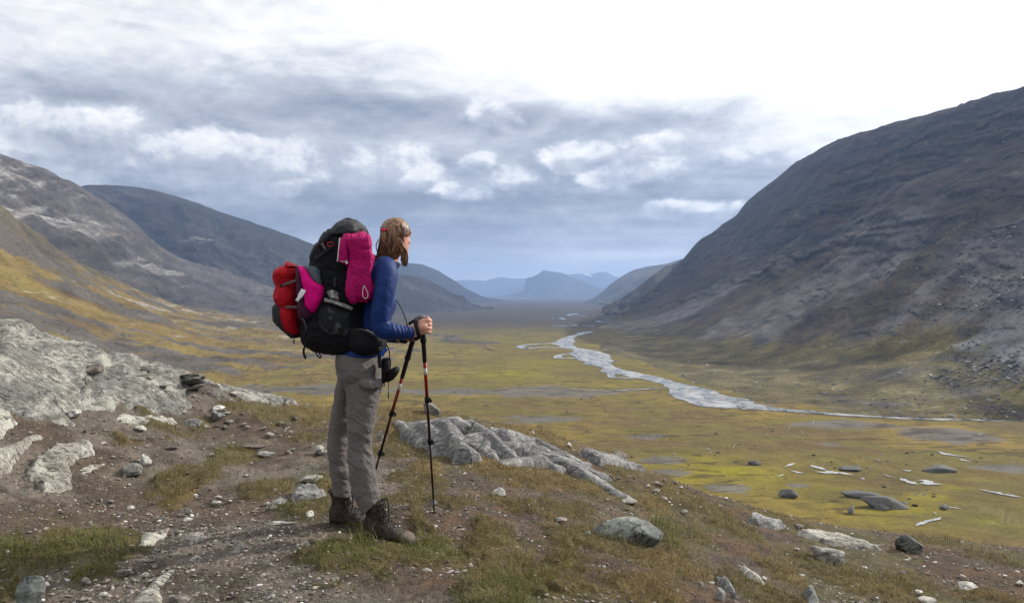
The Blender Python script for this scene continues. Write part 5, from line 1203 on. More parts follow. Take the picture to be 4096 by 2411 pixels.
def tube(P_, r, m=10, sub=4, flat=None, cap=True):
    """round tube along world points; r radius or list; flat=(w,t,axis) gives a strap of width w, thickness t facing axis"""
    P_ = np.array(P_, float); n = len(P_); r = np.full(n, r, float) if np.isscalar(r) else np.array(r, float)
    T_ = np.linspace(0, n - 1, (n - 1) * sub + 1); i = np.clip(np.floor(T_).astype(int), 0, n - 2); t = (T_ - i)[:, None]
    g = lambda j: P_[np.clip(j, 0, n - 1)]
    p0, p1, p2, p3 = g(i - 1), g(i), g(i + 1), g(i + 2); m1 = (p2 - p0) * .5; m2 = (p3 - p1) * .5
    C_ = (2*t**3 - 3*t**2 + 1) * p1 + (t**3 - 2*t**2 + t) * m1 + (-2*t**3 + 3*t**2) * p2 + (t**3 - t**2) * m2
    rr_ = np.interp(T_, range(n), r); tg = np.gradient(C_, axis=0); tg /= np.linalg.norm(tg, axis=1)[:, None] + 1e-12
    th = np.linspace(0, 2 * np.pi, m, endpoint=False)
    if flat is not None:
        ax = np.array(flat[2], float); ax /= np.linalg.norm(ax)
        N2 = ax[None] - (tg @ ax)[:, None] * tg; N2 /= np.linalg.norm(N2, axis=1)[:, None] + 1e-9; N1 = np.cross(tg, N2)
        c = np.sign(np.cos(th)) * np.abs(np.cos(th)) ** .5; s = np.sign(np.sin(th)) * np.abs(np.sin(th)) ** .5
        V = C_[:, None] + N1[:, None] * (c * flat[0] / 2)[None, :, None] + N2[:, None] * (s * flat[1] / 2)[None, :, None]
    else:
        N1 = np.zeros_like(C_); a = np.array([0, 0, 1.0]) if abs(tg[0][2]) < .9 else np.array([1.0, 0, 0])
        v = np.cross(tg[0], a); v /= np.linalg.norm(v)
        for k in range(len(C_)):
            v = v - tg[k] * (v @ tg[k]); v /= np.linalg.norm(v) + 1e-9; N1[k] = v
        N2 = np.cross(tg, N1)
        V = C_[:, None] + (N1[:, None] * np.cos(th)[None, :, None] + N2[:, None] * np.sin(th)[None, :, None]) * rr_[:, None, None]
    k = len(C_); idx = np.arange(k * m).reshape(k, m)
    F = np.stack([idx[:-1], np.roll(idx, -1, 1)[:-1], np.roll(idx, -1, 1)[1:], idx[1:]], -1).reshape(-1, 4)
    V = V.reshape(-1, 3); T3 = []
    if cap:
        a, b = len(V), len(V) + 1; V = np.concatenate([V, C_[:1], C_[-1:]])
        for j in range(m): T3.append((a, (j + 1) % m, j)); T3.append((b, idx[-1][j], idx[-1][(j + 1) % m]))
    return V, F, np.array(T3, int).reshape(-1, 3)
def ball(c, r, sc=(1, 1, 1), sub=3):
    V, F = ICO[sub]; return V * np.array(sc) * r + np.array(c), np.zeros((0, 4), int), F
def join(parts):
    Vs, Q, T3 = [], [], []; o = 0
    for V, F, t in parts:
        Vs.append(V); Q.append(F + o); T3.append(t + o); o += len(V)
    return np.concatenate(Vs), np.concatenate(Q).astype(int), np.concatenate(T3).astype(int)
def plain(name, parts, mat, parent, smooth=True, **k):
    V, Q, T3 = join(parts); return link(name, make_mesh(name, V, [Q, T3], smooth), mat, parent, **k)
def fused(name, parts, mat, parent, voxel=0.005, smooth=4, disp=None, sf=0.5):
    """one continuous skin over overlapping solids"""
    V, Q, T3 = join(parts); me = make_mesh(name + '_raw', V, [Q, T3]); o = bpy.data.objects.new(name, me); COL.objects.link(o)
    a = o.modifiers.new('r', 'REMESH'); a.mode = 'VOXEL'; a.voxel_size = voxel; a.use_smooth_shade = True
    b = o.modifiers.new('s', 'SMOOTH'); b.iterations = smooth; b.factor = sf
    bpy.context.view_layer.update()
    ev = o.evaluated_get(bpy.context.evaluated_depsgraph_get()); me2 = bpy.data.meshes.new_from_object(ev)
    bpy.data.objects.remove(o); bpy.data.meshes.remove(me); me2.name = name
    if disp is not None:
        n = len(me2.vertices); P_ = np.empty(n * 3, np.float32); N_ = np.empty(n * 3, np.float32)
        me2.vertices.foreach_get('co', P_); me2.vertices.foreach_get('normal', N_); P_ = P_.reshape(-1, 3).astype(float); N_ = N_.reshape(-1, 3)
        P2 = P_ + N_ * disp(P_, N_)[:, None]; me2.vertices.foreach_set('co', P2.astype(np.float32).ravel()); me2.update()
    me2.materials.clear(); me2.polygons.foreach_set('use_smooth', np.ones(len(me2.polygons), bool))
    return link(name, me2, mat, parent)
def folds(amp, fx_, fz_, seed, tilt=0.0, o=4):
    """sharp creases: narrow valleys between broad soft pillows, running roughly across"""
    def f(P_, N_):
        x, y, z = P_.T; zz = z + tilt * x
        w = fbm(x * 9, zz * 9, y * 9, o=3, seed=seed + 5) * 0.6
        n = np.abs(fbm(x * fx_ + w, zz * fz_ + w, y * fx_, o=o, seed=seed)); a = fbm(x * 6, z * 6, y * 6, o=3, seed=seed + 9)
        return amp * (np.minimum(n * 2.2, 1) - 0.5) * (0.6 + 0.9 * a) + amp * .25 * fbm(x * 40, zz * 60, y * 40, o=2, seed=seed + 3)
    return f

def cloth(name, col, weave=900, rough=0.8, spec=0.2, sheen=0.0, bump=0.15, var=0.12, wr=0.0):
    def b(t):
        p = t.pos(); n = t.noise(p, 30, 5, 0.6); w_ = t.noise(p, weave, 2, 0.5)
        c = t.scale(col, (n - .5) * (2 * var) + (w_ - .5) * 0.25 + 1.0)
        h = w_ * 0.15 + n * 0.6
        if wr: h = h + (t.noise(t.map(p, (1, 1, 2.2)), 28, 5, 0.6, 1.0) - 0.5).abs() * (wr * 3)
        return {'Base Color': c, 'Roughness': rough, 'Specular IOR Level': spec, 'Normal': t.bump(h, bump * 2.5, 0.006), 'Sheen Weight': sheen}
    return material(name, b)
M_skin = material('skin', lambda t: {'Base Color': t.mix(t.noise(t.pos(), 40, 4, .6), (0.50, 0.235, 0.165), (0.62, 0.33, 0.245)), 'Roughness': 0.5, 'Specular IOR Level': 0.35, 'Subsurface Weight': 0.08, 'Subsurface Radius': (0.01, 0.004, 0.002)})
M_shirt = cloth('blue_stretch_fleece', (0.003, 0.022, 0.118), 1200, 0.6, 0.2, 0.05, 0.12, 0.10, 0.4)
M_collar = cloth('navy_collar', (0.008, 0.010, 0.045), 900, 0.8)
M_trs = cloth('grey_brown_trekking_trousers', (0.122, 0.110, 0.103), 1400, 0.8, 0.2, 0.05, 0.22, 0.10, 0.8)
M_hair = material('brown_hair', lambda t: {'Base Color': t.mix(t.noise(t.map(t.pos(), (1, 1, .16), rot=(0, .25, 0)), 75, 5, .7, .5).step(.36, .66), (0.034, 0.015, 0.008), (0.30, 0.155, 0.072)), 'Roughness': 0.42, 'Specular IOR Level': 0.5})
M_tie = cloth('pink_elastic', (0.60, 0.03, 0.10))
M_boot = material('worn_brown_leather', lambda t: {'Base Color': t.mix(t.noise(t.pos(), 35, 6, .7).step(.35, .65), (0.018, 0.012, 0.010), t.mix(t.noise(t.pos(), 120, 4, .7).step(.4, .65), (0.042, 0.030, 0.023), (0.085, 0.066, 0.050))), 'Roughness': .75, 'Normal': t.bump(t.noise(t.pos(), 160, 5, .7), .5, .003)})
M_toe = material('dusty_toe_leather', lambda t: {'Base Color': t.mix(t.noise(t.pos(), 60, 5, .7), (0.06, 0.047, 0.036), (0.17, 0.14, 0.11)), 'Roughness': .85, 'Normal': t.bump(t.noise(t.pos(), 160, 5, .7), .5, .003)})
M_rub = material('black_rubber', lambda t: {'Base Color': t.mix(t.noise(t.pos(), 70, 5, .7).step(.4, .7), (0.016, 0.014, 0.013), (0.06, 0.05, 0.04)), 'Roughness': .8})
M_lace = cloth('black_laces', (0.012, 0.011, 0.012))
M_metal = material('bright_metal', lambda t: {'Base Color': (0.3, 0.3, 0.3), 'Metallic': 1.0, 'Roughness': 0.35})
M_black = cloth('black_nylon', (0.0055, 0.0055, 0.0075), 700, 0.7, 0.16, 0, 0.3, 0.2, 0.6)
M_char = cloth('charcoal_ripstop', (0.015, 0.016, 0.020), 700, 0.55, 0.25, 0, 0.3, 0.15, 0.6)
M_strap = cloth('black_webbing', (0.011, 0.011, 0.013), 500, .7)
M_gstrap = cloth('brown_grey_webbing', (0.10, 0.080, 0.075), 500, .7)
M_red = cloth('red_ripstop', (0.36, 0.003, 0.010), 900, .6, .15, 0, .3, .12, .8)
M_dred = cloth('dark_red_fabric', (0.16, 0.010, 0.022), 900, .6, .3)
M_mag = cloth('magenta_shell_fabric', (0.36, 0.002, 0.10), 900, .6, .15, 0, .3, .10, .8)
M_pink = cloth('bright_pink_fabric', (0.62, 0.002, 0.18), 900, .7, .12, 0, .2, .05, .3)
M_plum = cloth('plum_fabric', (0.050, 0.010, 0.032), 900, .7)
M_grey = cloth('blue_grey_fabric', (0.070, 0.088, 0.105), 900, .7, .2, 0, .3, .1, .5)
M_white = material('white_tape', lambda t: {'Base Color': t.scale((0.70, 0.68, 0.68), t.noise(t.pos(), 200, 3, .6) * .5 + .7), 'Roughness': .6})
M_silver = material('crinkled_foil', lambda t: {'Base Color': t.mix(t.noise(t.pos(), 60, 4, .6).step(.4, .6), (0.10, 0.105, 0.10), (0.34, 0.35, 0.33)), 'Roughness': .45, 'Specular IOR Level': .6, 'Normal': t.bump(t.noise(t.pos(), 90, 4, .7), .8, .006)})
M_meshf = material('black_net', lambda t: {'Base Color': t.mix(t.noise(t.pos(), 24, 4, .6).step(.52, .68), (0.009, 0.009, 0.011), (0.060, 0.065, 0.066)), 'Roughness': .8, 'Normal': t.bump(t.voro(t.pos(), 260), .6, .003)})
M_grip = material('grip_foam', lambda t: {'Base Color': (0.012, 0.011, 0.012), 'Roughness': .85, 'Normal': t.bump(t.noise(t.pos(), 500, 2, .5), .5, .002)})
M_knob = material('grey_knob', lambda t: {'Base Color': (0.11, 0.11, 0.115), 'Roughness': .5})
M_pred = material('red_pole_tube', lambda t: {'Base Color': (0.26, 0.004, 0.007), 'Roughness': .35, 'Metallic': .3, 'Specular IOR Level': .6})
M_pblk = material('dark_pole_tube', lambda t: {'Base Color': t.mix(t.noise(t.pos(), 60, 3, .6), (0.018, 0.010, 0.011), (0.05, 0.018, 0.018)), 'Roughness': .35, 'Metallic': .4})
M_pwht = material('white_pole_print', lambda t: {'Base Color': (0.62, 0.60, 0.60), 'Roughness': .4})
M_blue = cloth('blue_plastic', (0.02, 0.06, 0.32), 900, .5)

def bare_root(name, loc, label, cat, group=None):
    r = bpy.data.objects.new(name, None); COL.objects.link(r); r.empty_display_size = .1
    return tagit(r, label, cat, group)
YP = 4.30
person = bare_root('person', (0, 0, 0), 'person hiking seen from behind, blue top, grey trousers, brown boots, long hair half tied up', 'person')
YN, YF = 4.20, 4.42     # near leg, far leg

# ---- body: one continuous skin, slimmer than the clothes
FW = math.radians(50); fdir = np.array([math.cos(FW), math.sin(FW), 0]); rdir = np.array([math.sin(FW), -math.cos(FW), 0]); up = np.array([0, 0, 1.0])
HC = Q9(640, 545, YP)   # middle of the head
def hd(f, r, z): return HC + fdir * f * .9 + rdir * r * .93 + up * z * .86
def head_solid():
    # z, front, back, half width
    rows = [(-.118, .050, -.005, .020), (-.108, .076, -.020, .036), (-.090, .086, -.050, .052), (-.065, .088, -.070, .061), (-.035, .090, -.082, .067), (-.005, .089, -.090, .071), (.025, .092, -.095, .073), (.055, .090, -.095, .073), (.080, .078, -.084, .063), (.098, .050, -.058, .043), (.106, .015, -.022, .018)]
    V = []; m = 40; th = np.linspace(0, 2 * np.pi, m, endpoint=False)
    for z, a, b, w_ in rows:
        c, s = np.cos(th), np.sin(th); f = (a + b) / 2 + (a - b) / 2 * c; r = w_ * s * (1 - .10 * np.maximum(c, 0))
        V.append(HC + np.outer(f, fdir) * .9 + np.outer(r, rdir) * .93 + up * z * .86)
    V = np.concatenate(V); k = len(rows); idx = np.arange(k * m).reshape(k, m)
    F = np.stack([idx[:-1], np.roll(idx, -1, 1)[:-1], np.roll(idx, -1, 1)[1:], idx[1:]], -1).reshape(-1, 4); T3 = []
    V = np.concatenate([V, [V[:m].mean(0)], [V[-m - 0:].mean(0)]]); a, b = k * m, k * m + 1
    for j in range(m): T3 += [(a, (j + 1) % m, j), (b, idx[-1][j], idx[-1][(j + 1) % m])]
    return V, F, np.array(T3)
body = [head_solid()]
body += [tube([hd(.088, 0, .018), hd(.098, 0, -.012), hd(.104, 0, -.028), hd(.094, 0, -.036)], [.006, .009, .011, .008], 10),           # nose
         tube([hd(.080, -.020, -.062), hd(.094, 0, -.060), hd(.080, .020, -.062)], [.003, .0062, .003], 8), tube([hd(.080, -.018, -.072), hd(.093, 0, -.073), hd(.080, .018, -.072)], [.003, .0065, .003], 8),   # lips
         tube([hd(.076, .050, .030), hd(.094, .026, .033), hd(.092, 0, .028), hd(.094, -.026, .033), hd(.076, -.050, .030)], [.004, .007, .005, .007, .004], 8),   # brow
         ball(hd(.052, .038, -.025), .018), ball(hd(.052, -.038, -.025), .018), ball(hd(.078, 0, -.100), .016)]
for s in (1, -1):   # eyes' lids, ears
    body += [ball(hd(.078, s * .030, .012), .0125, (1, 1, .7))]
    body += [tube([hd(-.004, s * .072, -.028), hd(-.016, s * .083, -.008), hd(-.018, s * .087, .014), hd(-.006, s * .084, .026), hd(.006, s * .077, .016), hd(.006, s * .074, -.010), hd(-.002, s * .073, -.030)], [.005, .004, .0045, .0045, .004, .003, .005], 8),
             ball(hd(-.002, s * .075, -.002), .012, (.9, .5, 1.2))]
body += [rings(Q9, [(430, 880, 760, 860, YP - .01, .052), (440, 1000, 720, 1010, YP, .052), (400, 1120, 700, 1150, YP, .058), (300, 1250, 700, 1300, YP, .09)], 24)]   # neck
TOR = [(1170, 440, 1330, 520, YP, .055), (1085, 480, 1285, 508, YP, .13), (1010, 530, 1310, 545, YP, .185), (985, 620, 1318, 620, YP, .19), (980, 720, 1308, 720, YP, .18), (980, 800, 1302, 800, YP, .165), (985, 880, 1320, 878, YP, .16), (985, 950, 1312, 950, YP, .15), (960, 1050, 1275, 1055, YP, .14), (930, 1150, 1262, 1150, YP, .135), (890, 1250, 1238, 1250, YP, .145), (830, 1330, 1200, 1330, YP, .16), (775, 1400, 1165, 1425, YP, .17), (750, 1470, 1150, 1490, YP, .172)]
def shrink(R, k, dk=0.0):
    return [((r[0] + r[2]) / 2 + (r[0] - r[2]) / 2 * k, (r[1] + r[3]) / 2 + (r[1] - r[3]) / 2 * k, (r[0] + r[2]) / 2 - (r[0] - r[2]) / 2 * k, (r[1] + r[3]) / 2 - (r[1] - r[3]) / 2 * k, r[4], r[5] * k) + tuple(r[6:]) for r in R]
body += [rings(Q1, shrink(TOR, .86), 30)]
def arm_pts(L): return [Q1(u, v, Y) for u, v, Y, r in L], [r for *_, r in L]
ARM_R = [(1205, 545, 4.165, .064), (1222, 620, 4.14, .063), (1212, 720, 4.115, .058), (1190, 850, 4.10, .054), (1165, 980, 4.095, .050), (1162, 1080, 4.10, .049), (1188, 1150, 4.105, .050), (1260, 1170, 4.115, .046), (1340, 1180, 4.135, .041), (1420, 1186, 4.155, .036), (1478, 1188, 4.175, .033)]
ARM_L = [(1195, 545, 4.435, .064), (1215, 640, 4.46, .060), (1195, 850, 4.49, .053), (1150, 1040, 4.51, .050), (1150, 1150, 4.51, .049), (1230, 1200, 4.49, .045), (1340, 1222, 4.45, .039), (1425, 1225, 4.42, .033)]
for A_r in (ARM_R, ARM_L):
    P_, r = arm_pts(A_r); body += [tube(P_, [x * .84 for x in r], 20)]
HIP = [(172, 108, 470, 120, YP, .165), (168, 160, 478, 165, YP, .17), (170, 215, 484, 215, YP, .172), (176, 280, 485, 285, YP, .165), (200, 340, 480, 345, YP, .14)]
LEGN = [(205, 290, 485, 290, 4.235, .098), (225, 370, 480, 370, 4.225, .094), (240, 450, 463, 450, 4.22, .088), (244, 550, 447, 550, 4.215, .082), (243, 640, 430, 640, 4.21, .076), (242, 715, 410, 718, 4.21, .070), (243, 790, 412, 790, 4.208, .069), (247, 860, 434, 862, 4.205, .071), (254, 950, 446, 945, 4.205, .070), (270, 1030, 458, 1010, 4.205, .066), (290, 1100, 468, 1045, 4.20, .064), (312, 1160, 474, 1072, 4.20, .064), (336, 1222, 474, 1098, 4.20, .062), (348, 1240, 468, 1112, 4.20, .060)]
LEGF = [(175, 230, 420, 250, 4.375, .098), (172, 300, 340, 300, 4.385, .094), (152, 420, 300, 420, 4.40, .088), (136, 500, 290, 500, 4.41, .084), (124, 575, 278, 575, 4.415, .080), (113, 650, 262, 650, 4.42, .074), (107, 730, 252, 730, 4.42, .071), (106, 820, 256, 820, 4.42, .070), (116, 920, 266, 920, 4.42, .068), (130, 1000, 276, 1000, 4.42, .065), (142, 1060, 284, 1064, 4.42, .064), (148, 1092, 288, 1106, 4.42, .062)]
body += [rings(Q2, shrink(HIP, .85), 30), rings(Q2, shrink(LEGN, .78), 24), rings(Q2, shrink(LEGF, .78), 24)]
# hands: palm, four fingers closed round the grip, thumb over it
def hand(O, sgn, tone=1.0, sc=1.0):
    """O: centre of the grip inside the fist; the back of the hand faces the viewer for sgn=-1; fingers go forward (+x) and wrap"""
    parts = []
    y = lambda d: d * sgn
    # palm slab from wrist to knuckles, on the outer side of the grip
    P_ = lambda x, yy, z: O + np.array([x * sc, y(yy) * sc, z * sc])
    parts.append(tube([P_(-.070, .010, -.030), P_(-.050, .016, -.022), P_(-.025, .024, -.010), P_(.004, .026, -.002), P_(.018, .022, .002)], [.022, .024, .027, .027, .018], 16))
    parts.append(tube([P_(-.040, .016, .000), P_(-.010, .025, .020), P_(.016, .024, .030)], [.017, .017, .011], 12)); parts.append(tube([P_(-.040, .016, -.030), P_(-.010, .023, -.030), P_(.014, .021, -.030)], [.018, .016, .010], 12))
    for i, (z, ln, r) in enumerate([(.031, 1.0, .0100), (.011, 1.07, .0102), (-.010, 1.0, .0096), (-.029, .86, .0084)]):
        kx = .030 * (1 if i < 3 else .9)
        parts.append(tube([P_(.004, .026, z * .92), P_(kx - .004, .024, z), P_(kx + .006, .008, z - .002), P_(kx + .003, -.010 * ln, z - .004), P_(kx - .016, -.021 * ln, z - .005), P_(kx - .036, -.018 * ln, z - .004)], [r, r * 1.14, r * .98, r, r * .9, r * .72], 12, sub=5))
        parts.append(ball(P_(kx - .001, .024, z), r * 1.08))
    parts.append(tube([P_(-.045, -.002, .004), P_(-.028, -.016, .022), P_(-.008, -.022, .034), P_(.014, -.014, .041), P_(.026, .000, .043)], [.014, .0125, .011, .0105, .008], 12, sub=5))
    return parts
GA = Q8(975, 700, 4.215); GB = Q1(1478, 1195, 4.37)
body += hand(GA, -1) + [tube([Q1(1440, 1187, 4.165), Q1(1500, 1178, 4.18), GA + np.array([-.055, -.012, -.022])], [.026, .024, .024], 16)]
body += hand(GB, 1) + [tube([Q1(1400, 1225, 4.425), GB + np.array([-.07, .012, -.028]), GB + np.array([-.045, .014, -.02])], [.025, .023, .023], 16)]
# feet
def foot_frame(heel, toe):
    a = toe - heel; a[2] = 0; L_ = np.linalg.norm(a); a /= L_; return a, np.array([-a[1], a[0], 0]), L_
ZG_N = Hb(-.35, 4.2)[0] + .012; ZG_F = Hb(-.6, 4.45)[0] + .012
hN = Q2(352, 1380, 4.22); tN = Q2(708, 1395, 4.12); hN[2] = tN[2] = H(hN[0] + .1, hN[1])[0] - 0.010
hF = Q2(118, 1288, 4.47); tF = Q2(440, 1288, 4.40); hF[2] = tF[2] = H(hF[0] + .1, hF[1])[0] - 0.010
def boot_parts(heel, toe, k=1.0):
    a, b, L_ = foot_frame(heel, toe)
    def Pt(x, y, z): return heel + a * (x * L_) + b * y + up * z
    def lf(rows, m=28, e=.8):
        V = []; th = np.linspace(0, 2 * np.pi, m, endpoint=False); c = np.sign(np.cos(th)) * np.abs(np.cos(th)) ** e; s = np.sign(np.sin(th)) * np.abs(np.sin(th)) ** e
        for x, w_, z0, z1_, y0 in rows:
            V.append(np.array([Pt(x, y0 + w_ * cc, (z0 + z1_) / 2 + (z1_ - z0) / 2 * ss) for cc, ss in zip(c, s)]))
        k_ = len(rows); V = np.concatenate(V); idx = np.arange(k_ * m).reshape(k_, m)
        F = np.stack([idx[:-1], np.roll(idx, -1, 1)[:-1], np.roll(idx, -1, 1)[1:], idx[1:]], -1).reshape(-1, 4); T3 = []
        V = np.concatenate([V, [V[:m].mean(0)], [V[-m:].mean(0)]]); A0, B0 = k_ * m, k_ * m + 1
        for j in range(m): T3 += [(A0, (j + 1) % m, j), (B0, idx[-1][j], idx[-1][(j + 1) % m])]
        return V, F, np.array(T3)
    return Pt, lf, L_
def make_boot(heel, toe, seed):
    Pt, lf, L_ = boot_parts(heel, toe)
    upper = lf([(.02, .020, .03, .10, 0), (.05, .033, .022, .125, 0), (.15, .038, .02, .135, 0), (.30, .037, .02, .130, 0), (.42, .038, .02, .118, 0), (.55, .042, .02, .098, .002), (.68, .047, .02, .082, .003), (.80, .049, .02, .072, .003), (.90, .043, .02, .062, .002), (.97, .030, .022, .050, 0), (1.0, .012, .028, .040, 0)])
    shaft = tube([Pt(.20, 0, .05), Pt(.21, 0, .10), Pt(.225, 0, .15), Pt(.215, 0, .195), Pt(.205, 0, .215)], [.046, .046, .044, .050, .052], 24)
    tongue = tube([Pt(.44, 0, .105), Pt(.37, 0, .150), Pt(.34, 0, .20), Pt(.33, 0, .228)], .02, 12, flat=(.055, .014, (1, .0, .6)))
    collar = tube([Pt(.205 + .052 / L_ * math.cos(t), .05 * math.sin(t), .208) for t in np.linspace(0, 2 * math.pi, 17)], .010, 10)
    cr = folds(.004, 18, 30, 900 + seed)
    bt = fused('boot', [upper, shaft, tongue, collar], M_boot, person, .0045, 3, cr)
    sole_rows = [(-.01, .022, .004, .028, 0), (.03, .036, .0, .032, 0), (.12, .041, .0, .033, 0), (.28, .039, .0, .031, 0), (.33, .036, .006, .030, 0), (.42, .037, .006, .029, 0), (.5, .042, .0, .028, .002), (.68, .051, .0, .028, .003), (.82, .053, .0, .029, .003), (.93, .046, .003, .032, .002), (1.0, .032, .008, .036, 0), (1.03, .014, .014, .036, 0)]
    lug = []
    for x in np.linspace(.03, .97, 15):
        if .31 < x < .44: continue
        for s in (-1, 1):
            wv = .034 if x < .3 else .040
            lug.append(tube([Pt(x, s * wv * .35, .002), Pt(x, s * wv * 1.12, .004)], .006, 6, 2, flat=(.011, .012, up)))
    plain('sole', [lf(sole_rows, 28, .55)] + lug, M_rub, bt)
    plain('toe_cap', [lf([(.80, .0505, .024, .0745, .003), (.86, .0485, .024, .070, .003), (.92, .0415, .024, .063, .002), (.975, .0305, .024, .0525, 0), (1.004, .014, .026, .043, 0)])], M_toe, bt)
    lc = []; ey = []
    stt = [(.66, .088), (.60, .098), (.54, .107), (.48, .117), (.425, .131), (.385, .152), (.362, .176), (.350, .200)]
    for i in range(len(stt) - 1):
        x0, z0 = stt[i]; x1, z1_ = stt[i + 1]
        for s in (-1, 1): lc.append(tube([Pt(x0, s * .020, z0 + .006), Pt((x0 + x1) / 2 + .01, 0, (z0 + z1_) / 2 + .017), Pt(x1, -s * .020, z1_ + .006)], .0021, 6))
    for x0, z0 in stt:
        for s in (-1, 1): ey.append(ball(Pt(x0 + .005, s * .023, z0 + .003), .0027))
    r = random.Random(seed)
    k0 = Pt(.36, -.01, .215)
    for s, dx, dz in [(-1, .12, -.02), (1, .16, -.055), (-1, .09, -.06), (-1, .18, -.08)]:
        lc.append(tube([k0, k0 + (Pt(dx * .7, 0, 0) - heel) + up * .022 + np.array([0, s * .012, 0]), k0 + (Pt(dx, 0, 0) - heel) + up * (dz * .6) + np.array([0, s * .02, 0]), k0 + (Pt(dx * .8, 0, 0) - heel) + up * (dz - .022) + np.array([0, s * .022, 0]), k0 + (Pt(dx * .3, 0, 0) - heel) + up * (dz * .4)], .0024, 6))
    plain('lace', lc, M_lace, bt); plain('eyelets', ey, M_metal, bt)
    return bt, Pt
bN, PtN = make_boot(hN, tN, 1); bF, PtF = make_boot(hF, tF, 2)
for Pt_ in (PtN, PtF):
    body += [tube([Pt_(.12, 0, .05), Pt_(.4, 0, .06), Pt_(.8, 0, .045)], [.028, .028, .022], 12), tube([Pt_(.2, 0, .05), Pt_(.2, 0, .2), Pt_(.16, 0, .30)], [.03, .032, .038], 12)]
fused('body', body, M_skin, person, .0040, 2, None, .4)

# ---- clothes
def shirt_disp(P_, N_):
    x, y, z = P_.T; f = folds(.0035, 9, 9, 950)(P_, N_)
    el = np.exp(-((x - Q1(1200, 1100, 4.1)[0]) / .05) ** 2 - ((z - Q1(1200, 1100, 4.1)[2]) / .06) ** 2) + .7 * sstep(x, Q1(1230, 0, 4.12)[0], Q1(1300, 0, 4.12)[0]) * (z < Q1(0, 1090, 4.1)[2])
    d = folds(.006, 26, 8, 955)(P_, N_) * np.clip(el, 0, 1)
    xc0, xc1 = Q1(1290, 0, 4.13)[0], Q1(1470, 0, 4.17)[0]; fa = sstep(x, xc0 - .02, xc0 + .02) * (1 - sstep(x, xc1 - .03, xc1)) * (z < Q1(0, 1080, 4.13)[2])
    d = d + fa * .0022 * np.sin(x * 330 + z * 90 + 3 * fbm(x * 30, z * 30, y * 30, o=2, seed=959)) * (.4 + .6 * sstep(N_[:, 2], -.2, .6))
    wst = sstep(Q1(0, 700, 4.3)[2] - z, 0, .1); return f + d + wst * folds(.004, 8, 20, 957)(P_, N_)
SH = TOR[1:-1]
armR, rR = arm_pts(ARM_R); armL, rL = arm_pts(ARM_L)
fused('shirt', [rings(Q1, SH, 40), tube(armR, rR, 26), tube(armL, rL, 26), ball(Q1(1205, 560, 4.19), .070), ball(Q1(1200, 560, 4.41), .070)], M_shirt, person, .0050, 6, shirt_disp)
fused('collar', [rings(Q9, [(190, 1040, 560, 1030, YP, .062), (230, 1090, 660, 1110, YP, .070), (190, 1160, 740, 1210, YP, .076), (160, 1230, 700, 1300, YP, .10), (200, 1300, 620, 1350, YP, .10)], 30)], M_collar, person, .005, 2, folds(.003, 12, 12, 960))
def trs_disp(P_, N_):
    x, y, z = P_.T
    f = folds(.012, 5, 13, 970, .7)(P_, N_) + folds(.0028, 12, 30, 975, -.6)(P_, N_)
    low = sstep(Q2(0, 620, 4.2)[2] - z, 0, .25); return f * (.75 + .6 * low)
hemN = rings(Q2, [(338, 1225, 476, 1100, 4.20, .066), (350, 1243, 472, 1113, 4.20, .066)], 30)
pk = [rings(Q2, [(322, 300, 482, 285, 4.165, .048), (325, 325, 484, 330, 4.16, .052), (352, 345, 482, 348, 4.16, .050), (400, 352, 470, 352, 4.17, .04)], 24, .7)]
fused('trousers', [rings(Q2, HIP, 40), rings(Q2, LEGN, 36), rings(Q2, LEGF, 36), hemN] + pk, M_trs, person, .0048, 4, trs_disp)

# ---- hair
capR = [(72, 560, 690), (92, 490, 790), (140, 400, 850), (200, 335, 905), (270, 292, 955), (340, 268, 985), (420, 262, 1000), (480, 262, 985), (530, 266, 935), (580, 285, 860)]
def cap_d(v): return np.interp(v, [72, 140, 270, 420, 580], [.02, .062, .085, .090, .082])
def cap_e(v): return np.interp(v, [r[0] for r in capR], [r[1] for r in capR]), np.interp(v, [r[0] for r in capR], [r[2] for r in capR])
falR = [(300, 270, 800), (420, 262, 830), (560, 252, 832), (650, 238, 806), (720, 222, 795), (780, 212, 800), (850, 200, 805), (930, 185, 770), (1000, 165, 690)]
fal_d = lambda v: np.interp(v, [300, 560, 800, 1000, 1100], [.075, .078, .070, .056, .045])
def fal_e(v): return np.interp(v, [r[0] for r in falR], [r[1] for r in falR]), np.interp(v, [r[0] for r in falR], [r[2] for r in falR])
def hair_disp(P_, N_):
    x, y, z = P_.T; return .003 * ridged(x * 80 + z * 20, z * 8, y * 80, o=3, seed=980)
HY = YP - .004
def fal_pt(a, v, side, off):
    L_, R_ = fal_e(v); u = L_ + (R_ - L_) * a; d = float(fal_d(v)) * math.sqrt(max(.02, 1 - (2 * a - 1) ** 2)); return Q9(u, v, HY - .012 + side * (d + off))
HL = []; rh = np.random.default_rng(44)
for i in range(34):      # thick locks
    a = (i + .5) / 34; vs = [360, 480, 600, 720, 840, 950, 1000 + 70 * rh.random()]
    HL.append(tube([fal_pt(min(.98, max(.02, a + .03 * math.sin(k * 1.3 + i * 2.1))), v, -1, rh.uniform(-.004, .002)) for k, v in enumerate(vs)], [.002, .004, .0052, .005, .0046, .0036, .0015], 8, 3))
HR = []
for i in range(11):
    e = i / 10; a = rh.normal(0, 1)
    HR.append(tube([Q9(600 + 150 * e, 480 + 130 * e, HY - .082), Q9(700 + 100 * e, 720 + 30 * e, HY - .076), Q9(770 + 110 * e, 860, HY - .070 + .03 * e), Q9(790 + 130 * e + a * 12, 980, HY - .06 + .03 * e), Q9(765 + 165 * e + a * 14, 1090 + 30 * rh.random(), HY - .045 + .02 * e), Q9(740 + 130 * e + a * 20, 1150 + 110 * rh.random(), HY - .035)], [.005, .0062, .0056, .0042, .0028, .0010], 8, 3))
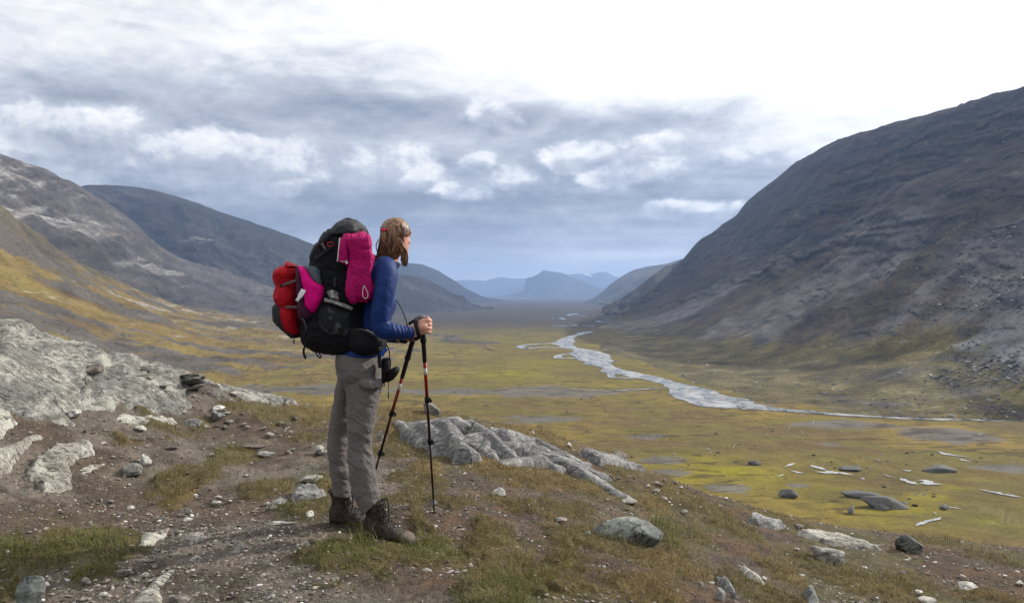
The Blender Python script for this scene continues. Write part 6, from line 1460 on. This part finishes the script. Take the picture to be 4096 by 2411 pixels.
for i in range(22):
    v0 = 110 + i * 21; eL, eR = cap_e(v0); P__ = []
    for k in range(7):
        t = k / 6; u = eR - 14 + (335 - eR + 14) * t; v = v0 + (362 - v0) * t - 50 * math.sin(math.pi * t); v = max(v, 84); L_, R_ = cap_e(v); u = min(max(u, L_ + 8), R_ - 8); q = (u - (L_ + R_) / 2) / ((R_ - L_) / 2)
        P__.append(Q9(u, v, HY - float(cap_d(v)) * math.sqrt(max(.01, 1 - q * q)) + .002))
    HL.append(tube(P__, [.003, .004, .0045, .004, .004, .0035, .003], 8, 3))
hair = fused('hair', [rings(Q9, [(a, v, b, v, HY, float(cap_d(v))) for v, a, b in capR], 36), rings(Q9, [(a, v, b, v, HY - .012, float(fal_d(v))) for v, a, b in falR], 36),
                      rings(Q9, [(200, 900, 600, 900, HY - .012, .05), (178, 960, 590, 960, HY - .012, .05), (160, 1030, 560, 1020, HY - .012, .045), (148, 1090, 480, 1075, HY - .012, .032)], 30), *HL,
                      *HR], M_hair, person, .004, 2, hair_disp)
r = np.random.default_rng(99); st = []
def fal_pt(a, v, side, off):
    L_, R_ = fal_e(v); u = L_ + (R_ - L_) * a; d = float(fal_d(v)) * math.sqrt(max(.02, 1 - (2 * a - 1) ** 2)); return Q9(u, v, HY - .012 + side * (d + off))
for i in range(620):
    a = r.random() ** .9; side = -1 if r.random() < .8 else 1; v0 = r.uniform(340, 520); v1 = r.uniform(950, 1110); off = r.uniform(-.001, .004); da = r.normal(0, .05)
    pts_ = [fal_pt(min(.99, max(.01, a + da * k / 5 + .02 * math.sin(k * 1.7 + i))), v0 + (v1 - v0) * k / 5, side, off) for k in range(6)]
    st.append(tube(pts_, [.0016] * 5 + [.0006], 4, 2, cap=False))
tie = (335, 362)
for i in range(520):
    ang_ = r.uniform(-1.5, 1.0); rad = r.uniform(.35, 1.0)
    v0 = 430 - 330 * math.sin(-ang_) if ang_ < 0 else 430 + 110 * math.sin(ang_); v0 = min(max(v0, 85), 560); eL, eR = cap_e(v0); u0 = (eL + eR) / 2 + (eR - eL) / 2 * .985 * (rad if ang_ < -1.1 else r.uniform(.55, 1))
    pts_ = []
    for k in range(8):
        t = k / 7; u = u0 + (tie[0] - u0) * t; v = v0 + (tie[1] - v0) * t - 60 * math.sin(math.pi * t) * (1 if v0 < 430 else -.4) + 6 * math.sin(i + 5 * t)
        v = max(v, 78); L_, R_ = cap_e(v); u = min(max(u, L_ + 6), R_ - 4); q = (u - (L_ + R_) / 2) / ((R_ - L_) / 2)
        pts_.append(Q9(u, v, HY - (float(cap_d(v)) * math.sqrt(max(.01, 1 - q * q)) + .002)))
    st.append(tube(pts_, .0015, 4, 2, cap=False))
for i in range(230):     # ponytail and the locks blown forward
    if i < 60:
        x_ = r.normal(0, 22); pts_ = [Q9(tie[0] + x_ * .5, tie[1] + 6, HY - .090), Q9(tie[0] + x_, 480, HY - .094), Q9(tie[0] + x_ * 2 + 20, 640, HY - .092), Q9(tie[0] + x_ * 3 + 30, 800, HY - .086), Q9(tie[0] + x_ * 3.4 + 20, 960, HY - .074)]
        st.append(tube(pts_, [.002, .003, .003, .0026, .001], 4, 3, cap=False))
    else:
        a = r.normal(0, 1); e = r.uniform(0, 1); u1 = 900 + 30 * e + a * 10
        pts_ = [Q9(640 + 120 * e, 560 + 140 * e, HY - .078), Q9(760 + 90 * e + a * 10, 790 + a * 14, HY - .070), Q9(830 + 70 * e + a * 12, 930, HY - .06 + .02 * e), Q9(u1 - 40 * (1 - e), 1090, HY - .045 + .02 * e), Q9(800 + 100 * e + a * 16, 1190 + 80 * r.random(), HY - .035)]
        st.append(tube(pts_, [.0016, .0022, .0022, .0018, .0007], 4, 3, cap=False))
for i in range(16):
    pts_ = [Q9(250, 560, HY - .02), Q9(180 - 40 * r.random(), 700, HY - .03), Q9(140 + 30 * r.random(), 820, HY - .03), Q9(170 + 30 * r.random(), 930, HY - .02)]; st.append(tube(pts_, .0005, 3, 2, cap=False))
plain('strands', st, M_hair, hair)
plain('hair_tie', [tube([Q9(340 + 52 * math.cos(t), 362 + 8 * math.sin(t), HY - .086 - .014 * math.sin(t)) for t in np.linspace(0, 2 * math.pi, 13)], .0050, 8)], M_tie, hair)

# ------------------------------------------------------------------ backpack
pack = bare_root('backpack', (0, 0, 0), 'large black trekking backpack worn by the person', 'backpack')
MB = [(650, 170, 1020, 160, YP, .12), (600, 260, 1040, 230, YP, .155), (525, 355, 1060, 330, YP, .165), (478, 470, 1075, 460, YP, .170), (478, 600, 1085, 600, YP, .175), (470, 800, 1088, 800, YP, .178), (430, 960, 1090, 960, YP, .180), (378, 1100, 1095, 1080, YP, .180), (376, 1200, 1100, 1190, YP, .178), (405, 1290, 1110, 1270, YP, .170), (480, 1355, 1110, 1340, YP, .150), (580, 1390, 1060, 1375, YP, .12), (690, 1408, 960, 1395, YP, .07)]
fused('main_bag', [rings(Q1, MB, 44, .8)], M_black, pack, .006, 3, folds(.020, 6, 9, 990, .3))
fused('lid', [rings(Q1, [(785, 78, 880, 74, YP, .07), (752, 100, 950, 90, YP, .115), (725, 128, 992, 118, YP, .14), (702, 160, 1022, 150, YP, .158), (672, 205, 1038, 185, YP, .168), (662, 245, 1036, 215, YP, .170), (690, 262, 1000, 225, YP, .160)], 44, .8)], M_char, pack, .0055, 3, folds(.017, 8, 10, 992, -.5))
fused('extension_collar', [rings(Q1, [(640, 190, 760, 240, YP - .02, .14), (600, 250, 740, 290, YP - .02, .16), (580, 300, 720, 330, YP - .02, .165), (560, 340, 720, 370, YP - .02, .16)], 30, .85)], M_char, pack, .006, 2, folds(.008, 10, 8, 994))
fused('hip_belt', [rings(Q1, [(860, 1110, 1040, 1130, 4.25, .13), (850, 1170, 1125, 1175, 4.235, .15), (850, 1230, 1190, 1225, 4.23, .155), (850, 1290, 1217, 1285, 4.23, .155), (870, 1340, 1216, 1335, 4.235, .15), (910, 1375, 1175, 1380, 4.25, .14), (960, 1395, 1110, 1400, 4.26, .12)], 40, .85)], M_black, pack, .0055, 3, folds(.005, 8, 10, 996))
fused('side_pocket', [rings(Q1, [(560, 905, 880, 965, 4.165, .045), (550, 980, 885, 1020, 4.150, .055), (550, 1080, 890, 1100, 4.148, .058), (570, 1170, 890, 1180, 4.155, .055), (620, 1230, 880, 1230, 4.18, .04)], 34, .8)], M_meshf, pack, .0055, 3, folds(.006, 12, 8, 998))
fused('pocket_band', [tube([Q1(612, 862, 4.122), Q1(690, 880, 4.105), Q1(770, 905, 4.100), Q1(840, 932, 4.105), Q1(885, 955, 4.120)], .01, 12, flat=(.020, .012, (0, 1, 0)))], M_silver, pack, .003, 1)
plain('folded_sheet', [tube([Q1(640 + 8 * k, 790 + 14 * k, 4.115), Q1(690, 775 + 16 * k, 4.098 - .002 * k), Q1(745 + 2 * k, 800 + 16 * k, 4.115)], .005, 8, flat=(.010, .006, (0, 1, 0))) for k in range(5)], M_silver, pack)
plain('compression_strap', [tube([Q1(715, 640, 4.118), Q1(715, 740, 4.115)], .004, 8, flat=(.018, .004, (0, 1, 0))), tube([Q1(505, 470, 4.13), Q1(620, 390, 4.125), Q1(690, 330, 4.12)], .004, 8, flat=(.012, .004, (0, 1, 0)))], M_char, pack)
plain('buckle', [tube([Q1(640, 300, 4.118), Q1(672, 296, 4.112), Q1(697, 300, 4.118), Q1(690, 330, 4.118), Q1(650, 332, 4.118), Q1(640, 300, 4.118)], .0032, 8)], M_pred, pack)
plain('cord_loop', [tube([Q1(575, 285, 4.2), Q1(540, 300, 4.2), Q1(512, 325, 4.2), Q1(516, 360, 4.2), Q1(545, 345, 4.2)], .0022, 8)], M_strap, pack)
plain('red_toggle', [tube([Q1(528, 335, 4.19), Q1(555, 312, 4.185), Q1(582, 288, 4.19)], .0055, 8)], M_pred, pack)
plain('webbing_end', [tube([Q1(583, 300, 4.12), Q1(600, 330, 4.118), Q1(622, 365, 4.118)], .004, 8, flat=(.013, .003, (0, 1, 0)))], M_gstrap, pack)
def loop(name, L_, w_=.008, mat=M_strap): plain(name, [tube([Q1(u, v, Y) for u, v, Y in L_], .003, 8, 5, flat=(w_, .0028, (.3, 1, .2)))], mat, pack)
loop('strap_loop', [(430, 1315, 4.28), (408, 1340, 4.27), (402, 1385, 4.27), (420, 1440, 4.26), (428, 1430, 4.25), (412, 1380, 4.25), (418, 1330, 4.25)])
loop('strap_loop', [(520, 1370, 4.26), (540, 1410, 4.25), (565, 1436, 4.25), (578, 1420, 4.26), (560, 1395, 4.27), (555, 1385, 4.28)])
loop('zip_pull', [(310, 1250, 4.28), (304, 1275, 4.28), (308, 1295, 4.28), (316, 1275, 4.28), (314, 1250, 4.28)], .004)
plain('shoulder_strap', [tube([Q1(1050, 520, 4.19), Q1(1090, 486, 4.175), Q1(1160, 466, 4.18), Q1(1225, 480, 4.20), Q1(1262, 520, 4.22)], .01, 10, 5, flat=(.055, .014, (0, -.4, 1))), tube([Q1(1050, 520, 4.43), Q1(1100, 480, 4.43), Q1(1180, 465, 4.42), Q1(1250, 490, 4.41), Q1(1300, 560, 4.41)], .01, 10, 5, flat=(.055, .014, (0, .4, 1)))], M_black, pack)
plain('piping', [tube([Q1(1085, 512, 4.158), Q1(1120, 488, 4.150), Q1(1180, 478, 4.152), Q1(1228, 488, 4.165), Q1(1245, 500, 4.17)], .0025, 8, 5)], M_grey, pack)
plain('load_strap', [tube([Q1(1118, 460, 4.20), Q1(1140, 390, 4.20), Q1(1162, 320, 4.205), Q1(1170, 280, 4.21)], .002, 8, flat=(.010, .0025, (1, 1, 0)))], M_strap, pack)
plain('red_padding', [tube([Q1(1055, 425, 4.21), Q1(1085, 430, 4.20), Q1(1108, 445, 4.20), Q1(1100, 470, 4.2)], .012, 10)], M_dred, pack)
fused('front_pocket', [rings(Q1, [(150, 900, 260, 910, YP, .11), (124, 935, 300, 940, YP, .125), (124, 1000, 320, 1000, YP, .13), (126, 1060, 340, 1060, YP, .13), (158, 1110, 360, 1110, YP, .125), (210, 1155, 380, 1150, YP, .115), (262, 1205, 390, 1190, YP, .10), (300, 1245, 400, 1225, YP, .08)], 34, .85)], M_char, pack, .006, 3, folds(.006, 12, 10, 999))
plain('white_tag', [tube([Q1(142, 1012, 4.19), Q1(172, 1008, 4.175)], .004, 6, 3, flat=(.020, .002, (0, 1, 0)))], M_white, pack)
plain('grey_cord', [tube([Q1(390, 1045, 4.12), Q1(405, 1060, 4.115), Q1(424, 1110, 4.115), Q1(430, 1160, 4.12)], .0030, 8)], M_grey, pack)
plain('silver_piping', [tube([Q1(1020, 1158, 4.105), Q1(1060, 1172, 4.095), Q1(1110, 1198, 4.095)], .0028, 8), tube([Q1(1172, 1345 + 0, 4.088) + np.array([.008 * math.cos(a), 0, .008 * math.sin(a)]) for a in np.linspace(0, 6.28, 10)], .0018, 6)], M_silver, pack)

# red stuff sack strapped to the back of the pack
sack = bare_root('compression_sack', (0, 0, 0), 'red stuff sack with two grey straps strapped upright behind the backpack', 'stuff sack')
bag = fused('sack_body', [rings(Q1, [(185, 540, 330, 535, YP - .01, .07), (148, 565, 365, 560, YP - .01, .105), (130, 610, 375, 605, YP - .01, .128), (133, 670, 378, 650, YP - .01, .124), (141, 725, 380, 690, YP - .01, .119), (144, 745, 380, 705, YP - .01, .117), (137, 780, 382, 750, YP - .01, .124), (132, 840, 384, 820, YP - .01, .135), (145, 890, 386, 880, YP - .01, .130), (164, 930, 388, 915, YP - .01, .122), (168, 948, 388, 935, YP - .01, .120), (172, 985, 390, 980, YP - .01, .128), (186, 1050, 392, 1040, YP - .01, .130), (212, 1120, 394, 1110, YP - .01, .122), (255, 1175, 390, 1165, YP - .01, .105), (310, 1205, 370, 1200, YP - .01, .06)], 40, .85)], M_red, sack, .005, 2, folds(.013, 11, 11, 1010, .3))
def around(name, L_, w_, mat, par, off=.132):
    # strap over the near face, then round the outer edge to the far side
    pts_ = [Q1(L_[-1][0], L_[-1][1], YP + .05 - off)] + [Q1(u, v, YP - .01 - off * k) for (u, v, k) in reversed(L_)] + [Q1(L_[0][0] - 10, L_[0][1] + 4, YP + .03), Q1(L_[0][0] + 20, L_[0][1], YP + .10)]
    plain(name, [tube(pts_, .004, 8, 5, flat=(w_, .004, (-.35, -1, 0)))], mat, par)
around('strap', [(150, 738, .45), (175, 728, .75), (240, 703, .97), (300, 682, .99), (350, 668, .98)], .014, M_gstrap, sack)
around('strap', [(170, 944, .45), (195, 940, .75), (250, 934, .97), (310, 934, .99), (350, 936, .98)], .014, M_gstrap, sack)
plain('ladder_buckle', [tube([Q1(155, 738, 4.21), Q1(190, 722, 4.172)], .007, 8, 2, flat=(.020, .008, (0, 1, 0)))], M_strap, sack); plain('ladder_buckle', [tube([Q1(178, 944, 4.21), Q1(212, 940, 4.170)], .007, 8, 2, flat=(.020, .008, (0, 1, 0)))], M_strap, sack)
fused('top_flap', [rings(Q1, [(238, 480, 252, 482, YP - .03, .02), (236, 500, 290, 500, YP - .03, .06), (232, 522, 335, 520, YP - .02, .09), (240, 545, 372, 540, YP - .02, .10)], 24)], M_red, bag, .004, 2, folds(.004, 14, 14, 1012))
fused('base_panel', [rings(Q1, [(225, 1135, 380, 1120, YP, .12), (255, 1180, 385, 1165, YP, .11), (290, 1215, 390, 1200, YP, .09), (330, 1240, 390, 1230, YP, .05)], 24)], M_dred, sack, .005, 2, folds(.005, 14, 14, 1013))

# pink, plum and grey garment squeezed between sack and pack
garm = bare_root('folded_garment', (0, 0, 0), 'pink and grey garment with white tags tucked between red sack and backpack', 'clothing')
fused('plum_lining', [rings(Q1, [(345, 540, 400, 536, 4.20, .05), (342, 600, 420, 590, 4.185, .06), (345, 700, 440, 700, 4.175, .065), (350, 850, 450, 850, 4.17, .065), (352, 960, 500, 950, 4.17, .065), (360, 1040, 500, 1030, 4.18, .06), (400, 1100, 440, 1090, 4.20, .04)], 26, .85)], M_plum, garm, .0045, 2, folds(.005, 14, 10, 1020))
fused('pink_panel', [rings(Q1, [(358, 530, 400, 528, 4.165, .035), (372, 570, 440, 562, 4.145, .045), (388, 625, 480, 618, 4.135, .048), (400, 690, 530, 680, 4.128, .050), (410, 735, 590, 722, 4.125, .050), (418, 780, 608, 762, 4.125, .050), (424, 850, 592, 840, 4.127, .048), (428, 915, 562, 905, 4.13, .045), (468, 960, 540, 950, 4.137, .040), (505, 990, 525, 985, 4.15, .03)], 30, .7)], M_pink, garm, .0042, 2, folds(.008, 8, 8, 1021, .6))
fused('plum_hem', [rings(Q1, [(428, 925, 470, 965, 4.14, .04), (440, 985, 500, 1000, 4.145, .04), (445, 1030, 500, 1035, 4.155, .035)], 20)], M_plum, garm, .0045, 2)
fused('grey_panel', [rings(Q1, [(400, 528, 520, 532, 4.19, .06), (430, 560, 555, 548, 4.17, .065), (460, 610, 582, 600, 4.16, .065), (495, 660, 592, 655, 4.155, .062), (540, 700, 600, 700, 4.155, .055), (575, 728, 603, 726, 4.165, .04)], 26, .8)], M_grey, garm, .0042, 2, folds(.009, 24, 8, 1023, .8))
plain('white_tag', [tube([Q1(408, 762, 4.072), Q1(388, 800, 4.066), Q1(366, 832, 4.066)], .003, 6, 3, flat=(.026, .0016, (0, 1, .1)))], M_white, garm); plain('white_tag', [tube([Q1(375, 826, 4.063), Q1(355, 850, 4.062), Q1(338, 874, 4.066)], .003, 6, 3, flat=(.017, .0016, (0, 1, .1)))], M_white, garm)

# magenta jacket hung over the side
jack = bare_root('rain_jacket', (0, 0, 0), 'magenta rain jacket draped over the side of the backpack', 'jacket')
def jd(P_, N_):
    x, y, z = P_.T; return .019 * (np.minimum(np.abs(fbm(x * 26 + z * 2.5, z * 3.2, y * 6, o=4, seed=1031)) * 2.4, 1) - .5) + folds(.009, 10, 16, 1033, .4)(P_, N_)
sl = fused('sleeve', [rings(Q1, [(900, 195, 965, 188, 4.17, .03), (840, 215, 1025, 212, 4.13, .05), (800, 250, 1055, 245, 4.112, .055), (790, 300, 1062, 285, 4.105, .055), (830, 380, 1070, 370, 4.105, .052), (850, 450, 1078, 440, 4.105, .050), (852, 540, 1082, 530, 4.10, .050), (845, 620, 1092, 620, 4.10, .052), (830, 700, 1106, 700, 4.10, .054), (808, 770, 1110, 740, 4.10, .054), (815, 815, 1106, 800, 4.102, .052), (850, 860, 1085, 855, 4.108, .046), (885, 885, 1040, 890, 4.12, .035)], 40, .75)], M_mag, jack, .0042, 3, jd)
fused('front_panel', [rings(Q1, [(768, 250, 880, 240, 4.12, .035), (762, 300, 880, 300, 4.108, .042), (755, 360, 870, 370, 4.105, .044), (750, 420, 868, 440, 4.105, .044), (745, 470, 860, 490, 4.108, .042), (790, 500, 862, 540, 4.12, .035)], 30, .7)], M_mag, jack, .0042, 2, folds(.006, 10, 14, 1035))
plain('zip', [tube([Q1(764, 252, 4.083), Q1(756, 330, 4.072), Q1(748, 410, 4.070), Q1(740, 486, 4.075)], .003, 8, 4, flat=(.0055, .004, (0, 1, 0)))], M_white, jack)
plain('drawcord', [tube([Q1(766, 478, 4.066), Q1(800, 486, 4.062), Q1(826, 478, 4.062), Q1(834, 468, 4.064)], .0014, 6), tube([Q1(826, 490, 4.062), Q1(840, 505, 4.062)], .006, 8)], M_white, jack)
plain('cuff_cord', [tube([Q1(1003, 722, 4.044), Q1(992, 770, 4.042), Q1(992, 822, 4.044), Q1(1010, 848, 4.048), Q1(1036, 838, 4.048), Q1(1042, 800, 4.046), Q1(1022, 755, 4.044), Q1(1006, 722, 4.044)], .0016, 6, 5)], M_white, jack)
plain('cuff_seam', [tube([Q1(925, 722, 4.050), Q1(980, 712, 4.043), Q1(1050, 708, 4.044), Q1(1104, 712, 4.075)], .0014, 6, 4)], M_dred, jack)

# ------------------------------------------------------------------ camera case at the hip
case = bare_root('camera_case', (0, 0, 0), 'black camera pouch hanging at the hip under the hip belt', 'camera pouch')
fused('pouch', [rings(Q2, [(488, 142, 536, 140, 4.20, .035), (482, 165, 546, 160, 4.195, .042), (482, 210, 545, 205, 4.195, .044), (484, 260, 535, 250, 4.20, .042), (485, 300, 528, 280, 4.205, .040), (490, 322, 520, 305, 4.21, .03)], 26, .75)], M_black, case, .004, 2, folds(.003, 14, 14, 1040))
fused('open_flap', [rings(Q2, [(520, 300, 524, 312, 4.20, .03), (535, 230, 560, 295, 4.195, .040), (560, 210, 590, 262, 4.192, .042), (585, 200, 604, 235, 4.195, .038), (598, 204, 606, 218, 4.20, .02)], 26, .75)], M_black, case, .004, 2)
plain('strap', [tube([Q2(510, 40, 4.17), Q2(532, 80, 4.165), Q2(537, 130, 4.165), Q2(530, 160, 4.165)], .003, 8, 4, flat=(.007, .003, (1, 1, 0))), tube([Q2(532, 300, 4.165), Q2(530, 360, 4.165), Q2(530, 425, 4.165)], .0018, 8), tube([Q2(529, 385, 4.165), Q2(530, 425, 4.165)], .0034, 8), tube([Q2(500, 318, 4.18), Q2(500, 338, 4.18)], .003, 8)], M_strap, case)
plain('belt_clip', [tube([Q2(466, 90, 4.14), Q2(468, 150, 4.14), Q2(470, 210, 4.145)], .008, 8, 3, flat=(.018, .010, (0, 1, 0)))], M_strap, case)
plain('blue_buckle', [tube([Q2(480, 125, 4.13), Q2(500, 92, 4.13), Q2(518, 76, 4.13)], .008, 8, 3, flat=(.022, .010, (0, 1, 0)))], M_blue, case)

# ------------------------------------------------------------------ trekking poles
def pole(top, tip, label, near, name='trekking_pole'):
    root = bare_root(name, (0, 0, 0), label, 'trekking pole'); d = tip - top; L_ = np.linalg.norm(d); d /= L_
    at_ = lambda s: top + d * s
    plain('grip', [tube([at_(.012), at_(.03), at_(.05), at_(.09), at_(.13), at_(.15), at_(.16)], [.015, .016, .0135, .0135, .0145, .018, .0135], 16), tube([at_(.155), at_(.27), at_(.275)], [.0125, .0118, .010], 16)], M_grip, root)
    plain('knob', [tube([at_(-.004), at_(.0), at_(.006), at_(.014), at_(.028)], [.008, .019, .0215, .019, .0135], 20, 3)], M_knob, root)
    up_ = plain('upper_tube', [tube([at_(.27), at_(.52)], .0092, 14, 2)], M_pred, root)
    plain('white_band', [tube([at_(.315), at_(.355)], .0096, 14, 2)], M_pwht, root)
    for s in ([.38, .40, .42, .44, .46] if near else [.34, .36, .38, .40, .42, .44]):     # illegible print on the red tube
        plain('print', [tube([at_(s) + np.array([0, -.0088, 0]), at_(s + .010) + np.array([0, -.0088, 0])], .0012, 6, 1)], M_pwht, root)
    for s in (.52, .80):
        lk = plain('lever_lock', [tube([at_(s - .018), at_(s - .012), at_(s + .012), at_(s + .018)], [.010, .0145, .0145, .010], 14), tube([at_(s) + np.array([.012, -.008, .010]), at_(s) + np.array([.022, -.008, -.002]), at_(s) + np.array([.019, -.006, -.014])], .006, 8)], M_strap, root)
    plain('middle_tube', [tube([at_(.535), at_(.80)], .0078, 12, 2)], M_pblk, root)
    plain('lower_tube', [tube([at_(.815), at_(L_ - .05)], .0064, 12, 2)], M_pblk, root)
    plain('basket', [tube([at_(L_ - .085), at_(L_ - .078), at_(L_ - .070)], [.010, .019, .010], 16), tube([at_(L_ - .10), at_(L_ - .06)], .0085, 10)], M_knob, root)
    plain('tip', [tube([at_(L_ - .055), at_(L_ - .006), at_(L_ + .004)], [.0062, .0042, .002], 10)], M_pblk, root)
    return root, at_
tpA = Q2(850, 1200, 4.78); tpA[2] = H(tpA[0], tpA[1])[0] - .004
topA = Q8(925, 430, 4.225)
pA, atA = pole(topA, tpA, 'red and black trekking pole held upright in the nearer hand, whole length visible', True)
tB0 = Q1(1502, 1205, 4.36); k_ = Q2(440, 920, 4.70); dB = (k_ - tB0); dB /= np.linalg.norm(dB); LB = 1.0
for _ in range(200):
    LB += .01; e_ = tB0 + dB * LB
    if e_[2] < H(e_[0], e_[1])[0]: break
pB, atB = pole(tB0, tB0 + dB * LB, 'red and black trekking pole slanting back behind the leg', False)
plain('wrist_strap', [tube([Q8(800, 470, 4.205), Q8(770, 540, 4.165), Q8(765, 650, 4.150), Q8(800, 800, 4.140), Q8(840, 940, 4.150), Q8(860, 1010, 4.175), Q8(900, 960, 4.20)], .005, 10, 6, flat=(.022, .0035, (0, 1, 0))),
                      tube([Q8(850, 470, 4.215), Q8(760, 530, 4.23), Q8(640, 600, 4.235), Q8(570, 650, 4.23)], .004, 8, 5, flat=(.016, .003, (0, 1, .4))), tube([Q8(860, 1010, 4.18), Q8(800, 1030, 4.20), Q8(720, 1050, 4.22)], .004, 8, 4, flat=(.018, .004, (0, 1, 0)))], M_strap, pA)
plain('wrist_strap', [tube([Q8(540, 690, 4.30), Q8(520, 800, 4.32), Q8(600, 1000, 4.33), Q8(700, 1040, 4.33)], .004, 8, 4, flat=(.022, .004, (0, 1, 0))), tube([Q8(350, 1095, 4.36), Q8(430, 1120, 4.35), Q8(520, 1120, 4.345)], .010, 8, 4)], M_strap, pB)
plain('red_accent', [tube([Q8(640, 1010, 4.22), Q8(710, 1020, 4.215), Q8(780, 1015, 4.22)], .006, 8, 3, flat=(.013, .008, (0, 1, 0)))], M_pred, pA)
plain('hanging_strap', [tube([Q8(228, -20, 4.20), Q8(260, 40, 4.20), Q8(340, 160, 4.20), Q8(420, 330, 4.205), Q8(480, 480, 4.21), Q8(520, 620, 4.215), Q8(535, 690, 4.22)], .003, 8, 6, flat=(.008, .0025, (1, -.6, 0)))], M_strap, pack)
